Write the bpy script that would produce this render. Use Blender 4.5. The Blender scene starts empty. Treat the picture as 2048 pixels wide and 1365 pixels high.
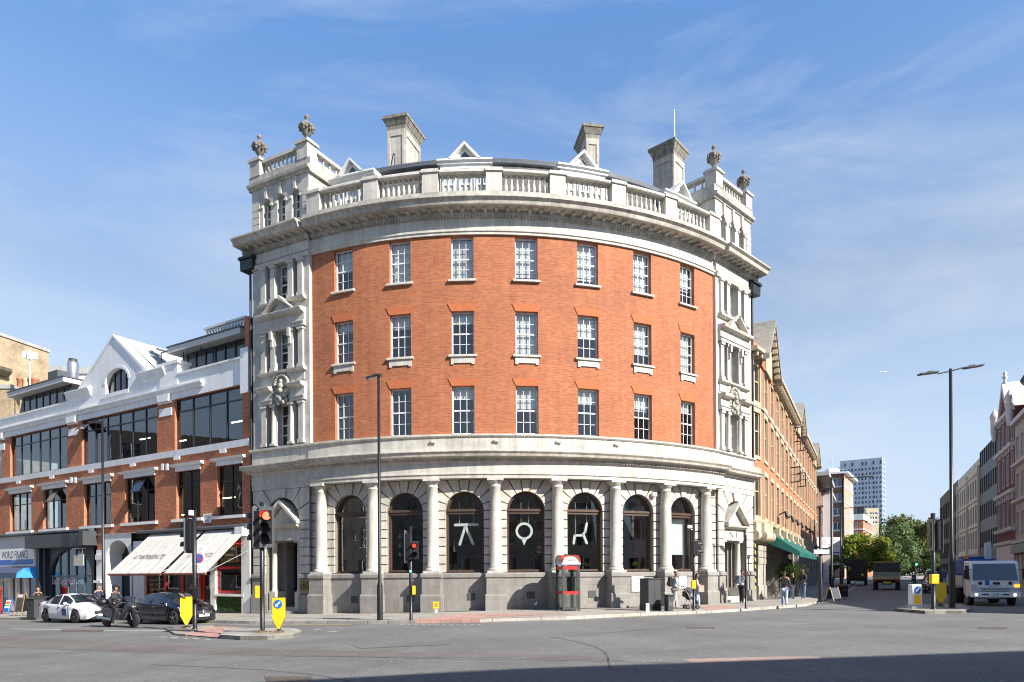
import bpy, bmesh, math, random
from mathutils import Vector, Matrix
from math import sin, cos, pi, radians, sqrt, atan2, ceil
random.seed(7)
S = bpy.context.scene
COL = S.collection
# ---------------------------------------------------------------- camera, sky, sun, exposure
CAMZ = 1.8; FPX = 1408.0; HY = 1148.0; ROLL = 0.0061
cd = bpy.data.cameras.new('camera'); cam = bpy.data.objects.new('camera', cd); COL.objects.link(cam)
cam.location = (0, 0, CAMZ); cam.rotation_euler = (pi/2, ROLL, 0)
cd.sensor_width = 36; cd.lens = 36*FPX/2048; cd.shift_y = (HY-682.5)/2048
cd.clip_start = .1; cd.clip_end = 20000
S.camera = cam
SUN = Vector((1.15, -.95, 1.0)).normalized()
EL = math.asin(SUN.z); AZ = atan2(SUN.x, SUN.y)
S.view_settings.view_transform = 'Standard'; S.view_settings.look = 'None'
S.view_settings.exposure = 0.95; S.view_settings.gamma = 1
S.cycles.max_bounces = 6; S.cycles.transparent_max_bounces = 12; S.cycles.use_denoising = True; S.cycles.denoising_prefilter = 'ACCURATE'; S.cycles.filter_width = 1.1
S.cycles.sample_clamp_indirect = 4
sl = bpy.data.lights.new('sun', 'SUN'); sl.energy = 5.0; sl.angle = radians(.5); sl.color = (1, .95, .87)
so = bpy.data.objects.new('sun', sl); COL.objects.link(so)
so.rotation_euler = SUN.to_track_quat('Z', 'Y').to_euler()
W = bpy.data.worlds.new('World'); S.world = W; W.use_nodes = True
nt = W.node_tree; N = nt.nodes; LK = nt.links; N.clear()
def nd(t, **k):
    n = N.new(t)
    for a, b in k.items():
        if a[0] == '_': setattr(n, a[1:], b)
        else: n.inputs[a].default_value = b
    return n
wo = nd('ShaderNodeOutputWorld'); bg = nd('ShaderNodeBackground', Strength=.075)
sky = nd('ShaderNodeTexSky', _sky_type='NISHITA', _sun_disc=False, _sun_elevation=EL, _sun_rotation=AZ, _air_density=1.0, _dust_density=.2, _ozone_density=2.5)
tc = nd('ShaderNodeTexCoord')
mp = nd('ShaderNodeMapping'); mp.inputs['Rotation'].default_value = (0, radians(-24), radians(20)); mp.inputs['Scale'].default_value = (1.1, 1.1, 4.2)
n1 = nd('ShaderNodeTexNoise', Scale=1.7, Detail=9, Roughness=.62, Distortion=.6)
n2 = nd('ShaderNodeTexNoise', Scale=1.1, Detail=3)
r1 = nd('ShaderNodeMapRange'); r1.inputs[1].default_value = .44; r1.inputs[2].default_value = .80
r2 = nd('ShaderNodeMapRange'); r2.inputs[1].default_value = .32; r2.inputs[2].default_value = .6
mu = nd('ShaderNodeMath', _operation='MULTIPLY'); mu2 = nd('ShaderNodeMath', _operation='MULTIPLY'); mu2.inputs[1].default_value = .66
mx = nd('ShaderNodeMix', _data_type='RGBA')
mx.inputs[7].default_value = (5.4, 5.9, 6.4, 1)
LK.new(tc.outputs['Generated'], mp.inputs[0]); LK.new(mp.outputs[0], n1.inputs[0]); LK.new(tc.outputs['Generated'], n2.inputs[0])
LK.new(n1.outputs[0], r1.inputs[0]); LK.new(n2.outputs[0], r2.inputs[0]); LK.new(r1.outputs[0], mu.inputs[0]); LK.new(r2.outputs[0], mu.inputs[1])
LK.new(mu.outputs[0], mu2.inputs[0]); LK.new(mu2.outputs[0], mx.inputs[0])
hs = nd('ShaderNodeHueSaturation', Saturation=1.17, Value=1.12); LK.new(sky.outputs[0], hs.inputs['Color'])
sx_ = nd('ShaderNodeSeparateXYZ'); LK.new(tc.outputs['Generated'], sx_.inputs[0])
hz = nd('ShaderNodeMapRange', _interpolation_type='SMOOTHSTEP'); hz.inputs[1].default_value = .62; hz.inputs[2].default_value = -.02; hz.inputs[3].default_value = 0; hz.inputs[4].default_value = .92
LK.new(sx_.outputs[2], hz.inputs[0])
hm = nd('ShaderNodeMix', _data_type='RGBA'); hm.inputs[7].default_value = (3.6, 4.9, 6.6, 1)
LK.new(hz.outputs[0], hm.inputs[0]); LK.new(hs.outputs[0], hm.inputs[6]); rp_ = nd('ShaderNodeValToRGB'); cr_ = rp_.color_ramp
for i_, (p_, c_) in enumerate(((0, (.42, .42, .42)), (.36, (.54, .45, .41)), (.63, (.84, .74, .72)), (.82, (.28, .30, .33)))):  # ramp brightens the visible sky and darkens the unseen zenith to cut ambient fill
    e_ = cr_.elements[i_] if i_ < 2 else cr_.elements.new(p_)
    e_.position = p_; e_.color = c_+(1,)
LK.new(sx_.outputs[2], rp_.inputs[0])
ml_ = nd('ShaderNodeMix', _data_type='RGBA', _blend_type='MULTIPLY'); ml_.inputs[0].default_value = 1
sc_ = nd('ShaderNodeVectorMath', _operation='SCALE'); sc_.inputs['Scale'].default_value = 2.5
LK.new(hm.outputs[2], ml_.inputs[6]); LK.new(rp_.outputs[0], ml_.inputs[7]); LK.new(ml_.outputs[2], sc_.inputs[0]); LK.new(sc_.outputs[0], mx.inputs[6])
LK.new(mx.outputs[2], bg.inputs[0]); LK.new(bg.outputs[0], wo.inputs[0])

# ---------------------------------------------------------------- geometry helpers
def ray(px, py):
    u = px-1024; v = HY-py
    return (u*cos(ROLL)+v*sin(ROLL))/FPX, (v*cos(ROLL)-u*sin(ROLL))/FPX
def at(px, py, Y):
    a, b = ray(px, py); return Vector((a*Y, Y, CAMZ+b*Y))
def g(x):                                   # the junction falls gently to the left
    return .024*x if x < 0 else .003*min(x, 40)
def gpt(px, py, dz=0):                      # pixel on the ground
    a, b = ray(px, py); Y = -1.7/b
    for _ in range(30): Y = (g(a*Y)+dz-CAMZ)/b
    return Vector((a*Y, Y, g(a*Y)+dz))
class Face:                                 # flat facade: u along (left to right), d outwards, z up
    def __init__(s, o, t):
        s.o = Vector((o[0], o[1], 0)); s.t = Vector((t[0], t[1], 0)).normalized(); s.n = Vector((s.t.y, -s.t.x, 0))
    def p(s, u, d, z):
        q = s.o+s.t*u+s.n*d; q.z = z; return q
    def hit(s, px, py=900, d=0):
        a, b = ray(px, py); r = Vector((a, 1, 0)); o = s.o+s.n*d
        Y = o.dot(s.n)/r.dot(s.n); q = r*Y
        return (q-o).dot(s.t), CAMZ+b*Y
    def seg(s, du): return 1
class Arc:
    def __init__(s, c, R, a0): s.c = Vector((c[0], c[1], 0)); s.R = R; s.a0 = a0
    def p(s, u, d, z):
        a = s.a0+u/s.R; return Vector((s.c.x+(s.R+d)*sin(a), s.c.y-(s.R+d)*cos(a), z))
    def hit(s, px, py=900, d=0):
        a, b = ray(px, py); R = s.R+d
        A = a*a+1; B = -2*(a*s.c.x+s.c.y); C = s.c.length_squared-R*R
        Y = (-B-sqrt(max(B*B-4*A*C, 0)))/(2*A)
        return (atan2(a*Y-s.c.x, s.c.y-Y)-s.a0)*s.R, CAMZ+b*Y
    def seg(s, du): return max(1, int(ceil(abs(du)/.55)))
OFF = {}
class MB:
    def __init__(s): s.v = []; s.f = []; s.sm = []; s.uv = {}
    def add(s, pts, faces, smooth=False, uvs=None):
        b = len(s.v); s.v += [tuple(p) for p in pts]
        for i, f in enumerate(faces):
            if uvs: s.uv[len(s.f)] = uvs[i]
            s.f.append([b+k for k in f]); s.sm.append(smooth)
        return s
    def poly(s, pts): return s.add(pts, [list(range(len(pts)))])
    def hexa(s, q):
        return s.add(q, [(0, 3, 2, 1), (4, 5, 6, 7), (0, 1, 5, 4), (1, 2, 6, 5), (2, 3, 7, 6), (3, 0, 4, 7)])
    def box(s, x0, x1, y0, y1, z0, z1, M=None):
        q = [Vector(k) for k in ((x0, y0, z0), (x1, y0, z0), (x1, y1, z0), (x0, y1, z0), (x0, y0, z1), (x1, y0, z1), (x1, y1, z1), (x0, y1, z1))]
        return s.hexa([M @ k for k in q] if M else q)
    def cbox(s, c, sz, rz=0):
        return s.box(-sz[0]/2, sz[0]/2, -sz[1]/2, sz[1]/2, -sz[2]/2, sz[2]/2, Matrix.Translation(c) @ Matrix.Rotation(rz, 4, 'Z'))
    def fbox(s, F, u0, u1, d0, d1, z0, z1):
        return s.sweep(F, u0, u1, [(d0, z0), (d1, z0), (d1, z1), (d0, z1)])
    def sweep(s, F, u0, u1, prof, closed=True, cap=True):
        n = F.seg(u1-u0); m = len(prof); P = []; fs = []; uv = []
        for i in range(n+1):
            u = u0+(u1-u0)*i/n
            P += [F.p(u, d, z) for d, z in prof]
        L = [0]
        for k in range(m): L.append(L[-1]+max(abs(prof[(k+1) % m][0]-prof[k][0]), abs(prof[(k+1) % m][1]-prof[k][1])))
        for i in range(n):
            a = u0+(u1-u0)*i/n; b = u0+(u1-u0)*(i+1)/n
            for k in range(m if closed else m-1):
                j = (k+1) % m
                fs.append((i*m+k, (i+1)*m+k, (i+1)*m+j, i*m+j))
                ver = abs(prof[j][1]-prof[k][1]) > abs(prof[j][0]-prof[k][0])
                w0, w1 = (prof[k][1], prof[j][1]) if ver else (prof[k][0], prof[j][0])
                uv.append([(a, w0), (b, w0), (b, w1), (a, w1)])
        s.add(P, fs, False, uv)
        if cap and closed: s.add([P[k] for k in range(m)], [list(range(m))]); s.add([P[n*m+k] for k in range(m)], [list(range(m))])
        return s
    def wall(s, F, us, zs, holes, d=0, depth=.25, back=False):
        """wall sheet at offset d with rectangular holes (u0,u1,z0,z1) and reveals of the given depth"""
        us = sorted(set([round(u, 4) for u in us]+[round(h[k], 4) for h in holes for k in (0, 1)]))
        zs = sorted(set([round(z, 4) for z in zs]+[round(h[k], 4) for h in holes for k in (2, 3)]))
        for i in range(len(us)-1):
            for j in range(len(zs)-1):
                um = (us[i]+us[i+1])/2; zm = (zs[j]+zs[j+1])/2
                if any(h[0] < um < h[1] and h[2] < zm < h[3] for h in holes): continue
                n = F.seg(us[i+1]-us[i])
                for k in range(n):
                    a = us[i]+(us[i+1]-us[i])*k/n; b = us[i]+(us[i+1]-us[i])*(k+1)/n
                    s.add([F.p(a, d, zs[j]), F.p(b, d, zs[j]), F.p(b, d, zs[j+1]), F.p(a, d, zs[j+1])], [(0, 1, 2, 3)], False,
                          [[(a, zs[j]), (b, zs[j]), (b, zs[j+1]), (a, zs[j+1])]])
        for u0, u1, z0, z1 in holes:
            for A, B in (((u0, z0), (u0, z1)), ((u1, z0), (u1, z1))):
                s.add([F.p(A[0], d, A[1]), F.p(A[0], d-depth, A[1]), F.p(B[0], d-depth, B[1]), F.p(B[0], d, B[1])], [(0, 1, 2, 3)], False,
                      [[(0, A[1]), (depth, A[1]), (depth, B[1]), (0, B[1])]])
            for z in (z0, z1):
                s.add([F.p(u0, d, z), F.p(u1, d, z), F.p(u1, d-depth, z), F.p(u0, d-depth, z)], [(0, 1, 2, 3)])
        return s
    def fpoly(s, F, pts, d0, d1):           # polygon of (u,z) extruded between offsets d0<d1
        n = len(pts); P = [F.p(u, d1, z) for u, z in pts]+[F.p(u, d0, z) for u, z in pts]
        fs = [list(range(n)), list(range(2*n-1, n-1, -1))]+[(i, (i+1) % n, n+(i+1) % n, n+i) for i in range(n)]
        uv = [[pts[i] for i in range(n)], [pts[i-n] for i in range(2*n-1, n-1, -1)]]+[[(0, pts[i][1]), (.1, pts[(i+1) % n][1]), (.1, pts[(i+1) % n][1]+.1), (0, pts[i][1]+.1)] for i in range(n)]
        return s.add(P, fs, False, uv)
    def prism(s, pts3, vec):
        n = len(pts3); P = [Vector(p) for p in pts3]; P += [p+Vector(vec) for p in P]
        return s.add(P, [list(range(n)), list(range(2*n-1, n-1, -1))]+[(i, (i+1) % n, n+(i+1) % n, n+i) for i in range(n)])
    def lathe(s, c, prof, seg=16, axis=None, sx=1, sy=1):
        c = Vector(c); Q = Matrix.Identity(3) if axis is None else Vector((0, 0, 1)).rotation_difference(Vector(axis)).to_matrix()
        P = []; m = len(prof)
        for i in range(seg):
            a = 2*pi*i/seg
            P += [c+Q @ Vector((r*cos(a)*sx, r*sin(a)*sy, z)) for r, z in prof]
        fs = [(i*m+k, ((i+1) % seg)*m+k, ((i+1) % seg)*m+k+1, i*m+k+1) for i in range(seg) for k in range(m-1)]
        s.add(P, fs, True)
        if prof[0][0] > 1e-4: s.add([P[i*m] for i in range(seg)], [list(range(seg))])
        if prof[-1][0] > 1e-4: s.add([P[i*m+m-1] for i in range(seg)], [list(range(seg))])
        return s
    def cyl(s, a, b, r, r2=None, seg=10):
        a = Vector(a); b = Vector(b); L = (b-a).length
        return s.lathe(a, [(r, 0), (r if r2 is None else r2, L)], seg, (b-a).normalized())
    def tube(s, pts, r, seg=6):
        for a, b in zip(pts, pts[1:]): s.cyl(a, b, r, None, seg)
        return s
    def ball(s, c, r, sc=(1, 1, 1), seg=12, rings=8):
        P = []; fs = []; c = Vector(c)
        for i in range(rings+1):
            t = pi*i/rings
            for k in range(seg):
                a = 2*pi*k/seg; P.append(c+Vector((r*sc[0]*sin(t)*cos(a), r*sc[1]*sin(t)*sin(a), r*sc[2]*cos(t))))
        for i in range(rings):
            for k in range(seg): fs.append((i*seg+k, i*seg+(k+1) % seg, (i+1)*seg+(k+1) % seg, (i+1)*seg+k))
        return s.add(P, fs, True)
    def disc(s, c, r, n, th=.01, seg=20):
        n = Vector(n).normalized(); return s.cyl(Vector(c), Vector(c)+n*th, r, None, seg)
    def build(s, name, mat, parent=None, bevel=0, keep=False):
        off = OFF.get(parent.name, Vector()) if parent else Vector()
        me = bpy.data.meshes.new(name)
        me.from_pydata([(x-off.x, y-off.y, z-off.z) for x, y, z in s.v], [], s.f)
        uvl = me.uv_layers.new(name='UVMap')
        for i, p in enumerate(me.polygons):
            p.use_smooth = s.sm[i]; uv = s.uv.get(i)
            if uv:
                for k, li in enumerate(p.loop_indices): uvl.data[li].uv = uv[k]
            else:
                n = p.normal
                if abs(n.z) > .75: t = Vector((1, 0, 0)); w = Vector((0, 1, 0))
                else: t = Vector((-n.y, n.x, 0)).normalized(); w = Vector((0, 0, 1))
                for li in p.loop_indices:
                    q = me.vertices[me.loops[li].vertex_index].co+off; uvl.data[li].uv = (q.dot(t), q.dot(w))
        if bevel:
            bm = bmesh.new(); bm.from_mesh(me); bmesh.ops.remove_doubles(bm, verts=bm.verts, dist=1e-4)
            bmesh.ops.recalc_face_normals(bm, faces=bm.faces)
            ed = [e for e in bm.edges if len(e.link_faces) == 2 and e.calc_face_angle(0) > .5]
            bmesh.ops.bevel(bm, geom=ed, offset=bevel, segments=2, affect='EDGES', profile=.5)
            for f in bm.faces: f.smooth = True
            bm.to_mesh(me); bm.free()
            for p in me.polygons: p.use_smooth = False
        if mat: me.materials.append(mat)
        o = bpy.data.objects.new(name, me); COL.objects.link(o)
        if parent: o.parent = parent; OFF[o.name] = off
        return o
def tag(o, label=None, cat=None, group=None, kind=None):
    for k, v in (('label', label), ('category', cat), ('group', group), ('kind', kind)):
        if v: o[k] = v
    return o
def thing(name, label, cat, loc=(0, 0, 0), rz=0, group=None, world=False):
    o = bpy.data.objects.new(name, None); COL.objects.link(o); o.empty_display_size = .2
    o.location = loc; o.rotation_euler = (0, 0, rz); tag(o, label, cat, group)
    OFF[o.name] = Vector(loc) if world else Vector()
    return o
def kids(o): return [c for c in o.children]
def dup(o, loc=None, rz=None, label=None, parent=None):
    c = o.copy(); COL.objects.link(c); c.parent = parent; OFF[c.name] = OFF.get(o.name, Vector())
    if loc is not None: c.location = loc
    if rz is not None: c.rotation_euler = (0, 0, rz)
    if label: c['label'] = label
    for ch in kids(o): dup(ch, parent=c)
    return c
def text(name, body, mapf, width, mat, parent, height=None, space=1.0, shear=0, th=0, align='CENTER'):
    cu = bpy.data.curves.new(name, 'FONT'); cu.body = body; cu.align_x = align; cu.size = 1; cu.space_character = space; cu.shear = shear; cu.resolution_u = 3
    o = bpy.data.objects.new(name, cu); COL.objects.link(o)
    me = bpy.data.meshes.new_from_object(o); bpy.data.objects.remove(o)
    xs = [v.co.x for v in me.vertices]; ys = [v.co.y for v in me.vertices]
    x0, x1, y0, y1 = min(xs), max(xs), min(ys), max(ys); k = width/(x1-x0); kh = k if height is None else height/(y1-y0)
    off = OFF.get(parent.name, Vector()) if parent else Vector()
    for v in me.vertices: v.co = Vector(mapf((v.co.x-(x0+x1)/2)*k, (v.co.y-(y0+y1)/2)*kh))-off
    me.materials.clear(); me.materials.append(mat); me.name = name
    r = bpy.data.objects.new(name, me); COL.objects.link(r); r.parent = parent; OFF[r.name] = off
    return r
# ---------------------------------------------------------------- materials
MATS = {}
def mat(name, col, rough=.6, var=.12, scale=3., metal=0, bump=0, spec=.5, coat=0, emit=0, brick=None, streak=0, dirt=0, fine=0, fine2=0, trans=0):
    if name in MATS: return MATS[name]
    m = bpy.data.materials.new(name); m.use_nodes = True; t = m.node_tree; b = t.nodes['Principled BSDF']; MATS[name] = m
    c = tuple(col)+(1,)
    b.inputs['Roughness'].default_value = rough; b.inputs['Metallic'].default_value = metal
    b.inputs['Specular IOR Level'].default_value = spec; b.inputs['Coat Weight'].default_value = coat
    if trans: b.inputs['Transmission Weight'].default_value = trans
    if emit: b.inputs['Emission Color'].default_value = c; b.inputs['Emission Strength'].default_value = emit
    def n(ty, **k):
        x = t.nodes.new(ty)
        for a, v in k.items():
            if a[0] == '_': setattr(x, a[1:], v)
            else: x.inputs[a].default_value = v
        return x
    L = t.links.new
    co = n('ShaderNodeTexCoord'); last = None
    no = n('ShaderNodeTexNoise', Scale=scale, Detail=5, Roughness=.6); L(co.outputs['Object'], no.inputs[0])
    rr = n('ShaderNodeMapRange'); rr.inputs[1].default_value = .3; rr.inputs[2].default_value = .7; rr.inputs[3].default_value = 1-var; rr.inputs[4].default_value = 1+var
    L(no.outputs[0], rr.inputs[0])
    base = n('ShaderNodeRGB'); base.outputs[0].default_value = c; last = base.outputs[0]
    bh = None
    if brick:
        bt = n('ShaderNodeTexBrick', _offset=.5); L(co.outputs['UV'], bt.inputs[0])
        bt.inputs['Color1'].default_value = tuple(brick[0])+(1,); bt.inputs['Color2'].default_value = tuple(brick[1])+(1,); bt.inputs['Mortar'].default_value = tuple(brick[2])+(1,)
        bt.inputs['Scale'].default_value = 1; bt.inputs['Brick Width'].default_value = brick[3]; bt.inputs['Row Height'].default_value = brick[4]; bt.inputs['Mortar Size'].default_value = brick[5]
        bt.inputs['Mortar Smooth'].default_value = .3; bt.inputs['Bias'].default_value = brick[6] if len(brick) > 6 else -.3
        last = bt.outputs[0]; bh = bt.outputs[1]
    def mul(src, fac):
        x = n('ShaderNodeMix', _data_type='RGBA', _blend_type='MULTIPLY'); x.inputs[0].default_value = 1
        L(src, x.inputs[6]); L(fac, x.inputs[7]); return x.outputs[2]
    last = mul(last, rr.outputs[0])
    if streak:
        mp = n('ShaderNodeMapping'); mp.inputs['Scale'].default_value = (2.4, 2.4, .16); L(co.outputs['Object'], mp.inputs[0])
        ns = n('ShaderNodeTexNoise', Scale=1.6, Detail=6, Roughness=.65); L(mp.outputs[0], ns.inputs[0])
        rs = n('ShaderNodeMapRange'); rs.inputs[1].default_value = .38; rs.inputs[2].default_value = .62; rs.inputs[3].default_value = 1-streak; rs.inputs[4].default_value = 1.03
        L(ns.outputs[0], rs.inputs[0]); last = mul(last, rs.outputs[0])
    if dirt:
        nd_ = n('ShaderNodeTexNoise', Scale=.55, Detail=8, Roughness=.7); L(co.outputs['Object'], nd_.inputs[0])
        rd = n('ShaderNodeMapRange'); rd.inputs[1].default_value = .42; rd.inputs[2].default_value = .68; rd.inputs[3].default_value = 1.03; rd.inputs[4].default_value = 1-dirt
        L(nd_.outputs[0], rd.inputs[0]); last = mul(last, rd.outputs[0])
    if fine:
        nf = n('ShaderNodeTexNoise', Scale=38, Detail=3, Roughness=.8); L(co.outputs['Object'], nf.inputs[0])
        rf = n('ShaderNodeMapRange'); rf.inputs[1].default_value = .3; rf.inputs[2].default_value = .7; rf.inputs[3].default_value = 1-fine; rf.inputs[4].default_value = 1+fine
        L(nf.outputs[0], rf.inputs[0]); last = mul(last, rf.outputs[0])
    if fine2:
        nf = n('ShaderNodeTexNoise', Scale=5.5, Detail=6, Roughness=.85); L(co.outputs['Object'], nf.inputs[0])
        rf = n('ShaderNodeMapRange'); rf.inputs[1].default_value = .32; rf.inputs[2].default_value = .68; rf.inputs[3].default_value = 1-fine2; rf.inputs[4].default_value = 1+fine2
        L(nf.outputs[0], rf.inputs[0]); last = mul(last, rf.outputs[0])
    L(last, b.inputs['Base Color'])
    if bump or bh is not None:
        bp = n('ShaderNodeBump', Strength=bump or .25, Distance=.02)
        if bh is not None and not bump:
            inv = n('ShaderNodeMath', _operation='SUBTRACT'); inv.inputs[0].default_value = 1; L(bh, inv.inputs[1]); L(inv.outputs[0], bp.inputs['Height'])
        else: L(no.outputs[0], bp.inputs['Height'])
        L(bp.outputs[0], b.inputs['Normal'])
    return m
def glassmat(name, tint=(.75, .8, .8), refl=.12, wav=.0012):
    if name in MATS: return MATS[name]
    m = bpy.data.materials.new(name); m.use_nodes = True; t = m.node_tree; t.nodes.clear(); L = t.links.new; MATS[name] = m
    o = t.nodes.new('ShaderNodeOutputMaterial'); mx = t.nodes.new('ShaderNodeMixShader'); tr = t.nodes.new('ShaderNodeBsdfTransparent'); gl = t.nodes.new('ShaderNodeBsdfGlossy')
    tr.inputs[0].default_value = tuple(tint)+(1,); gl.inputs['Roughness'].default_value = 0.01; gl.inputs[0].default_value = (.95, .97, 1, 1)
    lf = t.nodes.new('ShaderNodeLayerWeight'); lf.inputs[0].default_value = .5; lw = t.nodes.new('ShaderNodeMath'); lw.operation = 'POWER'; lw.inputs[1].default_value = 5; L(lf.outputs['Facing'], lw.inputs[0]); ad = t.nodes.new('ShaderNodeMath'); ad.operation = 'ADD'; ad.inputs[1].default_value = refl; ad.use_clamp = True
    co = t.nodes.new('ShaderNodeTexCoord'); no = t.nodes.new('ShaderNodeTexNoise'); no.inputs['Scale'].default_value = 1.3; bp = t.nodes.new('ShaderNodeBump'); bp.inputs['Strength'].default_value = 1; bp.inputs['Distance'].default_value = wav
    L(co.outputs['Object'], no.inputs[0]); L(no.outputs[0], bp.inputs['Height']); L(bp.outputs[0], gl.inputs['Normal'])
    L(lw.outputs[0], ad.inputs[0]); L(ad.outputs[0], mx.inputs[0]); L(tr.outputs[0], mx.inputs[1]); L(gl.outputs[0], mx.inputs[2]); L(mx.outputs[0], o.inputs[0])
    return m
BR = ((.325, .099, .038), (.44, .155, .064), (.40, .17, .095), .23, .077, .010, -.1)
M_BRICK = mat('red brickwork', (.4, .12, .05), .85, .14, 1.1, brick=BR, dirt=.14, streak=.09)
M_LINT = mat('rubbed brick arch', (.42, .125, .045), .85, .15, 9)
M_STONE = mat('portland stone', (.55, .52, .465), .8, .10, 2, streak=.24, dirt=.26, brick=((.55, .525, .47), (.50, .475, .42), (.42, .39, .34), 1.3, .52, .008, 0))
M_STONE2 = mat('weathered stone', (.46, .43, .375), .85, .16, 4, streak=.3, dirt=.3)
M_STONEC = mat('plain stone', (.545, .515, .455), .8, .08, 3, streak=.2, dirt=.2)
M_DARKSTONE = mat('sooty stone', (.26, .24, .20), .9, .25, 5, streak=.4, dirt=.3)
M_GRANITE = mat('grey granite', (.26, .245, .222), .75, .10, 3, fine=.16, dirt=.2, streak=.12, brick=((.262, .246, .223), (.235, .22, .2), (.17, .16, .145), 1.6, .62, .006, 0))
M_WHITE = mat('white paint', (.66, .66, .645), .5, .04, 2, dirt=.06)
M_STUCCO = mat('white stucco', (.80, .80, .79), .6, .05, 1.5, streak=.08)
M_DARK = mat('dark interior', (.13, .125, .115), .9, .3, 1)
M_BLIND = mat('roller blind', (.62, .62, .60), .8, .05)
M_WOOD = mat('brown window timber', (.07, .040, .028), .5, .25, 9)
M_BLACK = mat('black painted metal', (.016, .017, .019), .38, .15)
M_LEAD = mat('lead sheet', (.07, .075, .085), .5, .15)
M_SLATE = mat('roof slates', (.2, .2, .2), .8, .1, brick=((.085, .083, .08), (.13, .122, .115), (.04, .04, .04), .45, .3, .012, 0))
M_GLASS = glassmat('window glass', (.78, .82, .82), .11)
M_GLASSD = glassmat('sky blue tinted glass', (.30, .38, .45), .14, .002)  # blue in the tint stands in for sky mirrored in the panes
M_SHINY = mat('dark mirror glass', (.015, .02, .026), .03, .1, spec=.9)
M_METAL = mat('galvanised steel', (.5, .52, .54), .35, .1, 5, metal=.9)
M_YEL = mat('yellow plastic', (.80, .50, .015), .45, .06)
M_RED = mat('red paint', (.55, .02, .015), .4, .08)
M_BLUE = mat('sign blue', (.01, .13, .48), .4, .05)
M_SIGNW = mat('sign white', (.8, .8, .8), .4, .03)
M_INK = mat('black lettering', (.02, .02, .022), .6, .05)
M_GOLD = mat('gold lettering', (.55, .38, .12), .4, .1)
M_RUBBER = mat('tyre rubber', (.02, .02, .02), .8, .15)
M_CHROME = mat('polished alloy', (.6, .6, .6), .2, .05, metal=1)
M_SKIN = mat('skin', (.42, .23, .15), .55, .06, 12)
M_SKIN2 = mat('brown skin', (.20, .10, .06), .55, .06, 12)
M_HAIR = mat('dark hair', (.02, .014, .01), .6, .2, 20)
# ---------------------------------------------------------------- ground
def asphalt(name, col, sc=1.0):
    m = mat(name, col, .9, .17, .30*sc, fine=.6, fine2=.2, dirt=.16); return m
M_ROAD = asphalt('road asphalt', (.148, .147, .142))
nt_ = M_ROAD.node_tree
M_ROADR = asphalt('brownish worn asphalt', (.138, .122, .113))
M_ROADP = asphalt('smooth asphalt patch', (.135, .135, .133))
M_PAVE = mat('paving slabs', (.35, .32, .28), .85, .1, 2, fine=.1, dirt=.25, brick=((.36, .33, .285), (.31, .285, .25), (.17, .155, .135), .75, .6, .012, 0))
M_KERB = mat('granite kerb', (.40, .38, .34), .8, .15, 4, fine=.15, dirt=.3, brick=((.41, .39, .35), (.36, .34, .3), (.12, .11, .1), .95, .5, .015, 0))
M_TACT = mat('pink tactile paving', (.46, .27, .225), .85, .1, 3, dirt=.2, brick=((.47, .28, .23), (.42, .245, .205), (.3, .17, .14), .4, .4, .02, 0))
M_COBB = mat('bedded cobbles', (.17, .155, .14), .85, .3, 14, fine=.3, brick=((.24, .215, .19), (.15, .135, .12), (.07, .065, .06), .16, .12, .02, 0))
M_BLOCK = mat('buff block paving', (.36, .31, .25), .85, .12, 4, brick=((.37, .32, .26), (.31, .265, .215), (.16, .14, .115), .2, .1, .01, 0))
M_PAINTW = mat('worn white road paint', (.50, .50, .49), .8, .3, 9, fine=.5)
M_PAINTY = mat('worn yellow road paint', (.52, .40, .18), .8, .25, 7, fine=.4)
M_PAINTP = mat('worn pink road paint', (.33, .235, .20), .85, .2, 3, fine=.45)
M_CRACK = mat('crack sealant', (.085, .084, .082), .8, .1)
def clip(poly, x, keep):
    out = []
    for a, b in zip(poly, poly[1:]+poly[:1]):
        ia = (a[0]-x)*keep >= 0; ib = (b[0]-x)*keep >= 0
        if ia: out.append(a)
        if ia != ib:
            t = (x-a[0])/(b[0]-a[0]); out.append((x, a[1]+t*(b[1]-a[1])))
    return out
def drape(name, poly, dz, m, kind='structure', th=0, parent=None):
    mb = MB(); poly = [(p[0], p[1]) for p in poly]
    ps = [clip(poly, 0, -1), clip(clip(poly, 0, 1), 40, -1), clip(poly, 40, 1)]
    for p in ps:
        q = [a for i, a in enumerate(p) if i == 0 or abs(a[0]-p[i-1][0])+abs(a[1]-p[i-1][1]) > 1e-6]
        if len(q) > 2: mb.poly([(x, y, g(x)+dz) for x, y in q])
    if th:
        for a, b in zip(poly, poly[1:]+poly[:1]):
            mb.poly([(a[0], a[1], g(a[0])+dz), (b[0], b[1], g(b[0])+dz), (b[0], b[1], g(b[0])+dz-th), (a[0], a[1], g(a[0])+dz-th)])
    o = mb.build(name, m, parent)
    if kind and not parent: tag(o, kind=kind)
    return o
SD = Vector((.4533, .8914, 0)); SN = Vector((.8914, -.4533, 0))          # right hand street: direction, normal
SL0 = Vector((14.15, 41.5, 0)); SR0 = Vector((13.75, 0, 0))               # left and right building lines
drape('road', [(-900, -300), (1500, -300), (1500, 1500), (-900, 1500)], 0, M_ROAD)
KP = [(-330, 1231), (0, 1239.5), (250, 1243.5), (500, 1248), (700, 1248), (830, 1247.5), (960, 1245), (1130, 1240), (1300, 1231.5), (1400, 1228), (1490, 1222.5), (1560, 1217.5), (1610, 1213.5), (1645, 1204), (1668, 1193), (1690, 1181)]
K = [gpt(*p) for p in KP]
kend = K[-1]+SD*150
PV = [(p.x, p.y) for p in K]+[(kend.x, kend.y), (kend.x-25, kend.y+10), (10, 90), (-60, 90), (K[0].x-10, K[0].y+30)]
drape('pavement', PV, .12, M_PAVE)
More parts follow.
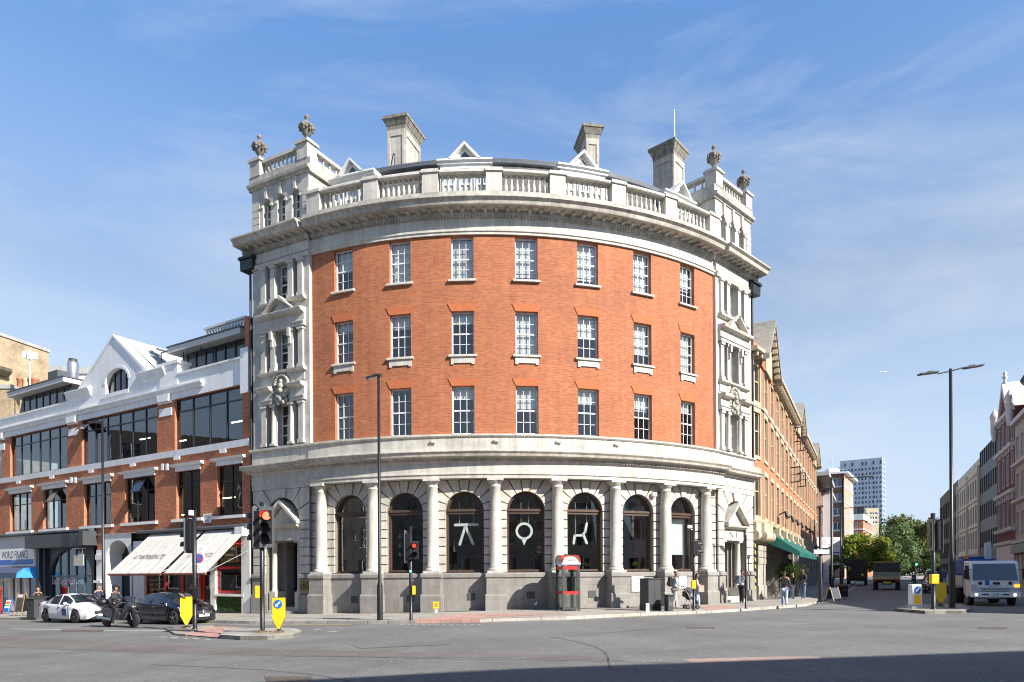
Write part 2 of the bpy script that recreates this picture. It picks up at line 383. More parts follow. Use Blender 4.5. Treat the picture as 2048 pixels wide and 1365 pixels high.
def strip(pts, w, side=1):                  # ribbon polygon along a polyline
    P = [Vector((p[0], p[1], 0)) for p in pts]; A = []; B = []
    for i, p in enumerate(P):
        d = (P[min(i+1, len(P)-1)]-P[max(i-1, 0)]).normalized(); n = Vector((-d.y, d.x, 0))*side
        A.append(p); B.append(p+n*w)
    return A, B
def ribbon(name, pts, w, dz, m, th=0, kind='structure', fine=2.0):
    P = [Vector((p[0], p[1], 0)) for p in pts]; Q = [P[0]]
    for a, b in zip(P, P[1:]):
        n = max(1, int((b-a).length/fine))
        for i in range(1, n+1): Q.append(a+(b-a)*i/n)
    A, B = strip(Q, w); mb = MB(); L = 0
    for i in range(len(Q)-1):
        q = [Vector((v.x, v.y, g(v.x)+dz)) for v in (A[i], A[i+1], B[i+1], B[i])]; l2 = L+(Q[i+1]-Q[i]).length
        mb.add(q, [(0, 1, 2, 3)], False, [[(L, .1), (l2, .1), (l2, .4), (L, .4)]])
        if th:
            dn = Vector((0, 0, -th))
            mb.add([q[0], q[1], q[1]+dn, q[0]+dn], [(0, 1, 2, 3)], False, [[(L, .1), (l2, .1), (l2, .4), (L, .4)]])
        L = l2
    o = mb.build(name, m); return tag(o, kind=kind)
ribbon('kerb', K[:6]+[], .3, .125, M_KERB, .14)
ribbon('kerb', K[5:7], .3, .126, M_TACT, .14)
ribbon('kerb', K[6:]+[kend], .3, .125, M_KERB, .14)
# dropped crossings in pink tactile slabs
def pxpoly(name, pts, dz, m, lift=0): return drape(name, [gpt(x, y, lift) for x, y in pts], dz, m)
pxpoly('tactile_paving', [(826, 1247), (962, 1244), (1130, 1233), (930, 1234), (878, 1240)], .129, M_TACT)
pxpoly('tactile_paving', [(1418, 1226.5), (1488, 1222), (1450, 1216), (1392, 1218.5)], .129, M_TACT)
# right pavement of the side street
RK = [SR0+SD*(30)-SN*3.4, SR0+SD*300-SN*3.4]
drape('pavement', [(RK[0].x, RK[0].y), (RK[0].x+60, RK[0].y-30), (RK[1].x+60, RK[1].y), (RK[1].x, RK[1].y)], .12, M_PAVE)
ribbon('kerb', [RK[1], RK[0]], .3, .125, M_KERB, .14)
# worn bands, patches, cracks and paint on the road
pxpoly('worn_road_band', [(-150, 1262), (0, 1272), (300, 1289), (600, 1300), (1200, 1314), (1250, 1322), (600, 1314), (300, 1306), (-150, 1290)], .004, M_ROADR)
pxpoly('road_patch', [(1230, 1252), (1400, 1247), (1395, 1252), (1260, 1262)], .004, M_ROADP)
pxpoly('pink_road_paint', [(1366, 1319), (1545, 1314), (1640, 1314), (1640, 1319), (1385, 1327)], .004, M_PAINTP)
def crack(pts, w=.06, m=None, name='road_crack'):
    ribbon(name, [gpt(*p) for p in pts], w, .004, m or M_CRACK, fine=.7)
crack([(1095, 1274), (1125, 1279), (1160, 1286), (1190, 1295), (1207, 1304), (1213, 1315), (1218, 1340)], .05)
crack([(1112, 1277), (1160, 1272), (1220, 1266), (1290, 1261)], .05)
crack([(600, 1312), (900, 1319), (1200, 1324), (1340, 1326)], .04)
for p in ([(960, 1246.6), (1130, 1241.6), (1300, 1233.1), (1400, 1229.6)], [(0, 1241.2), (250, 1245.2), (500, 1250), (700, 1249.8)]):
    crack(p, .10, M_PAINTY, 'yellow_line')
for a in range(0, 12): crack([(800+a*14, 1249.8), (808+a*14, 1249.6)], .12, M_PAINTW, 'white_dash')
for x0, y0, x1, y1 in ((20, 1258.5, 120, 1260), (130, 1261.3, 330, 1262.5), (625, 1260.5, 640, 1260.5), (655, 1264, 672, 1264), (520, 1262, 560, 1262.5), (430, 1256, 470, 1257)):
    crack([(x0, y0), (x1, y1)], .14, M_PAINTW, 'white_dash')
for a in range(5): crack([(318+a*22, 1274.5+a*1.2), (330+a*22, 1275.2+a*1.2)], .1, M_PAINTW, 'white_dash')
pxpoly('road_patch', [(700, 1290), (880, 1284), (900, 1290), (720, 1298)], .008, M_ROADP)
pxpoly('road_patch', [(1480, 1262), (1640, 1254), (1690, 1258), (1520, 1268)], .004, M_ROADP)
crack([(300, 1330), (520, 1340), (640, 1352), (700, 1364)], .04)
crack([(1500, 1240), (1620, 1234), (1760, 1238)], .05)
A0 = at(1640, 1150, 62); yl = [K[-1]+SD*(6+i*8)+SN*.6 for i in range(4)]
ribbon('yellow_line', [K[-3]+SN*.35, K[-2]+SN*.45, K[-1]+SN*.45, K[-1]+SD*60+SN*.45], .12, .004, M_PAINTY)
for i in range(10):
    c = SL0+SD*(22+i*6.0)+SN*11.2; ribbon('white_dash', [c, c+SD*2.4], .12, .004, M_PAINTW)
cst = SL0+SD*48; ribbon('stop_line', [cst+SN*4.4, cst+SN*14], .35, .004, M_PAINTW)
for px, py, w, h in ((577, 1360, 48, 6), (165, 1262.5, 45, 2.2), (1985, 1257, 30, 1.6), (1402, 1256, 30, 1.4)):
    pxpoly('manhole_cover', [(px-w, py-h), (px+w, py-h), (px+w*.9, py+h), (px-w*.9, py+h)], .008, mat('rusty iron cover', (.11, .085, .07), .7, .3, 9, fine=.4))
random.seed(5)
M_GUM = mat('bright chippings', (.5, .5, .5), .8, .2)
mb = MB()
for i in range(170):                        # pale specks and chewing gum trodden into the road
    p = gpt(random.uniform(0, 2048), random.uniform(1256, 1362), .006); r = random.uniform(.012, .035)
    mb.add([p+Vector((r*cos(k), r*sin(k)*random.uniform(.5, 1), 0)) for k in (0, 1.2, 2.5, 3.7, 5)], [(0, 1, 2, 3, 4)])
tag(mb.build('road_litter', M_GUM), kind='stuff')
# traffic islands
IL = [gpt(*p) for p in ((440, 1278), (480, 1281), (535, 1280.5), (585, 1276.5), (604, 1270.5), (595, 1265.5), (565, 1263.5), (450, 1264.5))]
drape('traffic_island', IL, .13, M_PAVE, th=.14)
ribbon('kerb', IL[:7], .28, .134, M_KERB, .13, fine=.6)
pxpoly('tactile_paving', [(372, 1272), (440, 1277.5), (452, 1265), (505, 1259.5), (450, 1255), (395, 1257)], .03, M_TACT)
drape('island_ramp', [gpt(*p) for p in ((332, 1260), (350, 1271), (372, 1273), (400, 1262), (428, 1254), (405, 1254.5))], .06, M_BLOCK, th=.06)
IR = [gpt(*p) for p in ((1788, 1223), (1850, 1228.2), (1925, 1228.2), (1942, 1223), (1925, 1214.5), (1815, 1214.5))]
drape('traffic_island', IR, .13, M_BLOCK, th=.14)
ribbon('kerb', IR[:4], .28, .134, M_KERB, .13, fine=.6)
# ---------------------------------------------------------------- the corner building
AR = Arc((-1.43, 51.98), 18.62, radians(7.2))
BT = thing('corner_building', 'curved red brick corner building with white stone end bays and a balustrade', 'building', (-1.43+18.62*sin(radians(7.2)), 51.98-18.62*cos(radians(7.2)), 0), world=True)
UE = 11.22; ST = 3.05; STG = 2.91                       # half length of the brick arc, window spacing
eL = AR.p(-UE, .2, 0); eR = AR.p(UE, .16, 0)
tL = Vector((cos(radians(28.2)), -sin(radians(28.2)), 0)); tR = Vector((cos(radians(44.5)), sin(radians(44.5)), 0))
PW = 4.0
FL = Face(eL-tL*PW, tL); FR = Face(eR, tR)  # end bays; u runs 0..PW on both
def prt(mb, name, m, parent=None, **k): return mb.build(name, m, parent or BT, **k)
Z = dict(pl=1.82, arch=6.27, cor=7.42, sill1=8.45, h1=10.73, sill2=12.2, h2=14.27, sill3=15.77, h3=17.76, br=17.86, fr=18.72, ct=19.27)
# --- brick wall with the three rows of windows
WU = [k*ST-.13 for k in range(-3, 4)]; GU = [k*STG-.227 for k in range(-3, 4)]; HW = .54
holes = [(u-HW, u+HW, a, b) for u in WU for a, b in ((8.42, Z['h1']), (Z['sill2'], Z['h2']), (Z['sill3'], 17.8))]
prt(MB().wall(AR, [-UE, UE], [8.3, 17.95], holes, 0, .28), 'brick_wall', M_BRICK)
def sash(F, u0, u1, z0, z1, d, cols=3, rows=4, blind=0, m=None, par=None, mun=.025, fr=.058, name='window', bm=None):
    par = par or BT; mb = MB()
    mb.fbox(F, u0, u0+fr, d-.06, d+.03, z0, z1); mb.fbox(F, u1-fr, u1, d-.06, d+.03, z0, z1)
    mb.fbox(F, u0+fr, u1-fr, d-.06, d+.03, z1-fr, z1); mb.fbox(F, u0+fr, u1-fr, d-.06, d+.045, z0, z0+fr*1.2)
    zm = (z0+z1)/2; mb.fbox(F, u0+fr, u1-fr, d-.04, d+.02, zm-.032, zm+.032)
    for i in range(1, cols):
        u = u0+fr+(u1-u0-2*fr)*i/cols; mb.fbox(F, u-mun/2, u+mun/2, d-.03, d+.012, z0+fr, z1-fr)
    for i in range(1, rows):
        if i*2 == rows: continue
        z = z0+fr+(z1-z0-2*fr)*i/rows
        for c in range(cols):
            a = u0+fr+(u1-u0-2*fr)*c/cols+(mun/2 if c else 0); b = u0+fr+(u1-u0-2*fr)*(c+1)/cols-(mun/2 if c < cols-1 else 0)
            mb.fbox(F, a, b, d-.03, d+.012, z-mun/2, z+mun/2)
    w = mb.build(name, m or M_WHITE, par)
    MB().add([F.p(u0+.02, d-.015, z0+.02), F.p(u1-.02, d-.015, z0+.02), F.p(u1-.02, d-.015, z1-.02), F.p(u0+.02, d-.015, z1-.02)], [(0, 1, 2, 3)]).build('pane', M_GLASS, w)
    if blind:
        zb = z1-(z1-z0)*blind
        MB().fbox(F, u0+.03, u1-.03, d-.17, d-.15, zb, z1-.03).build('blind', bm or M_BLIND, w)
    return w
BL = {(-3, 0): .0, (-2, 0): .0, (-1, 0): .25, (0, 0): .45, (1, 0): .3, (2, 0): .35, (3, 0): .25,
      (-3, 1): .2, (-2, 1): .3, (-1, 1): .25, (0, 1): .92, (1, 1): .5, (2, 1): .7, (3, 1): .95,
      (-3, 2): .5, (-2, 2): .97, (-1, 2): .97, (0, 2): .88, (1, 2): .85, (2, 2): .9, (3, 2): .6}
sl_ = MB()
for k, u in zip(range(-3, 4), WU):
    for r, (a, b) in enumerate(((8.44, Z['h1']), (Z['sill2'], Z['h2']), (Z['sill3'], 17.8))):
        sash(AR, u-HW, u+HW, a, b, -.2, blind=BL[(k, r)])
        if r < 2:                           # gauged brick arch
            prt(MB().fpoly(AR, [(u-HW, b), (u+HW, b), (u+HW+.17, b+.36), (u-HW-.17, b+.36)], .002, .03), 'flat_arch', M_LINT)
        if r:
            s = MB().sweep(AR, u-.66, u+.66, [(-.2, a-.11), (.13, a-.11), (.13, a-.04), (.09, a), (-.2, a)])
            if r == 1:
                s.fbox(AR, u-.56, u+.56, .005, .06, a-.40, a-.112); s.fbox(AR, u-.56, u-.42, .005, .06, a-.46, a-.402); s.fbox(AR, u+.42, u+.56, .005, .06, a-.46, a-.402)
            prt(s, 'window_sill', M_STONEC)
# --- upper frieze, cornice with modillions and dentils
prt(MB().sweep(AR, -UE, UE, [(0, Z['br']), (.10, Z['br']), (.10, 17.97), (.15, 18.0), (.15, 18.10), (.06, 18.14), (.06, 18.62), (0, 18.62)]), 'frieze', M_STONEC)
def cornice(F, u0, u1, ext=(0, 0)):
    mb = MB().sweep(F, u0, u1, [(-.2, 18.62), (.12, 18.62), (.12, 18.72), (.22, 18.75), (.22, 18.93), (.78, 18.95), (.80, 18.99), (.84, 19.12), (.97, 19.22), (.97, 19.30), (.3, 19.36), (-.2, 19.36)])
    n = int(abs(u1-u0)/.155)
    for i in range(n):
        u = u0+(u1-u0)*(i+.5)/n; mb.fbox(F, u-.045, u+.045, .13, .20, 18.64, 18.745)
    n = max(2, int(round(abs(u1-u0)/.52)))
    for i in range(n):
        u = u0+(u1-u0)*(i+.5)/n; mb.fbox(F, u-.075, u+.075, .225, .54, 18.83, 18.945)
    return mb
M_CORN = mat('cornice stone', (.52, .485, .42), .85, .16, 4, streak=.25, dirt=.4)
prt(cornice(AR, -UE+.1, UE-.1), 'cornice', M_CORN)
# --- main balustrade: pedestals and turned balusters
BD = .42
BPROF = [(.10, 0), (.10, .05), (.07, .08), (.06, .12), (.085, .2), (.095, .28), (.08, .38), (.055, .5), (.045, .6), (.06, .62), (.06, .65), (.045, .67), (.05, .74), (.085, .8), (.085, .86)]
def baluster(c, h, par, sc=1):
    return MB().lathe(c, [(r*sc, z*h/.86) for r, z in BPROF], 10).build('baluster', M_STONEC, par)
prt(MB().sweep(AR, -UE+.1, UE-.1, [(.05, 19.362), (.75, 19.362), (.75, 19.56), (.68, 19.60), (.12, 19.60), (.05, 19.6)]), 'parapet_plinth', M_CORN)
ped = [-10.55, -7.41, -4.56, -1.66, 1.25, 4.26, 7.26, 10.4]
pm = MB()
for i, u in enumerate(ped):
    w = .36 if 0 < i < 7 else .38
    q = MB().fbox(AR, u-w, u+w, .18, .68, 19.602, 20.52).fbox(AR, u-w-.05, u+w+.05, .13, .75, 20.522, 20.62).fbox(AR, u-w-.02, u+w+.02, .17, .71, 20.622, 20.7)
    prt(q, 'parapet_pedestal', M_STONEC)
for a, b in zip(ped, ped[1:]):
    rail = prt(MB().sweep(AR, a+.42, b-.42, [(.2, 20.46), (.66, 20.46), (.70, 20.50), (.70, 20.58), (.62, 20.66), (.24, 20.66), (.16, 20.58), (.16, 20.50)]), 'balustrade', M_STONEC)
    n = 8
    for i in range(n):
        u = a+.42+(b-a-.84)*(i+.5)/n; baluster(AR.p(u, BD, 19.602), .856, rail, .92)
# --- mansard roof, dormers
prt(MB().sweep(AR, -UE-1.5, UE+1.5, [(-.9, 19.3), (-1.65, 22.1), (-1.62, 22.16), (-1.75, 22.42), (-6, 22.75), (-6, 19.3)]), 'mansard_roof', M_SLATE)
prt(MB().sweep(AR, -UE-1.5, UE+1.5, [(-1.58, 22.12), (-1.52, 22.2), (-1.6, 22.46), (-6, 22.85), (-6, 22.8), (-1.8, 22.4)]), 'roof_edge', M_LEAD)
for u in (-9.4, -3.13, 3.09, 9.67):
    dm = prt(MB().fbox(AR, u-1.28, u+1.28, -1.9, -.95, 19.37, 21.78), 'dormer', M_WHITE)
    MB().sweep(AR, u-1.42, u+1.42, [(-3, 21.78), (-.86, 21.78), (-.86, 21.84), (-.76, 21.92), (-.76, 22.0), (-1.2, 22.06), (-3, 22.2)]).build('dormer_cornice', M_WHITE, dm)
    t = MB()
    t.fpoly(AR, [(u-.62, 22.0), (u+.62, 22.0), (u, 22.62)], -2.6, -1.0)
    for sgn in (-1, 1):
        t.fpoly(AR, [(u+sgn*.82, 22.0), (u, 22.80), (u, 22.66), (u+sgn*.64, 22.0)], -3.4, -.74)
    t.build('dormer_pediment', M_WHITE, dm)
    MB().fpoly(AR, [(u-.34, 22.08), (u+.34, 22.08), (u, 22.42)], -1.0, -.985).build('pediment_vent', M_LEAD, dm)
    for c in (-1, 0, 1): sash(AR, u+c*.8-.33, u+c*.8+.33, 19.95, 21.6, -.9, 2, 4, .3, par=dm)
M_GLASSC = glassmat('clear shop glass', (.90, .93, .92), .14)
# --- ground floor: granite plinth, pedestals, columns, rusticated arches
CU = [(k+.5)*STG-.227 for k in range(-4, 4)]
WD = .36                                     # column centre line
AW = .91; ZS = 4.80; ZB = 1.9                # arch half width, springing, window base
wl = MB()
M_RUST = mat('rusticated stone', (.54, .505, .44), .8, .12, 2.5, streak=.2, dirt=.16)
M_JOINT = mat('recessed joints', (.21, .19, .155), .9, .15)
for i in range(7):
    u = GU[i]; a = u-STG/2; b = u+STG/2
    # backing sheet (the joints) with arched opening
    N_ = 20; arc = [(u+AW*cos(pi-pi*j/N_), ZS+AW*sin(pi-pi*j/N_)) for j in range(N_+1)]
    bk = MB()
    for x0, x1 in ((a, u-AW), (u+AW, b)): bk.add([AR.p(x0, .0, 1.8), AR.p(x1, .0, 1.8), AR.p(x1, .0, ZS), AR.p(x0, .0, ZS)], [(0, 1, 2, 3)])
    full = [(a, ZS)]+arc+[(b, ZS)]
    for p, q in zip(full, full[1:]): bk.add([AR.p(p[0], 0, p[1]), AR.p(q[0], 0, q[1]), AR.p(q[0], 0, 6.3), AR.p(p[0], 0, 6.3)], [(0, 1, 2, 3)])
    for p, q in zip(arc, arc[1:]): bk.add([AR.p(p[0], .0, p[1]), AR.p(q[0], .0, q[1]), AR.p(q[0], -.42, q[1]), AR.p(p[0], -.42, p[1])], [(0, 1, 2, 3)])
    for x in (u-AW, u+AW): bk.add([AR.p(x, 0, ZB), AR.p(x, -.42, ZB), AR.p(x, -.42, ZS), AR.p(x, 0, ZS)], [(0, 1, 2, 3)])
    prt(bk, 'arch_wall', M_JOINT)
    rs = MB(); G = .027; PR = .085
    nz = 7
    for j in range(nz):
        z0 = 1.86+(ZS-1.86)*j/nz+G; z1 = 1.86+(ZS-1.86)*(j+1)/nz-G
        rs.fbox(AR, a, u-AW-.0, 0.003, PR, z0, z1); rs.fbox(AR, u+AW, b, .003, PR, z0, z1)
    nv = 9
    for j in range(nv):
        t0 = pi*j/nv+.022; t1 = pi*(j+1)/nv-.022
        def out(t):
            dx, dz = cos(t), sin(t); k1 = (STG/2)/abs(dx) if abs(dx) > 1e-6 else 1e9; k2 = (6.24-ZS)/dz if dz > 1e-6 else 1e9
            k = min(k1, k2); return (u+k*dx, ZS+k*dz)
        pin = [(u+AW*cos(t0+(t1-t0)*q/3), ZS+AW*sin(t0+(t1-t0)*q/3)) for q in range(4)]
        o0, o1 = out(t0), out(t1); po = [o1]
        tc_ = atan2(6.24-ZS, STG/2)
        if t0 < tc_ < t1: po = [o1, (u+STG/2, 6.24)]
        if t0 < pi-tc_ < t1: po = [o1, (u-STG/2, 6.24)]
        po.append(o0)
        rs.fpoly(AR, pin+po, .003, PR+(.06 if j == nv//2 else 0))
    prt(rs, 'rustication', M_RUST)
    # arched window in brown timber
    fr = MB(); D0 = -.36
    for x0, x1 in ((u-AW, u-AW+.095), (u+AW-.095, u+AW)): fr.fbox(AR, x0, x1, D0, D0+.16, ZB+.1, ZS-.11)
    fr.fbox(AR, u-AW, u+AW, D0, D0+.2, ZB, ZB+.1); fr.fbox(AR, u-AW, u+AW, D0, D0+.2, ZS-.14, ZS+.1); fr.fbox(AR, u-AW, u+AW, D0+.2, D0+.26, ZS-.02, ZS+.08)
    for j in range(N_):
        p, q = arc[j], arc[j+1]; sc = (AW-.12)/AW
        pi_ = (u+(p[0]-u)*sc, ZS+(p[1]-ZS)*sc); qi = (u+(q[0]-u)*sc, ZS+(q[1]-ZS)*sc)
        if min(p[1], q[1]) >= ZS-.01: fr.fpoly(AR, [p, q, qi, pi_], D0, D0+.16)
    wn = prt(fr, 'arched_window', M_WOOD)
    MB().fpoly(AR, [(u-AW, ZB), (u+AW, ZB)]+[(x, z) for x, z in reversed(arc)], D0+.05, D0+.06).build('pane', M_GLASSC, wn)
# end strips beside the last columns
for sg in (-1, 1):
    a, b = sorted((sg*3.5*STG-.227, sg*(UE+.1))); e = MB().fbox(AR, a, b, -.05, .0, 1.8, 6.3); prt(e, 'arch_wall', M_JOINT); e = MB()
    for j in range(10): e.fbox(AR, a, b, .003, .085, 1.86+j*.44+.022, 1.86+(j+1)*.44-.022)
    prt(e, 'rustication', M_RUST)
# plinth
M_GRIL = mat('iron vent', (.06, .06, .06), .6, .2)
pl = MB(); pl.sweep(AR, -UE-.02, UE+.02, [(-.3, -.6), (.14, -.6), (.14, 1.6), (.2, 1.64), (.2, 1.8), (.1, 1.86), (-.3, 1.86)])
prt(pl, 'granite_plinth', M_GRANITE)
for i, u in enumerate(GU):
    c = u+(.3 if i != 3 else .18); z = g(AR.p(u, 0, 0).x)
    v = MB().fbox(AR, c-.19, c+.19, .142, .16, z+.62, z+.95)
    prt(v, 'vent_grille', M_GRIL)
for i, u in enumerate(CU):
    z0 = -.6; q = MB()
    q.fbox(AR, u-.42, u+.42, .1, .78, z0, 1.60); q.fbox(AR, u-.47, u+.47, .1, .84, z0, .78)
    q.sweep(AR, u-.47, u+.47, [(.1, .78), (.84, .78), (.785, .86), (.1, .86)])
    q.sweep(AR, u-.46, u+.46, [(.1, 1.602), (.79, 1.602), (.84, 1.66), (.84, 1.78), (.77, 1.85), (.1, 1.85)])
    prt(q, 'column_pedestal', M_GRANITE)
    r = .285; c = AR.p(u, WD, 0)
    col = MB().fbox(AR, u-.38, u+.38, WD-.38, WD+.38, 1.852, 1.95)
    col.lathe((c.x, c.y, 0), [(.37, 1.95), (.385, 1.99), (.37, 2.04), (.325, 2.07), (.315, 2.12), (.325, 2.14), (r, 2.18), (r, 3.4), (r*.985, 4.3), (r*.93, 5.2), (r*.86, 5.85), (.27, 5.87), (.27, 5.90), (r*.87, 5.92), (r*.87, 6.02), (.28, 6.04), (.345, 6.12), (.35, 6.15)], 28)
    col.fbox(AR, u-.37, u+.37, WD-.37, WD+.37, 6.152, 6.27)
    prt(col, 'column', M_STONEC)
# entablature of the ground floor and blocking course
prt(MB().sweep(AR, -UE, UE, [(-.1, 6.272), (.62, 6.272), (.62, 6.42), (.67, 6.44), (.67, 6.50), (.60, 6.52), (.60, 6.98), (.64, 7.0), (.67, 7.1), (-.1, 7.1)]), 'entablature', M_STONEC)
ec = MB().sweep(AR, -UE, UE, [(-.1, 7.102), (.69, 7.102), (.76, 7.2), (1.0, 7.24), (1.03, 7.34), (1.11, 7.43), (1.11, 7.47), (.4, 7.55), (-.1, 7.55)])
for i in range(150):
    u = -UE+2*UE*(i+.5)/150; ec.fbox(AR, u-.04, u+.04, .675, .74, 7.03, 7.1)
prt(ec, 'ground_cornice', M_CORN)
prt(MB().sweep(AR, -UE, UE, [(-.05, 7.552), (.42, 7.552), (.42, 7.62), (.36, 7.64), (.36, 8.22), (-.05, 8.22)]), 'blocking_course', M_STONE)
prt(MB().sweep(AR, -UE, UE, [(-.05, 8.222), (.40, 8.222), (.46, 8.28), (.46, 8.36), (.05, 8.42), (-.05, 8.42)]), 'string_course', M_STONEC)
# small carved blocks left on the blocking course
for i in range(1, 7):
    u = CU[i]
    if i in (2, 3, 4, 5): prt(MB().ball(AR.p(u, .42, 8.02), .09, (1.3, .6, .8), 8, 5).ball(AR.p(u+.12, .42, 7.99), .07, (1, .6, 1), 8, 5), 'carved_stub', M_STONE2)
# --- cobbled strip at the foot of the wall
for i in range(7):
    u = GU[i]; mbq = MB()
    if i == 0: continue
    a, b = u-STG/2+.44, u+STG/2-.44
    pts = [AR.p(a+(b-a)*j/5, d_, 0) for d_ in (.8, .2) for j in (range(6) if d_ == .8 else range(5, -1, -1))]
    drape('cobbled_strip', pts, .135, M_COBB)
# --- interiors seen through the glass: inner wall, floors
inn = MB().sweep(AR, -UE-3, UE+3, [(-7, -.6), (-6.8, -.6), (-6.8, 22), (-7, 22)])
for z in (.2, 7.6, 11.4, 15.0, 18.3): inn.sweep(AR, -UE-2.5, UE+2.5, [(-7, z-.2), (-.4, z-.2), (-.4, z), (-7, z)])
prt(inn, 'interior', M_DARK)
# --- end bays
def endbay(F, sd):                           # sd=-1 left bay, +1 right bay (outer end)
    P = PW; uc = P/2
    U = lambda a: a if sd < 0 else P-a       # mirror
    def fb(mb, a, b, d0, d1, z0, z1): a, b = sorted((U(a), U(b))); return mb.fbox(F, a, b, d0, d1, z0, z1)
    def sw(mb, a, b, prof): a, b = sorted((U(a), U(b))); return mb.sweep(F, a, b, prof)
    cw = 2.18                                # centre of the three-light windows (from the outer end)
    win = []
    for z0, z1 in ((8.47, 10.62), (12.28, 14.34), (15.86, 17.8)):
        for a, b in ((cw-.46, cw+.46), (cw-1.12, cw-.80), (cw+.80, cw+1.12)):
            a, b = sorted((U(a), U(b))); win.append((a, b, z0, z1))
    dz0 = .15; door = sorted((U(1.35), U(2.95)))
    H = win+[(door[0], door[1], -.5, 5.1)]
    prt(MB().wall(F, [0, P], [7.3, 19.3], win, 0, .42), 'bay_wall', M_STONE)
    # returns against the brick
    inner = P if sd < 0 else 0
    prt(MB().add([F.p(inner, 0, 7.5), F.p(inner, -.6, 7.5), F.p(inner, -.6, 18.7), F.p(inner, 0, 18.7)], [(0, 1, 2, 3)]), 'bay_return', M_STONEC)
    outer = P-inner
    prt(MB().add([F.p(outer, 0, -1), F.p(outer, -9, -1), F.p(outer, -9, 22.3), F.p(outer, 0, 22.3)], [(0, 1, 2, 3)], False, [[(0, -1), (9, -1), (9, 22.3), (0, 22.3)]]), 'flank_wall', M_BRICK)
    for (a, b, z0, z1) in win:
        wide = (b-a) > .5
        sash(F, a, b, z0, z1, -.34, 2 if wide else 1, 4, .35 if z0 > 12 else .0, mun=.04, fr=.06)
    # pilasters and trims of the three storeys
    for k, (z0, z1) in enumerate(((8.47, 10.62), (12.28, 14.34), (15.86, 17.8))):
        pm = MB()
        for c in (cw-1.3, cw-.63, cw+.63, cw+1.3):
            w = .16
            if k == 0 and abs(c-cw) < 1:
                q = F.p(U(c), .05, 0); pm.lathe((q.x, q.y, 0), [(.17, z0+.1), (.14, z0+.2), (.135, z0+1), (.115, z1-.2), (.17, z1-.08)], 12); fb(pm, c-w-.02, c+w+.02, -.1, .22, z0, z0+.1)
            else:
                fb(pm, c-w, c+w, -.36 if abs(c-cw) < 1 else .002, .12, z0+.18, z1-.16); fb(pm, c-w-.04, c+w+.04, .002, .17, z0, z0+.178)
            fb(pm, c-w-.04, c+w+.04, .002, .18, z1-.158, z1-.02)
            if k == 1 and abs(c-cw) < 1: fb(pm, c-.08, c+.08, .122, .30, z1-.45, z1-.02); fb(pm, c-.07, c+.07, .122, .22, z1-.8, z1-.452)
        prt(pm, 'window_pilasters', M_STONEC)
        s = MB()
        if k: sw(s, cw-1.62, cw+1.62, [(.002, z0-.18), (.10, z0-.18), (.24, z0-.12), (.26, z0-.02), (.002, z0)])
        if k == 1: fb(s, cw-1.5, cw+1.5, .002, .05, z0-.62, z0-.182)
        if k < 2:
            prt(s, 'window_sill', M_STONEC) if s.f else 0; s = MB()
            for j_, (a, b) in enumerate(((cw-1.6, cw-.62), (cw+.62, cw+1.6)) if k == 0 else ((cw-1.6, cw+1.6),)):
                if j_: prt(s, 'window_entablature', M_STONEC); s = MB()
                sw(s, a, b, [(.002, z1), (.2, z1), (.2, z1+.16), (.25, z1+.18), (.25, z1+.22), (.16, z1+.24), (.16, z1+.62), (.24, z1+.66), (.42, z1+.72), (.46, z1+.82), (.46, z1+.86), (.002, z1+.92)])
        else: prt(s, 'window_sill', M_STONEC); s = MB(); sw(s, 0, P, [(.002, z1+.02), (.1, z1+.02), (.16, z1+.2), (.002, z1+.22)])
        prt(s, 'window_entablature', M_STONEC)
        if k == 1:                           # broken pediment
            q = MB(); zb = z1+.87
            for sg in (-1, 1):
                a, b = U(cw+sg*.98), U(cw+sg*.10)
                q.fpoly(F, [(a, zb), (b, zb+.66), (b, zb+.80), (a+(b-a)*.12, zb+.16), (a-(b-a)*.08, zb+.08)], .0, .46)
                c = F.p(U(cw+sg*.13), .3, zb+.68); q.ball(c, .1, (1, 1, 1), 8, 6)
            q.fpoly(F, [(U(cw-.85), zb), (U(cw+.85), zb), (U(cw), zb+.6)], .0, .14)
            prt(q, 'broken_pediment', M_STONEC)
        if k == 0:                           # shell cartouche under an arch
            q = MB(); zc = z1+.86
            for j in range(12):
                t0, t1 = pi*j/12, pi*(j+1)/12
                q.fpoly(F, [(U(cw)+.86*cos(t0), zc+.86*sin(t0)), (U(cw)+.86*cos(t1), zc+.86*sin(t1)), (U(cw)+.70*cos(t1), zc+.70*sin(t1)), (U(cw)+.70*cos(t0), zc+.70*sin(t0))], .002, .1)
            prt(q, 'shell_arch', M_STONEC)
            q = MB()
            for j in range(11):
                t0 = pi*(j+.5)/11; q.ball(F.p(U(cw)+.46*cos(t0), .12, zc+.04+.5*sin(t0)), .1, (1, 1, 1), 8, 6)
                q.cyl(F.p(U(cw)+.42*cos(t0), .08, zc+.04+.46*sin(t0)), F.p(U(cw), .1, zc-.1), .05, .02, 6)
            for c, r in (((0, .16, .22), .12), ((0, .2, .0), .13), ((0, .22, -.25), .12), ((-.25, .15, -.5), .13), ((.25, .15, -.5), .13), ((-.34, .12, -.75), .11), ((.34, .12, -.75), .11), ((0, .2, -.65), .16), ((-.18, .16, -.85), .12), ((.18, .16, -.85), .12), ((-.5, .1, -.3), .09), ((.5, .1, -.3), .09)):
                q.ball(F.p(U(cw)+c[0], c[1], zc+c[2]), r, (1, 1, 1.15), 8, 6)
            prt(q, 'shell_cartouche', M_STONE2)
    # ground floor: rusticated, arched recess with pedimented doorway
    dc = 2.1; hw = 1.22; zs = 4.55; bk = MB(); N_ = 16
    arc = [(U(dc)+hw*cos(pi-pi*j/N_), zs+hw*sin(pi-pi*j/N_)) for j in range(N_+1)]
    a0, b0 = U(dc)-hw, U(dc)+hw
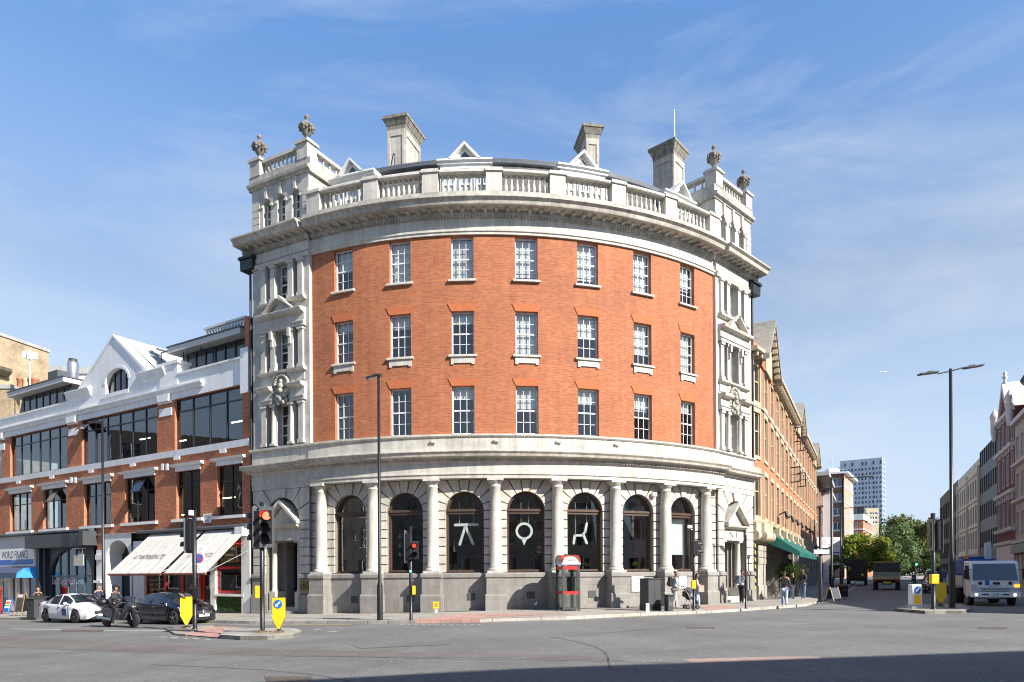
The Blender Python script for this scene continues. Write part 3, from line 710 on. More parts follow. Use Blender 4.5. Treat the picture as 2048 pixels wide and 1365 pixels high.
    for x0, x1 in ((0, a0), (b0, P)): bk.add([F.p(x0, 0, -1), F.p(x1, 0, -1), F.p(x1, 0, zs), F.p(x0, 0, zs)], [(0, 1, 2, 3)])
    full = [(0, zs)]+arc+[(P, zs)]
    for p, q in zip(full, full[1:]): bk.add([F.p(p[0], 0, p[1]), F.p(q[0], 0, q[1]), F.p(q[0], 0, 7.3), F.p(p[0], 0, 7.3)], [(0, 1, 2, 3)])
    dp = -.75
    for p, q in zip(arc, arc[1:]): bk.add([F.p(p[0], 0, p[1]), F.p(q[0], 0, q[1]), F.p(q[0], dp, q[1]), F.p(p[0], dp, p[1])], [(0, 1, 2, 3)])
    for x in (a0, b0): bk.add([F.p(x, 0, -.6), F.p(x, dp, -.6), F.p(x, dp, zs), F.p(x, 0, zs)], [(0, 1, 2, 3)])
    o0, o1 = U(dc)-.56, U(dc)+.56
    bk.wall(F, [a0, b0], [-.6, 5.4], [(o0, o1, -.6, 3.5)], dp, .7)
    prt(bk, 'door_bay_wall', M_JOINT)
    rs = MB(); G = .022; PR = .08
    for j in range(6):
        z0 = 1.86+(zs-1.86)*j/6+G; z1 = 1.86+(zs-1.86)*(j+1)/6-G
        rs.fbox(F, .02, a0, .003, PR, z0, z1); rs.fbox(F, b0, P-.02, .003, PR, z0, z1)
    nv = 7
    for j in range(nv):
        t0 = pi*j/nv+.02; t1 = pi*(j+1)/nv-.02; lim = 6.2
        pin = [(U(dc)+hw*cos(t0+(t1-t0)*q/3), zs+hw*sin(t0+(t1-t0)*q/3)) for q in range(4)]
        def out(t):
            dx, dz = cos(t), sin(t); e = (P-.02-U(dc)) if dx > 0 else (U(dc)-.02)
            k1 = e/abs(dx) if abs(dx) > 1e-6 else 1e9; k2 = (lim-zs)/dz if dz > 1e-6 else 1e9
            k = min(k1, k2); return (U(dc)+k*dx, zs+k*dz)
        oA, oB = out(t0), out(t1); po = [oB]
        if abs(oA[0]-oB[0]) > 1e-3 and abs(oA[1]-oB[1]) > 1e-3: po.append((P-.02 if t0 < pi/2 else .02, lim))
        rs.fpoly(F, pin+po+[oA], .003, PR+(.1 if j == nv//2 else 0))
    prt(rs, 'rustication', M_RUST)
    for x0, x1 in ((0, a0-.02), (b0+.02, P)):
        pl = MB(); pl.fbox(F, x0, x1, .002, .14, -.8, 1.6); pl.fbox(F, x0, x1, .002, .24, -.8, .8); pl.sweep(F, x0, x1, [(.002, 1.602), (.2, 1.65), (.2, 1.8), (.1, 1.86), (.002, 1.86)])
        prt(pl, 'granite_plinth', M_GRANITE)
    # door surround: half columns, entablature, triangular pediment
    sr = MB(); D = dp
    for c in (dc-.9, dc+.9):
        q = F.p(U(c), -.3, 0); z = .0
        fb(sr, c-.2, c+.2, -.74, -.08, -.6, .95); sr.lathe((q.x, q.y, 0), [(.2, .95), (.2, 1.02), (.165, 1.06), (.165, 2.4), (.145, 3.4), (.2, 3.48)], 16); fb(sr, c-.22, c+.22, -.74, -.07, 3.49, 3.58)
    fb(sr, dc-1.14, dc+1.14, -.74, -.05, 3.582, 4.2); sw(sr, dc-1.17, dc+1.17, [(-.74, 4.202), (.02, 4.202), (.26, 4.3), (.3, 4.4), (-.74, 4.4)])
    for sg in (-1, 1):
        a, b = U(dc+sg*1.24), U(dc); sr.fpoly(F, [(a, 4.4), (a, 4.54), (b, 5.66), (b, 5.48)] if sg*sd < 0 else [(a, 4.4), (b, 5.48), (b, 5.66), (a, 4.54)], -.74, .33)
    sr.fpoly(F, [(U(dc-1.0), 4.4), (U(dc+1.0), 4.4), (U(dc), 5.38)], -.7, -.02)
    prt(sr, 'door_surround', M_STONEC)
    zf = g(F.p(uc, 0, 0).x)+.12
    st = MB(); st.fbox(F, a0+.3, b0-.3, dp-.6, .25, -.7, zf+.15); st.fbox(F, a0+.3, b0-.3, dp-.6, -.1, zf+.152, zf+.3)
    prt(st, 'door_step', M_STONEC)
    dr = MB().fbox(F, o0, o0+.1, dp-.68, dp-.56, zf+.3, 3.3).fbox(F, o1-.1, o1, dp-.68, dp-.56, zf+.3, 3.3).fbox(F, o0+.1, o1-.1, dp-.68, dp-.56, 2.5, 2.62).fbox(F, o0+.1, o1-.1, dp-.68, dp-.56, 3.2, 3.5)
    if sd > 0:
        dr.fbox(F, o0+.1, o1-.1, dp-.68, dp-.58, zf+.3, zf+.55).fbox(F, o0+.1, o1-.1, dp-.68, dp-.58, 1.5, 1.62)
    dw = prt(dr, 'door', M_WHITE if sd > 0 else M_BLACK)
    MB().fbox(F, o0+.1, o1-.1, dp-.66, dp-.64, zf+.3, 3.25).build('door_glass', M_SHINY, dw)
    if sd > 0: text('door_lettering', 'N.1', lambda x, y: F.p(U(dc)+x-.05, -.045, 3.9+y), .8, M_INK, sr and bpy.data.objects[[o.name for o in BT.children if o.name.startswith('door_surround')][-1]], .34)
    else:
        pq = prt(MB().fbox(F, 3.42, 3.98, .142, .17, 1.05, 1.5).fbox(F, 4.02, 4.32, .142, .17, 1.05, 1.5), 'brass_plate', mat('aged brass', (.22, .16, .06), .35, .15, 6, metal=.6))
        text('door_number', '74', lambda x, y: F.p(3.72+x, .175, 1.24+y), .26, M_INK, pq)
    # entablature over the bay
    prt(MB().sweep(F, -.02, P+.02, [(-.1, 6.22), (.1, 6.22), (.1, 6.5), (.13, 6.52), (.13, 7.02), (.2, 7.1), (-.1, 7.1)]), 'entablature', M_STONEC)
    cg = MB().sweep(F, -.3 if sd < 0 else .0, P+.3 if sd > 0 else P, [(-.1, 7.102), (.24, 7.102), (.3, 7.2), (.55, 7.24), (.58, 7.34), (.66, 7.43), (.66, 7.47), (.1, 7.55), (-.1, 7.55)])
    for i in range(28):
        u = P*(i+.5)/28; cg.fbox(F, u-.04, u+.04, .2, .27, 7.12, 7.2)
    prt(cg, 'ground_cornice', M_CORN)
    prt(MB().sweep(F, 0, P, [(-.05, 7.552), (.12, 7.552), (.12, 8.22), (-.05, 8.22)]).sweep(F, -.1, P+.1, [(-.05, 8.222), (.16, 8.222), (.24, 8.28), (.24, 8.36), (-.05, 8.44)]), 'blocking_course', M_STONE)
    prt(cornice(F, -.55 if sd < 0 else .0, P+.55 if sd > 0 else P), 'cornice', M_CORN)
    prt(MB().fbox(F, 0, P, .002, .06, 18.1, 18.6), 'frieze', M_STONEC)
    # attic tower
    y0, dep = 19.362, 6.2
    tw = []
    for c in (dc-1.02, dc, dc+1.02): tw.append(c)
    fr = MB(); hwn = .27; zsp = 21.1
    edges = [0]
    for c in sorted(U(c) for c in tw): edges += [c-hwn, c+hwn]
    edges.append(P)
    for x0, x1 in zip(edges[::2], edges[1::2]): fr.add([F.p(x0, 0, y0), F.p(x1, 0, y0), F.p(x1, 0, zsp), F.p(x0, 0, zsp)], [(0, 1, 2, 3)])
    line = [(0, zsp)]
    for c in sorted(U(c) for c in tw):
        ar_ = [(c+hwn*cos(pi-pi*j/8), zsp+hwn*sin(pi-pi*j/8)) for j in range(9)]; line += ar_
        for p, q in zip(ar_, ar_[1:]): fr.add([F.p(p[0], 0, p[1]), F.p(q[0], 0, q[1]), F.p(q[0], -.4, q[1]), F.p(p[0], -.4, p[1])], [(0, 1, 2, 3)])
        for x in (c-hwn, c+hwn): fr.add([F.p(x, 0, y0), F.p(x, -.4, y0), F.p(x, -.4, zsp), F.p(x, 0, zsp)], [(0, 1, 2, 3)])
    line.append((P, zsp))
    for p, q in zip(line, line[1:]):
        if abs(p[0]-q[0]) > 1e-6: fr.add([F.p(p[0], 0, p[1]), F.p(q[0], 0, q[1]), F.p(q[0], 0, 22.0), F.p(p[0], 0, 22.0)], [(0, 1, 2, 3)])
    for x in (0, P): fr.add([F.p(x, 0, y0), F.p(x, -dep, y0), F.p(x, -dep, 22.0), F.p(x, 0, 22.0)], [(0, 1, 2, 3)], False, [[(0, y0), (dep, y0), (dep, 22), (0, 22)]])
    fr.add([F.p(0, -.01, 22), F.p(P, -.01, 22), F.p(P, -dep, 22), F.p(0, -dep, 22)], [(0, 1, 2, 3)])
    fr.fbox(F, .1, P-.1, -.9, -.8, y0, 21.9)
    twr = prt(fr, 'attic_tower', M_STONE)
    for x0, x1 in ((.0, edges[1]-.22), (edges[-2]+.22, P)):
        tr = MB().fbox(F, x0+.02, x1-.02, .003, .012, y0+.1, y0+1.9)
        for j in range(5): tr.fbox(F, x0+.02, x1-.02, .012, .05, y0+.12+j*.36, y0+.44+j*.36)
        tr.build('tower_rustication', M_STONEC, twr)
    for c in sorted(U(c) for c in tw):
        MB().fbox(F, c-hwn-.14, c-hwn, .003, .07, 20.95, 21.08).build('impost', M_STONEC, twr); MB().fbox(F, c+hwn, c+hwn+.14, .003, .07, 20.95, 21.08).build('impost', M_STONEC, twr)
        MB().fpoly(F, [(c-.07, zsp+hwn), (c+.07, zsp+hwn), (c+.11, 21.96), (c-.11, 21.96)], .003, .1).build('keystone', M_STONEC, twr)
    for c in tw:
        sash(F, U(c)-hwn, U(c)+hwn, y0+.25, zsp+.24, -.3, 1, 4, 0, par=twr, mun=.04, fr=.06)
    ct = MB().sweep(F, -.16, P+.16, [(-dep, 22.002), (.06, 22.002), (.1, 22.1), (.22, 22.14), (.24, 22.28), (.1, 22.34), (.06, 22.36), (.06, 22.72), (-dep, 22.72)])
    ct.build('tower_cornice', M_STONE2, twr)
    # tower balustrade: front run, inner side run, pedestals with urns
    inn_ = P if sd < 0 else 0
    sx = -1 if sd < 0 else 1
    peds = [(.3 if sd < 0 else P-.3, -.25), (P-.35 if sd < 0 else .35, -.25), (P-.35 if sd < 0 else .35, -5.4)]
    for (uu, dd) in peds:
        q = MB().fbox(F, uu-.36, uu+.36, dd-.34, dd+.34, 22.722, 23.5).fbox(F, uu-.44, uu+.44, dd-.42, dd+.42, 23.502, 23.62).fbox(F, uu-.38, uu+.38, dd-.36, dd+.36, 23.622, 23.7)
        q.build('tower_pedestal', M_STONE, twr)
    ra = MB().fbox(F, .6, P-.6, -.44, -.06, 23.4, 23.56).build('balustrade', M_STONEC, twr)
    for j in range(9):
        u = .66+(P-1.32)*(j+.5)/9; baluster(F.p(u, -.25, 22.722), .675, ra, .95)
    uu = peds[1][0]; rb = MB().fbox(F, uu-.19, uu+.19, -5.05, -.6, 23.4, 23.56).build('balustrade', M_STONEC, twr)
    for j in range(9):
        d = -.72-4.25*(j+.5)/9; baluster(F.p(uu, d, 22.722), .675, rb, .95)
    for (uu, dd) in peds[:2]:
        c = F.p(uu, dd, 23.702); h = 1.38
        ur = MB().lathe(c, [(.2, 0), (.2, .05), (.09, .1), (.08, .26), (.13, .3), (.2, .42), (.29, .62), (.34, .8), (.36, .86), (.30, .9), (.26, .94), (.1, 1.06), (.06, 1.1), (.06, 1.16), (.115, 1.22), (.125, 1.28), (.1, 1.36), (0, 1.4)], 18)
        for j in range(6):
            a = j*pi/3+.3; ur.ball(c+Vector((.33*cos(a), .33*sin(a), .74)), .1, (1, 1, 1.2), 8, 6); ur.ball(c+Vector((.31*cos(a), .31*sin(a), .58)), .07, (1, 1, 1.3), 8, 6)
            ur.ball(c+Vector((.3*cos(a+.5), .3*sin(a+.5), .66)), .075, (1, 1, 1), 8, 6)
        ur.build('stone_urn', M_DARKSTONE, twr)
    # rainwater hopper and downpipe at the outer end
    x = -.16 if sd < 0 else P+.16
    hp = MB().fpoly(F, [(x-.42, 17.85), (x+.42, 17.85), (x+.46, 18.42), (x-.46, 18.42)], -.25, .3).fbox(F, x-.52, x+.52, -.3, .38, 18.422, 18.56)
    hp.cyl(F.p(x, .0, .2), F.p(x, .0, 17.85), .065)
    prt(hp, 'rainwater_pipe', M_BLACK)
endbay(FL, -1); endbay(FR, 1)
# --- chimney stacks
def chimney(p, vl, vr, ztop, zbase=21.5, name='chimney'):
    p = Vector((p[0], p[1], 0)); vl = Vector((vl[0], vl[1], 0)); vr = Vector((vr[0], vr[1], 0))
    a, b = vl.normalized(), vr.normalized()
    def bx(mb, i, z0, z1, j=None):
        j = i if j is None else j
        lo = [p+a*i+b*i, p+vl-a*i+b*i, p+vl-a*i+vr-b*i, p+a*i+vr-b*i]; hi = [p+a*j+b*j, p+vl-a*j+b*j, p+vl-a*j+vr-b*j, p+a*j+vr-b*j]
        mb.hexa([Vector((q.x, q.y, z0)) for q in lo]+[Vector((q.x, q.y, z1)) for q in hi])
    m = MB(); bx(m, .27, zbase, ztop-.75); bx(m, .22, zbase, zbase+.6)
    for q0, e, L, n in ((p+a*.27+b*.27, a, vl.length-.54, -b), (p+a*.27+b*.27, b, vr.length-.54, -a)):
        FF = None
        for (s0, s1, z0, z1) in ((0, .16, zbase+.6, ztop-.75), (L-.16, L, zbase+.6, ztop-.75), (.16, L-.16, ztop-1.1, ztop-.75)):
            o = q0+n*.05; m.prism([Vector(((o+e*s).x, (o+e*s).y, z)) for s, z in ((s0, z0), (s1, z0), (s1, z1), (s0, z1))], -n*.049)
    o = m.build(name, M_STONE2, BT)
    c = MB(); bx(c, .24, ztop-.748, ztop-.5, .22); bx(c, .2, ztop-.498, ztop-.16, .05); bx(c, .02, ztop-.158, ztop)
    c.build('chimney_cap', M_DARKSTONE, o)
chimney((-5.8, 40), (-1.55, .4), (.77, 2.4), 28.1)
chimney((4.3, 41.2), (-.35, 2.4), (1.3, .2), 28.2)
chimney((9.5, 40.3), (-1.36, 1.28), (1.2, 1.5), 26.8)
prt(MB().cyl(at(1349, 280, 41), at(1348.5, 219, 41), .035, .02, 6), 'roof_mast', M_SIGNW)
prt(MB().tube([at(778, 350, 38.6), at(787, 307, 38.6), at(790, 310, 38.4), at(789, 350, 38.4)], .03), 'roof_ladder', M_GRIL)
# ---------------------------------------------------------------- the long brick and white building on the left
FB = Face((-38.0, 52.3), (.851, -.526))
LB = thing('brick_office', 'long red brick office with white gable, big black windows and shops below', 'building', FB.p(14, 0, -.4), world=True)
def hz(px, py): return FB.hit(px, py)[1]
def hu(px, py=900): return FB.hit(px, py)[0]
M_BRICKL = mat('orange red brickwork', (.4, .13, .05), .85, .14, 1.5, brick=((.36, .105, .042), (.52, .175, .075), (.46, .23, .14), .23, .077, .011, -.1), dirt=.15)
M_FRAME = mat('black window frame', (.02, .022, .026), .4, .1)
UR = hu(500); UL = -8.0
zsill = hz(486, 1028); zhead = hz(486, 926); zlint = hz(486, 911)
zb0 = hz(486, 893); zb1 = hz(486, 880); z2h = hz(486, 769); zpar = hz(490, 716); zshop = hz(490, 1052)
zbeam = hz(490, 742)
w1 = [(19.8, 62.8, 1055), (86, 132.4, 1045), (168, 222, 1040), (250, 310, 1035), (353, 401, 1030), (434.6, 484.7, 1010)]
w1 = [(hu(a, y), hu(b, y)) for a, b, y in w1]; w1 = [(w1[0][0]-7, w1[0][0]-4.2)]+w1
w2 = [(hu(20, 900), hu(134.5, 880)), (hu(163.5, 880), hu(314, 850)), (hu(349.4, 840), hu(484.7, 820))]; w2 = [(UL+.5, w2[0][0]-1.3)]+w2
H = [(a, b, zsill, zhead) for a, b in w1]+[(a, b, zb1+.02, z2h) for a, b in w2]
uend = hu(491, 850)
MB().wall(FB, [UL, UR], [zshop, z2h+.02], H, 0, .3).build('brick_wall', M_BRICKL, LB)
def lpart(mb, n, m, par=None): return mb.build(n, m, par or LB)
mb = MB().sweep(FB, UL, UR+.02, [(.002, zb0), (.09, zb0), (.12, zb1), (.002, zb1+.03)])
lpart(mb, 'white_band', M_STUCCO)
for u in [a+(b-a)*k for a, b in zip([-6, 1, 5, 10.5, 15, 20, 24], [1, 5, 10.5, 15, 20, 24, UR]) for k in (.5,)]:
    lpart(MB().fbox(FB, u-.28, u+.28, .002, .1, zb0-.2, zb0-.002), 'white_block', M_STUCCO)
for a, b in w1:
    s = MB().sweep(FB, a-.3, b+.3, [(-.25, zsill-.2), (.16, zsill-.2), (.16, zsill-.04), (-.25, zsill)])
    lpart(s, 'window_sill', M_STUCCO)
    s = MB().fbox(FB, a-.05, b+.05, .002, .05, zhead, zlint-.16).sweep(FB, a-.34, b+.34, [(.002, zlint-.158), (.2, zlint-.10), (.24, zlint), (.002, zlint+.03)])
    lpart(s, 'window_lintel', M_STUCCO)
def crit(F, u0, u1, z0, z1, d, us, zs, par, name='window', fm=None, gm=None, w=.06):
    mb = MB(); e = [u0]+list(us)+[u1]; 
    for i, u in enumerate(e):
        mb.fbox(F, u-w/2+(w/2 if i == 0 else 0)-(w/2 if i == len(e)-1 else 0), u+w/2+(w/2 if i == 0 else 0)-(w/2 if i == len(e)-1 else 0), d-.05, d+.05, z0, z1)
    for z in [z0+w/2]+list(zs)+[z1-w/2]:
        for a, b in zip(e, e[1:]): mb.fbox(F, a+w/2, b-w/2, d-.045, d+.04, z-w/2, z+w/2)
    o = mb.build(name, fm or M_FRAME, par)
    MB().add([F.p(u0, d, z0), F.p(u1, d, z0), F.p(u1, d, z1), F.p(u0, d, z1)], [(0, 1, 2, 3)]).build('pane', gm or M_GLASSD, o)
    return o
for i, (a, b) in enumerate(w1):
    zt = zhead-.30*(zhead-zsill)
    o = crit(FB, a, b, zsill, zhead, -.22, [a+(b-a)*k for k in ((1/3, 2/3) if i in (1, 2, 3, 4) else (.5,))], [zt], LB)
    if i in (2, 4):
        c0 = a+(b-a)*(.36 if i == 2 else .38); c1 = a+(b-a)*(.64 if i == 2 else .66)
        MB().add([FB.p(c0, -.15, zhead-.06), FB.p(c1, -.15, zhead-.06), FB.p(c1, .35, zt-.1), FB.p(c0, .35, zt-.1)], [(0, 1, 2, 3)]).tube([FB.p(c0, -.15, zhead-.06), FB.p(c0, .35, zt-.1), FB.p(c1, .35, zt-.1), FB.p(c1, -.15, zhead-.06)], .03).build('open_casement', M_SHINY, o)
for i, (a, b) in enumerate(w2):
    n = (6, 6, 6, 4)[i]; zt = z2h-.24*(z2h-zb1)
    o = crit(FB, a, b, zb1+.03, z2h-.02, -.2, [a+(b-a)*k/n for k in range(1, n)], [zt], LB, w=.075)
    if i == 2: MB().add([FB.p(a+.05, -.12, z2h-.1), FB.p(a+(b-a)/n, -.12, z2h-.1), FB.p(a+(b-a)/n, .5, zt-.02), FB.p(a+.05, .5, zt-.02)], [(0, 1, 2, 3)]).build('open_casement', M_SHINY, o)
# white stucco storey
top = MB()
def up(px, py): return FB.hit(px, py)
apex = up(222.8, 674); gl = up(159, 783); gr = up(292, 745)
aw0, aw1 = hu(211), hu(257); azb = hz(234, 785); azt = hz(234, 737)
ac = (aw0+aw1)/2; ar = (aw1-aw0)/2; azs = azt-ar*.62
arcw = [(ac+ar*cos(pi-pi*j/12), azs+ar*.62*sin(pi-pi*j/12)) for j in range(13)]
ubl, ubr = hu(137), hu(340)
def sheet(mb, pts, d): mb.add([FB.p(u, d, z) for u, z in pts], [list(range(len(pts)))], False, [[(u, z) for u, z in pts]])
sheet(top, [(UL, z2h), (ubl, z2h), (ubl, zpar), (UL, zpar)], .0); sheet(top, [(ubr, z2h), (UR, z2h), (UR, zpar), (ubr, zpar)], .0)
sheet(top, [(ubl, z2h), (ubr, z2h), (ubr, azb), (ubl, azb)], .0)
zsh = hz(160, 790)
sheet(top, [(ubl, azb), (aw0, azb), (aw0, azs), (ac, apex[1]), (gl[0], gl[1]), (ubl, gl[1]-.05)], 0)
top.f.pop(); top.sm.pop()
for p, q in zip(arcw[:6], arcw[1:7]): pass
apx = apex[0]*.55+ac*.45
lp = [(ubl, azb), (aw0, azb)]+arcw[:7]+[(apx, apex[1]), gl, (ubl, gl[1])]
rp = [(aw1, azb)]+[(ubr, azb), (ubr, gr[1]-.1), gr, (apx, apex[1])]+arcw[6:]
sheet(top, lp, 0); sheet(top, rp, 0)
for p, q in zip([(aw0, azb)]+arcw+[(aw1, azb)], arcw+[(aw1, azb), (aw0, azb)]): top.add([FB.p(p[0], 0, p[1]), FB.p(q[0], 0, q[1]), FB.p(q[0], -.35, q[1]), FB.p(p[0], -.35, p[1])], [(0, 1, 2, 3)])
lpart(top, 'stucco_gable_wall', M_STUCCO)
M_TILE = mat('grey coping stone', (.36, .36, .34), .8, .15, 4, dirt=.2)
cp = MB()
for e in (gl, gr):
    sg = 1 if e is gr else -1; a = Vector((apx, apex[1]+.1)); b = Vector((e[0]+sg*.35, e[1]-.1))
    cp.fpoly(FB, [(a.x, a.y-.16), (b.x, b.y-.18), (b.x+sg*.1, b.y), (a.x, a.y)], -.7, .07)
lpart(cp, 'gable_coping', M_STUCCO)
rf = MB()
for e in (gl, gr):
    sg = 1 if e is gr else -1
    rf.add([FB.p(apx, -.7, apex[1]+.1), FB.p(e[0]+sg*.45, -.7, e[1]), FB.p(e[0]+sg*.45, -6, e[1]), FB.p(apx, -6, apex[1]+.1)], [(0, 1, 2, 3)])
lpart(rf, 'gable_roof', M_TILE)
for a, b, z in ((hu(136), hu(183), hz(160, 781)), (hu(279), hu(333), hz(306, 742))):
    lpart(MB().sweep(FB, a, b, [(.002, z-.55), (.06, z-.5), (.16, z-.2), (.26, z-.05), (.26, z), (.002, z+.08)]), 'gable_shoulder', M_STUCCO)
pz = hz(340, 726); lpart(MB().fbox(FB, hu(322), hu(358), -.7, .06, zpar-.5, pz-.15).fbox(FB, hu(318), hu(361), -.76, .14, pz-.148, pz+.02), 'parapet_block', M_STUCCO)
wf = MB()
for j in range(12):
    p, q = arcw[j], arcw[j+1]; wf.fpoly(FB, [p, q, (ac+(q[0]-ac)*1.16, azs+(q[1]-azs)*1.2), (ac+(p[0]-ac)*1.16, azs+(p[1]-azs)*1.2)], .002, .03)
wf.fbox(FB, aw0-.25, aw1+.25, .002, .14, azb-.22, azb-.002)
lpart(wf, 'arch_moulding', M_STUCCO)
gw = MB()
for k in range(5):
    u = aw0+(aw1-aw0)*k/4; h = azs+ar*.62*sqrt(max(0, 1-((u-ac)/ar)**2)); gw.fbox(FB, u-.035, u+.035, -.3, -.22, azb, max(h-.02, azs-.2))
gw.fbox(FB, aw0, aw1, -.3, -.22, azb+.0, azb+.08)
go = lpart(gw, 'gable_window', M_FRAME)
MB().fpoly(FB, [(aw0, azb), (aw1, azb)]+arcw[::-1], -.28, -.27).build('pane', M_SHINY, go)
# long moulding, beam and rain pipe
lpart(MB().sweep(FB, UL, hu(408), [(.002, zbeam-.3), (.1, zbeam-.3), (.1, zbeam-.16), (.22, zbeam-.06), (.22, zbeam+.02), (.002, zbeam+.06)]), 'white_moulding', M_STUCCO)
for u in (hu(147), hu(332), hu(2)):
    lpart(MB().fpoly(FB, [(u-.5, z2h-.02), (u+.5, z2h-.02), (u+.62, zbeam-.32), (u-.62, zbeam-.32)], .002, .2), 'white_bracket', M_STUCCO)
    lpart(MB().fbox(FB, u-.62, u+.62, .002, .04, z2h-.85, z2h-.4).fbox(FB, u-.66, u+.66, .002, .07, z2h-.12, z2h-.021), 'pier_band', M_STUCCO)
lpart(MB().sweep(FB, UL, ubl, [(-.4, zpar), (.1, zpar), (.1, zpar+.1), (-.4, zpar+.14)]), 'parapet_coping', M_STUCCO); lpart(MB().sweep(FB, hu(358), uend, [(-.4, zpar), (.1, zpar), (.1, zpar+.1), (-.4, zpar+.14)]), 'parapet_coping', M_STUCCO)
lpart(MB().fbox(FB, uend-.3, UR, .002, .1, z2h-.5, z2h+1.9), 'pier_cap', M_STUCCO)
# set-back glazed attic, left and right, with overhanging flat roofs
def attic(ua, ub, z0, z1, n, dd=-1.6):
    o = crit(FB, ua, ub, z0-.6, z1, dd, [ua+(ub-ua)*k/n for k in range(1, n)], [], LB, 'attic_window', w=.12, gm=M_SHINY)
    lpart(MB().fbox(FB, ua-.9, ub+.4, -7, dd+.7, z1+.002, z1+.34), 'attic_roof', mat('pale grey fascia', (.48, .48, .47), .6, .05))
    lpart(MB().fbox(FB, ua-.95, ub+.45, -7, dd+.75, z1+.342, z1+.42), 'attic_roof_edge', M_LEAD)
    lpart(MB().fpoly(FB, [(ua-1.6, z0-.7), (ua, z0-.7), (ua, z1), (ua-.4, z1)], dd-2, dd-.1), 'attic_cheek', M_LEAD)
zr = FB.hit(455, 690, -1.6)[1]; zl = FB.hit(100, 776, -1.6)[1]
attic(FB.hit(374, 700, -1.6)[0], FB.hit(492, 700, -1.6)[0], zpar, FB.hit(460, 685, -1.6)[1], 6)
attic(FB.hit(47, 800, -1.6)[0], FB.hit(142, 780, -1.6)[0], zpar, FB.hit(100, 781, -1.6)[1], 7)
# roof plant
M_LOUV = mat('pale louvre metal', (.55, .57, .56), .45, .06, 3, metal=.2)
c0, c1 = FB.hit(412, 660, -4)[0], FB.hit(492, 660, -4)[0]; za, zb_ = FB.hit(450, 690, -4)[1], FB.hit(450, 650, -4)[1]
pb = MB().fbox(FB, c0, c1, -7.5, -4, za-.5, zb_)
for k in range(14): u = c0+(c1-c0)*(k+.5)/14; pb.fbox(FB, u-.05, u+.05, -4+.002, -3.92, za, zb_-.15)
pb.fbox(FB, c0-.1, c1+.1, -7.6, -3.88, zb_+.002, zb_+.14)
lpart(pb, 'roof_plant_box', M_LOUV)
q = at(146, 762, 56); q2 = at(147, 719, 56)
lpart(MB().lathe(q, [(.36, -.6), (.36, .2), (.42, .5), (.42, 1.3), (.3, q2.z-q.z), (.33, q2.z-q.z)], 16).cyl(q+Vector((0, 0, -.3)), q+Vector((1.4, -.6, -.9)), .34, None, 14), 'flue_duct', M_METAL)
rl = [FB.p(hu(x), -1.2, FB.hit(x, y, -1.2)[1]) for x, y in ((286, 717), (330, 703), (366, 694))]
lpart(MB().tube(rl, .035).tube([rl[1], rl[1]-Vector((0, 0, 1))], .03).tube([rl[2], rl[2]-Vector((0, 0, 1))], .03).tube([rl[0], rl[0]-Vector((0, 0, 1))], .03), 'roof_rail', M_BLACK)
for x, y, w, h in ((316, 714, 1.3, .7), (118, 757, 1.4, .9)):
    p = FB.p(FB.hit(x, y, -3)[0], -3, FB.hit(x, y, -3)[1]); lpart(MB().cbox(p, (w, .9, h), radians(-31)), 'air_conditioner', M_LEAD)
rs_ = FB.p(hu(330), -3, zpar-.2)
lpart(MB().fbox(FB, hu(296), hu(372), -6, -2.2, zpar-.4, zpar+.9), 'roof_upstand', M_LEAD)
# party wall stub against the corner building
lpart(MB().fbox(FB, uend+.05, UR+.05, -1.2, .05, z2h+1.9, hz(496, 634)), 'party_wall', M_BRICKL)
# floors, back wall and strip lights inside
inn = MB().fbox(FB, UL, UR, -8, -7.8, -1, zpar)
for z in (zshop-.1, zb0+.15, z2h+.15): inn.fbox(FB, UL, UR, -7.8, -.35, z-.25, z)
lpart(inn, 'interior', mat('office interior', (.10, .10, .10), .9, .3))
M_TUBE = mat('fluorescent tube', (1, .85, .45), .5, 0, emit=5)
for (a, b), zt in [(w, z2h-.9) for w in w2[2:]]+[(w1[6], zhead-1.4), (w1[5], zhead-1.2), (w1[6], zhead-.9), (w1[4], zhead-2)]:
    for k in (.15, .55):
        if b-a < 4 and k > .5: continue
        u = a+(b-a)*(k+.1); lpart(MB().fbox(FB, u, u+1.1, -2.6-k, -2.5-k, zt-k*1.1, zt-k*1.1+.06), 'strip_light', M_TUBE)
for px in (143, 151, 325.5, 335): lpart(MB().fbox(FB, hu(px-2.2, 950), hu(px+2.2, 950), .002, .05, hz(px, 966 if px < 200 else 941), hz(px, 955 if px < 200 else 928)), 'white_air_brick', M_STUCCO)
# ---- shopfronts
zg = lambda u: g(FB.p(u, 0, 0).x)+.12
zbm = zg(20)-.5
M_NAVY = mat('navy painted shopfront', (.018, .026, .04), .45, .12)
M_SHOPG = glassmat('shop window glass', (.5, .55, .57), .09)
back = MB().fbox(FB, UL, UR, -4.2, -4, -1.5, zshop); lpart(back, 'shop_back_wall', mat('shop interior', (.07, .065, .06), .9, .4, 1.5))
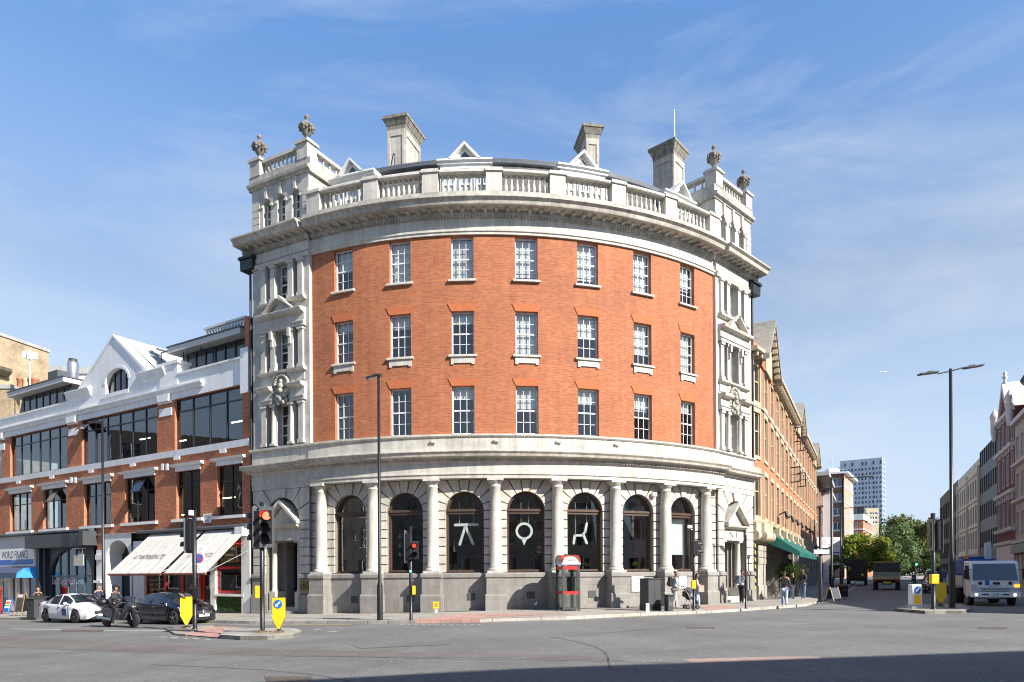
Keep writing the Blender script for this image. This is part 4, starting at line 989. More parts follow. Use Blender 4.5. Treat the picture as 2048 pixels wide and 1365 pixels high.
# finance shop
f0, f1 = UL, hu(81, 1120)
z_a, z_b = hz(40, 1093), hz(40, 1122)
lpart(MB().fbox(FB, f0, f1, -.1, .25, hz(40, 1134), zshop+.3), 'shop_fascia', mat('grey fascia', (.55, .55, .56), .6, .06))
sg = lpart(MB().fbox(FB, hu(2, 1110), hu(78, 1110), .252, .33, hz(40, 1133), hz(40, 1098)), 'shop_sign', M_SIGNW)
MB().fbox(FB, hu(4, 1110), hu(77, 1110), .332, .345, hz(40, 1130), hz(40, 1120)).build('sign_strip', M_BLUE, sg)
cx = (hu(14, 1110)+hu(67, 1110))/2
text('sign_lettering', 'WORLD FINANCE', lambda x, y: FB.p(cx+x, .335, hz(40, 1110)+y), hu(67, 1110)-hu(14, 1110), M_INK, sg, .52)
text('sign_lettering', 'goswell road', lambda x, y: FB.p(cx+x, .35, hz(40, 1122.6)+y), .9, M_SIGNW, sg, .13)
az0, az1 = hz(40, 1134), hz(60, 1153); a0, a1 = f0, hu(72, 1145)
M_AWB = mat('navy awning canvas', (.05, .07, .13), .8, .1); M_AWL = mat('bright blue awning end', (.02, .22, .62), .7, .1)
aw = MB(); ap = [(0.02, az0), (.5, az0-.12), (.95, az1+.25), (1.0, az1-.1)]
aw.add([FB.p(u, d+.25, z) for u in (a0, a1) for d, z in ap], [(0, 4, 5, 1), (1, 5, 6, 2), (2, 6, 7, 3)])
awo = lpart(aw, 'awning', M_AWB)
lpart(MB().fpoly(FB, [(a1, 0), (a1, 1), (a1+.001, 1)], 0, .01), 'awning_end', M_AWL) if 0 else MB().add([FB.p(a1+.55*(d < .1), d+.25, z) for d, z in ap]+[FB.p(a1+.55, .27, az1-.1)], [(0, 1, 2, 3, 4)]).build('awning_end', M_AWL, awo)
text('awning_lettering', 'WORLD FINANCE', lambda x, y: FB.p(hu(25, 1146)+x, 1.24, (az0-.12+az1+.25)/2-.05+y), 2.0, M_SIGNW, awo, .3)
for px in (0, 22, 36, 54, 80):
    u = hu(px, 1170); lpart(MB().fbox(FB, u-.12, u+.12, -.1, .12, zbm, az0), 'shop_pilaster', M_STUCCO)
for a, b in ((22, 36), (36, 54), (54, 80)):
    o = crit(FB, hu(a, 1170)+.12, hu(b, 1170)-.12, zbm+.8, az0, -.05, [], [], LB, 'shop_window', M_STUCCO, M_SHOPG)
lpart(MB().fbox(FB, hu(22, 1170), hu(80, 1170), -.08, -.02, zbm, zbm+.8), 'stall_riser', M_NAVY)
lpart(MB().fbox(FB, hu(37.5, 1170), hu(47, 1170), -.5, -.45, hz(40, 1186), hz(40, 1164)), 'window_poster', M_BLUE)
dk = crit(FB, UL, hu(0, 1170)-.12, zbm, az0, -.05, [-5], [], LB, 'shop_window', M_STUCCO, M_SHOPG)
dr = crit(FB, hu(0, 1170)+.12, hu(22, 1170)-.12, zbm+.1, az0, -.05, [hu(4, 1170)], [hz(12, 1160)], LB, 'shop_door', M_STUCCO, M_SHOPG, w=.14)
# navy shop with arched glazing and a heavy canopy beam
n0, n1 = hu(82, 1100), hu(188, 1100)
zt0 = hz(135, 1066)
lpart(MB().sweep(FB, hu(-20, 1080), n1+.3, [(.0, zt0-.1), (.5, zt0), (.5, zt0+.1), (.0, zt0+.22)]), 'lead_flashing', M_LEAD)
lpart(MB().fbox(FB, n0-.5, n1, .0, .8, zt0-1.0, zt0-.12).fbox(FB, n1+.002, n1+.5, .0, .95, zt0-.95, zt0-.05), 'canopy_beam', mat('charcoal beam', (.05, .055, .06), .5, .15, 4))
nb = MB(); zc = hz(140, 1153); zcs = hz(140, 1098); u0, u1 = hu(101, 1150), hu(183, 1150); um = (u0+u1)/2; rr = (u1-u0)/2; rz_ = zcs-zc
arcn = [(um+rr*cos(pi-pi*j/16), zc+rz_*sin(pi-pi*j/16)) for j in range(17)]
full = [(n0, zc)]+arcn+[(n1, zc)]
for p, q in zip(full, full[1:]):
    if abs(q[0]-p[0]) > 1e-5: nb.add([FB.p(p[0], .0, p[1]), FB.p(q[0], 0, q[1]), FB.p(q[0], 0, zt0-.3), FB.p(p[0], 0, zt0-.3)], [(0, 1, 2, 3)])
for p, q in zip(arcn, arcn[1:]): nb.add([FB.p(p[0], 0, p[1]), FB.p(q[0], 0, q[1]), FB.p(q[0], -.25, q[1]), FB.p(p[0], -.25, p[1])], [(0, 1, 2, 3)])
nb.fbox(FB, n0, u0, -.2, .0, zbm, zc); nb.fbox(FB, u1, n1, -.2, 0, zbm, zc); nb.fbox(FB, n0+.02, n0+.5, .002, .35, zbm, zt0-1.0); nb.fbox(FB, n0+.62, n0+.95, .002, .2, zbm, zt0-1.0)
lpart(nb, 'navy_shopfront', M_NAVY)
ng = MB()
for k in range(1, 5):
    u = u0+(u1-u0)*k/5; h = zc+rz_*sqrt(max(0, 1-((u-um)/rr)**2)); ng.fbox(FB, u-.05, u+.05, -.2, -.08, zbm, h)
ng.fbox(FB, u0, u1, -.2, -.05, zc-.06, zc+.06); ng.fbox(FB, u0, u1, -.2, -.05, zbm, zbm+1.2)
no = lpart(ng, 'shop_window', mat('blue grey frame', (.08, .12, .15), .4, .1))
MB().fpoly(FB, [(u0, zbm), (u1, zbm)]+arcn[::-1], -.15, -.14).build('pane', M_SHOPG, no)
M_NEON = mat('pink window lettering', (.75, .55, .68), .5, .05); M_NEONB = mat('pale blue window lettering', (.45, .75, .85), .5, .05)
for k, (tx, mm) in enumerate((('Tacos', M_NEON), ('Tortas', M_NEON), ('Mezcal', M_NEON), ('Cerveza', M_NEONB))):
    uu = u0+(u1-u0)*(k+.5)/5; text('window_lettering', tx, lambda x, y: FB.p(uu+x, -.07, hz(150, 1166)+.1+y), .95, mm, no, .42, shear=.3)
# white pilaster and the brick between
lpart(MB().fbox(FB, n1+.5, hu(212, 1100), .0, .05, hz(200, 1100), zshop), 'brick_pier', M_BRICKL)
wp = MB().fbox(FB, n1+.5, hu(210, 1150), -.05, .12, zbm, hz(200, 1100)-.02).fbox(FB, n1+.45, hu(211, 1150), -.05, .3, hz(200, 1166), hz(200, 1161)).fbox(FB, n1+.5, hu(210, 1150), -.05, .2, hz(200, 1120), hz(200, 1110))
lpart(wp, 'white_pilaster', M_STUCCO)
# white arched entrance
e0, e1 = hu(212, 1120), hu(266, 1120); ze = hz(238, 1121); er = (e1-e0)/2*.88; ec_ = (e0+e1)/2; ea = MB(); eh = hz(238, 1081)-ze
arce = [(ec_+er*cos(pi-pi*j/14), ze+eh*sin(pi-pi*j/14)) for j in range(15)]
full = [(e0, ze)]+arce+[(e1, ze)]; zet = hz(238, 1075)+.2
for p, q in zip(full, full[1:]):
    if abs(q[0]-p[0]) > 1e-5: ea.add([FB.p(p[0], .1, p[1]), FB.p(q[0], .1, q[1]), FB.p(q[0], .1, zet), FB.p(p[0], .1, zet)], [(0, 1, 2, 3)])
for p, q in zip(arce, arce[1:]): ea.add([FB.p(p[0], .1, p[1]), FB.p(q[0], .1, q[1]), FB.p(q[0], -1.0, q[1]), FB.p(p[0], -1.0, p[1])], [(0, 1, 2, 3)])
ea.fbox(FB, e0, ec_-er, -1.0, .1, zbm, ze); ea.fbox(FB, ec_+er, e1, -1.0, .1, zbm, ze)
ea.fbox(FB, hu(188), hu(290, 1080), .002, .16, zet+.002, zshop)
lpart(ea, 'arched_entrance', M_STUCCO)
ed = crit(FB, ec_-er, ec_+er, zbm, ze+eh, -.95, [ec_-er*.3, ec_+er*.3], [ze-.6, ze+.3], LB, 'entrance_door', M_NAVY, M_SHOPG, w=.1)
# jeweller's shop: fascia, two canvas awnings, red window frames
j0, j1 = hu(268, 1100), UR-.15
lpart(MB().sweep(FB, hu(284, 1065), UR, [(0, zshop-.12), (.4, zshop-.12), (.4, zshop), (.0, zshop+.14)]), 'shop_cornice', M_LEAD)
M_CANV = mat('cream awning canvas', (.60, .58, .53), .85, .06, 2, streak=.12, dirt=.1)
M_JRED = mat('red shop paint', (.45, .015, .015), .4, .08)
ztop = zshop-.14; AD = 2.7
zbot = FB.hit(330, 1147, AD)[1]
def awning(ua, ub):
    v0, v1 = ua, ub; mb = MB(); n = 26
    T = [FB.p(v0+(v1-v0)*k/n, .14, ztop) for k in range(n+1)]; B = [FB.p(v0+(v1-v0)*k/n, AD, zbot+.03*sin(k*1.9)*(k % 2)) for k in range(n+1)]
    mb.add(T+B, [(k, k+1, n+2+k, n+1+k) for k in range(n)])
    o = lpart(mb, 'awning', M_CANV)
    MB().cyl(FB.p(v0, AD, zbot-.05), FB.p(v1, AD, zbot-.05), .06).build('awning_bar', mat('brown awning bar', (.2, .06, .04), .5, .1), o)
    MB().tube([FB.p(v0+.1, .1, ztop-1.2), FB.p(v0+.1, AD, zbot)], .025).tube([FB.p(v1-.1, .1, ztop-1.2), FB.p(v1-.1, AD, zbot)], .025).build('awning_arm', M_METAL, o)
    return o
ua0 = FB.hit(216, 1147, AD)[0]; ua1 = FB.hit(321, 1147, AD)[0]; ub0 = FB.hit(327, 1147, AD)[0]; ub1 = FB.hit(412, 1145, AD)[0]
AL = sqrt((AD-.14)**2+(ztop-zbot)**2)
def amap(c, f):                              # a point on the sloping canvas
    return lambda x, y: FB.p(c+x, .14+(AD-.14)*(f-y/AL)+.02, ztop+(zbot-ztop)*(f-y/AL)+.03)
for ua, ub in ((ua0, ua1), (ub0, ub1)):
    o = awning(ua, ub); text('awning_lettering', 'A T WATKINSON LTD', amap((ua+ub)/2-.1, .62), (ub-ua)*.56, M_INK, o, .36)
lpart(MB().sweep(FB, ub0, j1-.3, [(.0, ztop-.9), (.12, ztop-.9), (.12, ztop-.01), (0, ztop-.01)]), 'shop_fascia', M_JRED)
for px, w in ((283, .55), (431, .2), (497, .35)):
    u = hu(px, 1170); lpart(MB().fbox(FB, u-w, u+w, -.05, .18, zbm, ztop-.4), 'white_pilaster', M_STUCCO)
lpart(MB().fbox(FB, hu(485, 1060), UR-.05, .0, .5, hz(490, 1073), hz(490, 1055)), 'shop_corbel', M_STUCCO)
for a, b, z0 in ((293, 331, 1205), (331, 365, 1205), (365, 402, 1205), (434, 490, 1187)):
    zz = hz(b, z0) if z0 < 1200 else zbm+.9
    o = crit(FB, hu(a, 1170), hu(b, 1170), zz, ztop-.9, -.02, [] if a != 434 else [], [hz(460, 1136)] if a == 434 else [], LB, 'shop_window', M_JRED, M_SHOPG, w=.13)
    if a == 434:
        text('window_lettering', 'WATKINSON', lambda x, y: FB.p((hu(436, 1110)+hu(486, 1110))/2+x, .04, hz(460, 1120)+y), 1.6, M_GOLD, o, .3)
        for k in (.28, .8):
            u = hu(434)+(hu(490)-hu(434))*k; MB().ball(FB.p(u, -.5, hz(460, 1173)), .2, (1, .6, 1.3), 8, 6).ball(FB.p(u+.1, -.5, hz(460, 1166)), .14, (1, .6, 1.3), 8, 6).build('window_display', mat('grey green flowers', (.2, .27, .2), .8, .4, 12), o)
    if a == 293:
        for j, tx in enumerate(('ANTIQUE JEWELLERY', 'FINE CLOCKS', 'REPAIRS')):
            text('window_lettering', tx, lambda x, y: FB.p((hu(295, 1170)+hu(329, 1170))/2+x, .04, hz(311, 1161+j*9)+y), 1.4-.2*j, M_GOLD, o, .16)
crit(FB, hu(403, 1180), hu(424, 1180), zbm, ztop-.9, -.1, [], [zbm+1.0], LB, 'shop_door', M_JRED, M_SHOPG, w=.2)
lpart(MB().fbox(FB, hu(331, 1170), hu(365, 1170), -.6, -.5, zbm, ztop-1), 'display_panel', mat('pale display board', (.35, .36, .34), .8, .2, 2))
lpart(MB().fbox(FB, hu(293, 1200), hu(402, 1200), -.05, .05, zbm, zbm+.9), 'stall_riser', M_STUCCO)
lpart(MB().fbox(FB, hu(433, 1190), hu(493, 1190), -.02, .2, hz(460, 1193), hz(460, 1188)), 'window_sill', M_STUCCO)
M_HEDGE = mat('artificial hedge', (.04, .10, .02), .8, .4, 14, fine=.5)
hd = MB(); random.seed(3); ha, hb, hz0, hz1 = hu(433.5, 1210), hu(490, 1210), hz(460, 1221), hz(460, 1194)
hd.fbox(FB, ha, hb, -.02, .03, hz0, hz1)
for i in range(900):
    u, z = random.uniform(ha, hb), random.uniform(hz0, hz1); a = random.uniform(0, 6.3); s = .07
    hd.add([FB.p(u, .03, z), FB.p(u+s*cos(a), .09, z+s*sin(a)), FB.p(u+s*cos(a+1), .05, z+s*sin(a+1))], [(0, 1, 2)])
lpart(hd, 'hedge_panel', M_HEDGE)
lpart(MB().fbox(FB, hu(432, 1225), UR, -.02, .12, zbm, hz0), 'stall_plinth', M_BLACK)
# hanging signs and street name plate are things of their own
hs_ = FB.p(hu(489, 1105), .9, hz(485, 1105))
sg = thing('hanging_sign', 'small black hanging jeweller sign with gold edge beside the cream awnings', 'shop sign', hs_, world=True)
MB().cbox(hs_, (.06, 1.05, .72), radians(58)).build('sign_board', M_INK, sg)
fn = Vector((cos(radians(-30)), 0, 0)); sdv = Vector((sin(radians(58)), -cos(radians(58)), 0))
SF = Face((hs_.x-.6*.85, hs_.y+.5*.53), (.9, -.43)); 
bd = MB().cbox(hs_, (.9, .07, .62), radians(-25)); 
bpy.data.objects.remove(bpy.data.objects[[c.name for c in sg.children][0]])
bd.build('sign_board', M_INK, sg)
sf = Vector((cos(radians(-25)), sin(radians(-25)), 0)); sn_ = Vector((sin(radians(-25)), -cos(radians(-25)), 0))
text('sign_lettering', 'A.T.WATKINSON', lambda x, y: hs_+sf*x+sn_*.045+Vector((0, 0, .14+y+.05*(1-(x/.4)**2))), .76, M_GOLD, sg, .15)
text('sign_lettering', 'JEWELLERS', lambda x, y: hs_+sf*x+sn_*.045+Vector((0, 0, -.17+y)), .62, M_GOLD, sg, .13)
MB().tube([FB.p(hu(489, 1105), .02, hs_.z+.42), hs_+Vector((0, 0, .42))+sf*.4], .025).tube([hs_+sf*.3+Vector((0, 0, .42)), hs_+sf*.3+Vector((0, 0, .3))], .02).build('sign_bracket', M_JRED, sg)
q = FB.p(hu(182, 1120), .75, hz(176, 1121))
sg = thing('hanging_sign', 'pale grey hanging sign with yellow script on the navy shopfront', 'shop sign', q, world=True)
MB().cbox(q, (.95, .06, .72), radians(-25)).build('sign_board', mat('sign grey', (.33, .35, .36), .5, .05), sg)
text('sign_lettering', 'breddos', lambda x, y: q+sf*x+sn_*.04+Vector((0, 0, y)), .7, mat('yellow script', (.8, .55, .1), .5, 0), sg, .22, shear=.3)
MB().tube([q+sf*(-.6)+Vector((0, 0, .75)), q+sf*.6+Vector((0, 0, .75))], .03).tube([q+sf*(-.35)+Vector((0, 0, .75)), q+sf*(-.35)+Vector((0, 0, .3))], .02).tube([q+sf*.35+Vector((0, 0, .75)), q+sf*.35+Vector((0, 0, .3))], .02).build('sign_bracket', M_METAL, sg)
q = FB.p(hu(415, 1037), .03, hz(415, 1037))
sg = thing('street_sign', 'white street name plate on red brick above the cream awning', 'street sign', q, world=True)
up0, up1 = hu(407.5, 1037), hu(423.5, 1037)
MB().fbox(FB, up0, up1, .002, .04, hz(415, 1046), hz(415, 1028)).build('plate', M_SIGNW, sg)
for tx, py in (('GOSWELL', 1034), ('ROAD', 1041)): text('lettering', tx, lambda x, y: FB.p((up0+up1)/2+x, .045, hz(415, py)+y), (up1-up0)*(.8 if py < 1038 else .5), M_INK, sg, .17)
# ---------------------------------------------------------------- yellow stock brick block behind, far left
M_STOCK = mat('yellow stock brick', (.42, .31, .18), .9, .25, 1.2, brick=((.42, .30, .17), (.30, .215, .125), (.40, .34, .25), .23, .077, .012, -.1), dirt=.35)
pA = at(-60, 670, 66); pB = at(97, 705, 74)
FY = Face((pA.x, pA.y), (pB.x-pA.x, pB.y-pA.y)); Ly = (Vector((pB.x, pB.y, 0))-Vector((pA.x, pA.y, 0))).length
YB = thing('stock_brick_block', 'tall plain yellow stock brick block behind the white parapet', 'building', FY.p(Ly/2, -3, -1), world=True)
MB().fbox(FY, -10, Ly, -12, 0, -1, pB.z).build('brick_wall', M_STOCK, YB)
MB().fbox(FY, -10, Ly+.1, -12.1, .12, pB.z+.002, pB.z+.3).build('coping', M_TILE, YB)
zz = FY.hit(40, 765)[1]
MB().sweep(FY, -10, Ly*.42, [(.002, zz), (.5, zz+.1), (.9, zz+.5), (.9, zz+.8), (.002, zz+.9)]).build('cornice', mat('blackened cornice', (.09, .075, .055), .9, .4, 3), YB)
MB().fbox(FY, -10, Ly*.55, .002, 2.2, -1, FY.hit(50, 800)[1]).build('lower_wall', mat('pale stock brick', (.42, .36, .26), .9, .2, 2, dirt=.4), YB)
for k, px in enumerate((42, 53, 64, 70)):
    q = at(px, 790, 64); MB().lathe(q, [(.34, -2), (.3, .0), (.34, .2), (.3, .3), (.3, 1.2), (.36, 1.3), (.36, 1.45)], 12).build('chimney_pot', mat('terracotta', (.36, .14, .07), .8, .2, 4) if k != 1 else mat('buff pot', (.5, .4, .25), .8, .1), YB)
q = at(60, 770, 58); z1 = at(60, 703, 58).z
MB().cyl((q.x, q.y, q.z-2), (q.x, q.y, z1), .05).box(q.x-.55, q.x-.3, q.y-.1, q.y+.1, z1-.6, z1).box(q.x-.1, q.x+.15, q.y-.2, q.y, z1-.7, z1-.05).box(q.x+.3, q.x+.6, q.y-.1, q.y+.1, z1-.65, z1-.1).build('aerial_mast', M_SIGNW, YB)
pC = at(60, 800, 60); BR2 = thing('brick_chimney_stack', 'low brown brick stack at the left edge behind the white parapet', 'chimney', (pC.x-3, pC.y, pC.z-4), world=True)
a_, b_ = at(-30, 830, 60), at(22, 778, 60)
MB().box(a_.x, b_.x, 60, 61.5, pC.z-8, b_.z).build('stack', M_STOCK, BR2); MB().box(a_.x-.1, b_.x+.15, 59.9, 61.6, b_.z+.002, b_.z+.35).build('stack_cap', M_TILE, BR2)
pD = at(97, 754, 85); pE = at(215, 775, 85)
PB = thing('flat_roofed_block', 'white walled block with grey roof behind the steel flue', 'building', (pD.x+6, 87, 0), world=True)
MB().box(pD.x-2, pE.x+14, 85, 95, -1, pD.z+.3).build('wall', M_STUCCO, PB)
MB().prism([(pD.x-2, 84.8, pD.z+.302), (pD.x-2, 84.8, pD.z+1.4), (pE.x+14, 84.8, pD.z+.32), (pE.x+14, 84.8, pD.z+.302)], (0, 10, 0)).build('roof', M_TILE, PB)
# ---------------------------------------------------------------- orange brick building with gables along the side street
def win2(F, u0, u1, z0, z1, d, par, nm=2, tr=(.55,), fm=None, gm=None, w=.1, name='window', open_=False):
    mb = MB(); fm = fm or M_WHITE
    e = [u0+(u1-u0)*k/nm for k in range(nm+1)]
    for i, u in enumerate(e):
        a = u-w/2 if i else u; b = u+w/2 if i < nm else u
        if i == 0: b = u+w/2
        if i == nm: a = u-w/2
        mb.fbox(F, a, b, d-.08, d+.08, z0, z1)
    for z in [z0+w/4]+[z0+(z1-z0)*t for t in tr]+[z1-w/4]:
        for i in range(nm): mb.fbox(F, e[i]+w/2, e[i+1]-w/2, d-.075, d+.075, z-w/4, z+w/4)
    o = mb.build(name, fm, par)
    MB().add([F.p(u0, d-.02, z0), F.p(u1, d-.02, z0), F.p(u1, d-.02, z1), F.p(u0, d-.02, z1)], [(0, 1, 2, 3)]).build('pane', gm or M_SHINY, o)
    return o
M_BRICKO = mat('bright orange brickwork', (.45, .16, .06), .85, .1, 1.2, brick=((.40, .125, .05), (.48, .17, .075), (.45, .25, .16), .23, .077, .010, 0), dirt=.08)
M_BUFF = mat('buff stone dressing', (.50, .42, .29), .85, .1, 3, streak=.15)
M_PIER = mat('shopfront granite', (.34, .31, .27), .8, .15, 5, fine=.15, dirt=.2)
M_BRONZE = mat('brown glass', (.035, .03, .026), .06, .2, spec=.8)
S0 = FR.p(PW, -.25, 0)
d1 = Vector((cos(radians(51)), sin(radians(51)), 0)); O1 = Face(S0, d1); L1 = 2.4; E1 = O1.p(L1, 0, 0)
O2 = Face(E1, SD); L2 = O2.hit(1634, 1000)[0]
GB = thing('gabled_brick_building', 'long orange brick building with buff stone windows, three gables and green awnings', 'building', O2.p(L2/2, -5, 0), world=True)
rows = ((5.15, 7.75), (8.75, 11.35), (12.0, 14.1)); ZE = 14.5
def gpart(mb, n, m, par=None): return mb.build(n, m, par or GB)
NW = 16; sp = L2/NW
cols2 = [(sp*(k+.5)-.8, sp*(k+.5)+.8) for k in range(NW)]
H2 = [(a, b, z0, z1) for a, b in cols2 for z0, z1 in rows]
H1 = [(.55, 1.95, z0, z1) for z0, z1 in rows]
gpart(MB().wall(O1, [0, L1], [4.7, ZE+1], H1, 0, .3), 'brick_wall', M_BRICKO)
gpart(MB().wall(O2, [0, L2], [4.7, ZE+.2], H2, 0, .3), 'brick_wall', M_BRICKO)
for F, cs in ((O1, [(.55, 1.95)]), (O2, cols2)):
    for a, b in cs:
        sr = None
        for k, (z0, z1) in enumerate(rows):
            win2(F, a, b, z0, z1, -.12, GB, 2, (.58,), M_BUFF, M_BRONZE, .13)
        for z0, z1 in rows:
            q = MB().fbox(F, a-.15, a, .003, .05, z0-.2, z1+.3).fbox(F, b, b+.15, .003, .05, z0-.2, z1+.3).fbox(F, a, b, .003, .05, z1, z1+.3).fbox(F, a, b, .003, .07, z0-.2, z0)
            gpart(q, 'window_surround', M_BUFF)
for F, L in ((O1, L1), (O2, L2)):
    gpart(MB().sweep(F, 0, L, [(.003, 11.65), (.09, 11.65), (.13, 11.75), (.003, 11.8)]), 'string_course', M_STONEC)
    gpart(MB().sweep(F, 0, L, [(-.2, 4.722), (.3, 4.722), (.36, 4.85), (.003, 5.0)]), 'string_course', M_BUFF)
M_SOFF = mat('buff eaves', (.48, .40, .28), .8, .12, 3)
def eaves(F, a, b):
    mb = MB().sweep(F, a, b, [(-.3, ZE-.1), (.15, ZE-.1), (.15, ZE+.12), (.62, ZE+.2), (.62, ZE+.40), (-.3, ZE+.5)])
    n = int((b-a)/.6)
    for i in range(n): u = a+(b-a)*(i+.5)/n; mb.fbox(F, u-.09, u+.09, .16, .52, ZE-.08, ZE+.11)
    gpart(mb, 'eaves', M_SOFF)
gab = []
for px, py in ((1545, 657), (1603, 815), (1634, 900)):
    u, z = O2.hit(px, py, .3); gab.append((u, z))
gw_ = 2.9; prev = 0
gab = [(u-.9, (17.7, 17.1, 16.9)[i]) for i, (u, z) in enumerate(gab)]
eaves(O1, .0, L1-.3)
for i, (u, z) in enumerate(gab):
    a, b = max(u-gw_, .15), u+gw_
    if a-prev > .5: eaves(O2, prev, a-.1)
    prev = b+.1
    q = MB().fpoly(O2, [(u-gw_+.2, ZE-.3), (u+gw_-.2, ZE-.3), (u, z-.5)], -.3, .1)
    gpart(q, 'gable', M_BRICKO)
    gpart(MB().fpoly(O2, [(u-1.5, ZE-.3), (u+1.5, ZE-.3), (u+1.5, ZE+1.3), (u, z-1.2), (u-1.5, ZE+1.3)], .102, .2), 'gable_dressing', M_BUFF)
    r = MB()
    for sg in (-1, 1):
        r.fpoly(O2, [(u, z-.35), (u, z), (u+sg*(gw_+.5), ZE+.2), (u+sg*(gw_+.5), ZE-.15)], -5, .62)
    gpart(r, 'gable_roof', mat('grey stone slates', (.27, .25, .22), .9, .2, 5, dirt=.3))
    r = MB()
    for sg in (-1, 1):
        for k in range(8):
            t = (k+.5)/8; uu = u+sg*gw_*t; zz = z-.35+(ZE-.15-z+.35)*t*gw_/(gw_+.5); r.fbox(O2, uu-.12, uu+.12, .2, .55, zz-.3, zz-.02)
    gpart(r, 'gable_bracket', M_SOFF)
if L2-prev > .5: eaves(O2, prev, L2)
gpart(MB().fbox(O1, 0, L1-.6, -4, -.6, ZE+.5, ZE+2.2), 'attic_wall', M_BRICKO)
gpart(MB().fbox(O1, -.1, L1-.5, -4.1, -.5, ZE+2.202, ZE+2.4), 'attic_coping', M_LEAD)
gpart(MB().fbox(O2, gab[0][0]+5, gab[1][0]-4, -4, -.5, ZE+.5, ZE+1.7), 'attic_wall', M_BRICKO)
gpart(MB().fbox(O2, gab[1][0]+4.6, gab[1][0]+6.4, -3, -1.2, ZE+.5, ZE+3.2), 'chimney', mat('sooty brick', (.12, .09, .075), .9, .3))
gpart(MB().fbox(O2, 0, L2, -9, -.32, ZE, ZE+.48), 'roof', M_LEAD)
for k, (u, zz, s_) in enumerate(((cols2[6][0], 12.9, 1), (cols2[7][0], 12.6, 1), (cols2[7][0], 9.4, 1), (cols2[5][0]+.8, 9.2, 1))):
    gpart(MB().tube([O2.p(u, -.05, zz), O2.p(u-.2, .75, zz), O2.p(u-.2, .75, zz+1.2), O2.p(u, -.05, zz+1.2), O2.p(u, -.05, zz)], .05).tube([O2.p(u-.1, .35, zz), O2.p(u-.1, .35, zz+1.2)], .03).tube([O2.p(u, -.05, zz+.6), O2.p(u-.2, .75, zz+.6)], .03), 'open_casement', M_FRAME)
# ground floor: piers with consoles, dark shop openings, hazard panel, awnings
zp0 = .0
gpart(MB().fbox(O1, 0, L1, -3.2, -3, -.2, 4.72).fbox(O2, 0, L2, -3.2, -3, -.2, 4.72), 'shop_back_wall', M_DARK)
piers1 = [(.1, .55), (2.1, 3.3)]; 
def pier(F, a, b, con=True):
    q = MB().fbox(F, a, b, -.6, .12, -.1, 1.0).fbox(F, a+.05, b-.05, -.6, .06, 1.0, 3.5).fbox(F, a-.03, b+.03, -.6, .16, 3.5, 3.7)
    for k in range(3): q.fbox(F, a+.03, b-.03, .062, .10, 2.3+k*.4, 2.62+k*.4)
    p = gpart(q, 'shop_pier', M_PIER)
    if con:
        q = MB().fbox(F, a-.05, b+.05, -.3, .5, 3.702, 4.7); q.lathe(F.p(a-.06, .35, 3.95), [(.32, 0), (.32, b-a+.12)], 14, F.t); q.build('console', M_BUFF, p)
pier(O1, .02, .3); pier(O1, 1.35, 2.3)
gpart(MB().fbox(O1, .32, 1.32, -.2, .3, 3.9, 4.7), 'sign_board', M_SIGNW)
hzp = gpart(MB().fbox(O1, .34, 1.3, -.12, -.02, -.05, 3.75), 'hazard_panel', M_BLACK)
for k in range(9):
    z = .0+k*.42
    MB().fpoly(O1, [(.34, z+.55), (.34, z+.33), (1.3, z-.12 if k else z+.0), (1.3, z+.1)], -.018, -.012).build('hazard_stripe', mat('faded yellow paint', (.42, .36, .08), .6, .2, 6), hzp)
n = 12; 
for k in range(n):
    u = .4+k*(L2-1)/(n-1); pier(O2, u-.45, u+.45, k < 9)
for k in range(n-1):
    a = .4+k*(L2-1)/(n-1)+.45; b = a+(L2-1)/(n-1)-.9
    win2(O2, a, b, .0, 4.0, -.5, GB, 3, (.3, .75), M_BLACK, M_SHINY, .12, 'shop_window')
gpart(MB().fbox(O2, 0, L2, -.4, .05, 4.0, 4.72), 'shop_fascia', mat('dark shop fascia', (.09, .09, .085), .6, .2))
M_GREEN = mat('green awning canvas', (.008, .11, .085), .7, .08, 3)
for (pa, pb) in ((1537, 1562), (1556, 1588)):
    ua = O2.hit(pa, 1075, .2)[0]; ub = O2.hit(pb, 1120, .2)[0]
    q = MB().add([O2.p(ua, .15, 4.35), O2.p(ub, .15, 4.35), O2.p(ub, 2.0, 3.05), O2.p(ua, 2.0, 3.05), O2.p(ub, 2.0, 2.75), O2.p(ua, 2.0, 2.75)], [(0, 1, 2, 3), (3, 2, 4, 5)])
    q.add([O2.p(ua, .15, 4.35), O2.p(ua, 2.0, 3.05), O2.p(ua, 2, 2.75), O2.p(ua, .15, 3.6)], [(0, 1, 2, 3)]).add([O2.p(ub, .15, 4.35), O2.p(ub, 2.0, 3.05), O2.p(ub, 2, 2.75), O2.p(ub, .15, 3.6)], [(0, 1, 2, 3)])
    gpart(q, 'green_awning', M_GREEN)
for k in range(2, 9):
    u = .4+k*(L2-1)/(n-1)-.9; gpart(MB().tube([O2.p(u, .05, 5.9), O2.p(u, .5, 6.1)], .05).cyl(O2.p(u, .45, 6.15), O2.p(u, .6, 5.7), .06, .16), 'wall_lamp', M_BLACK)
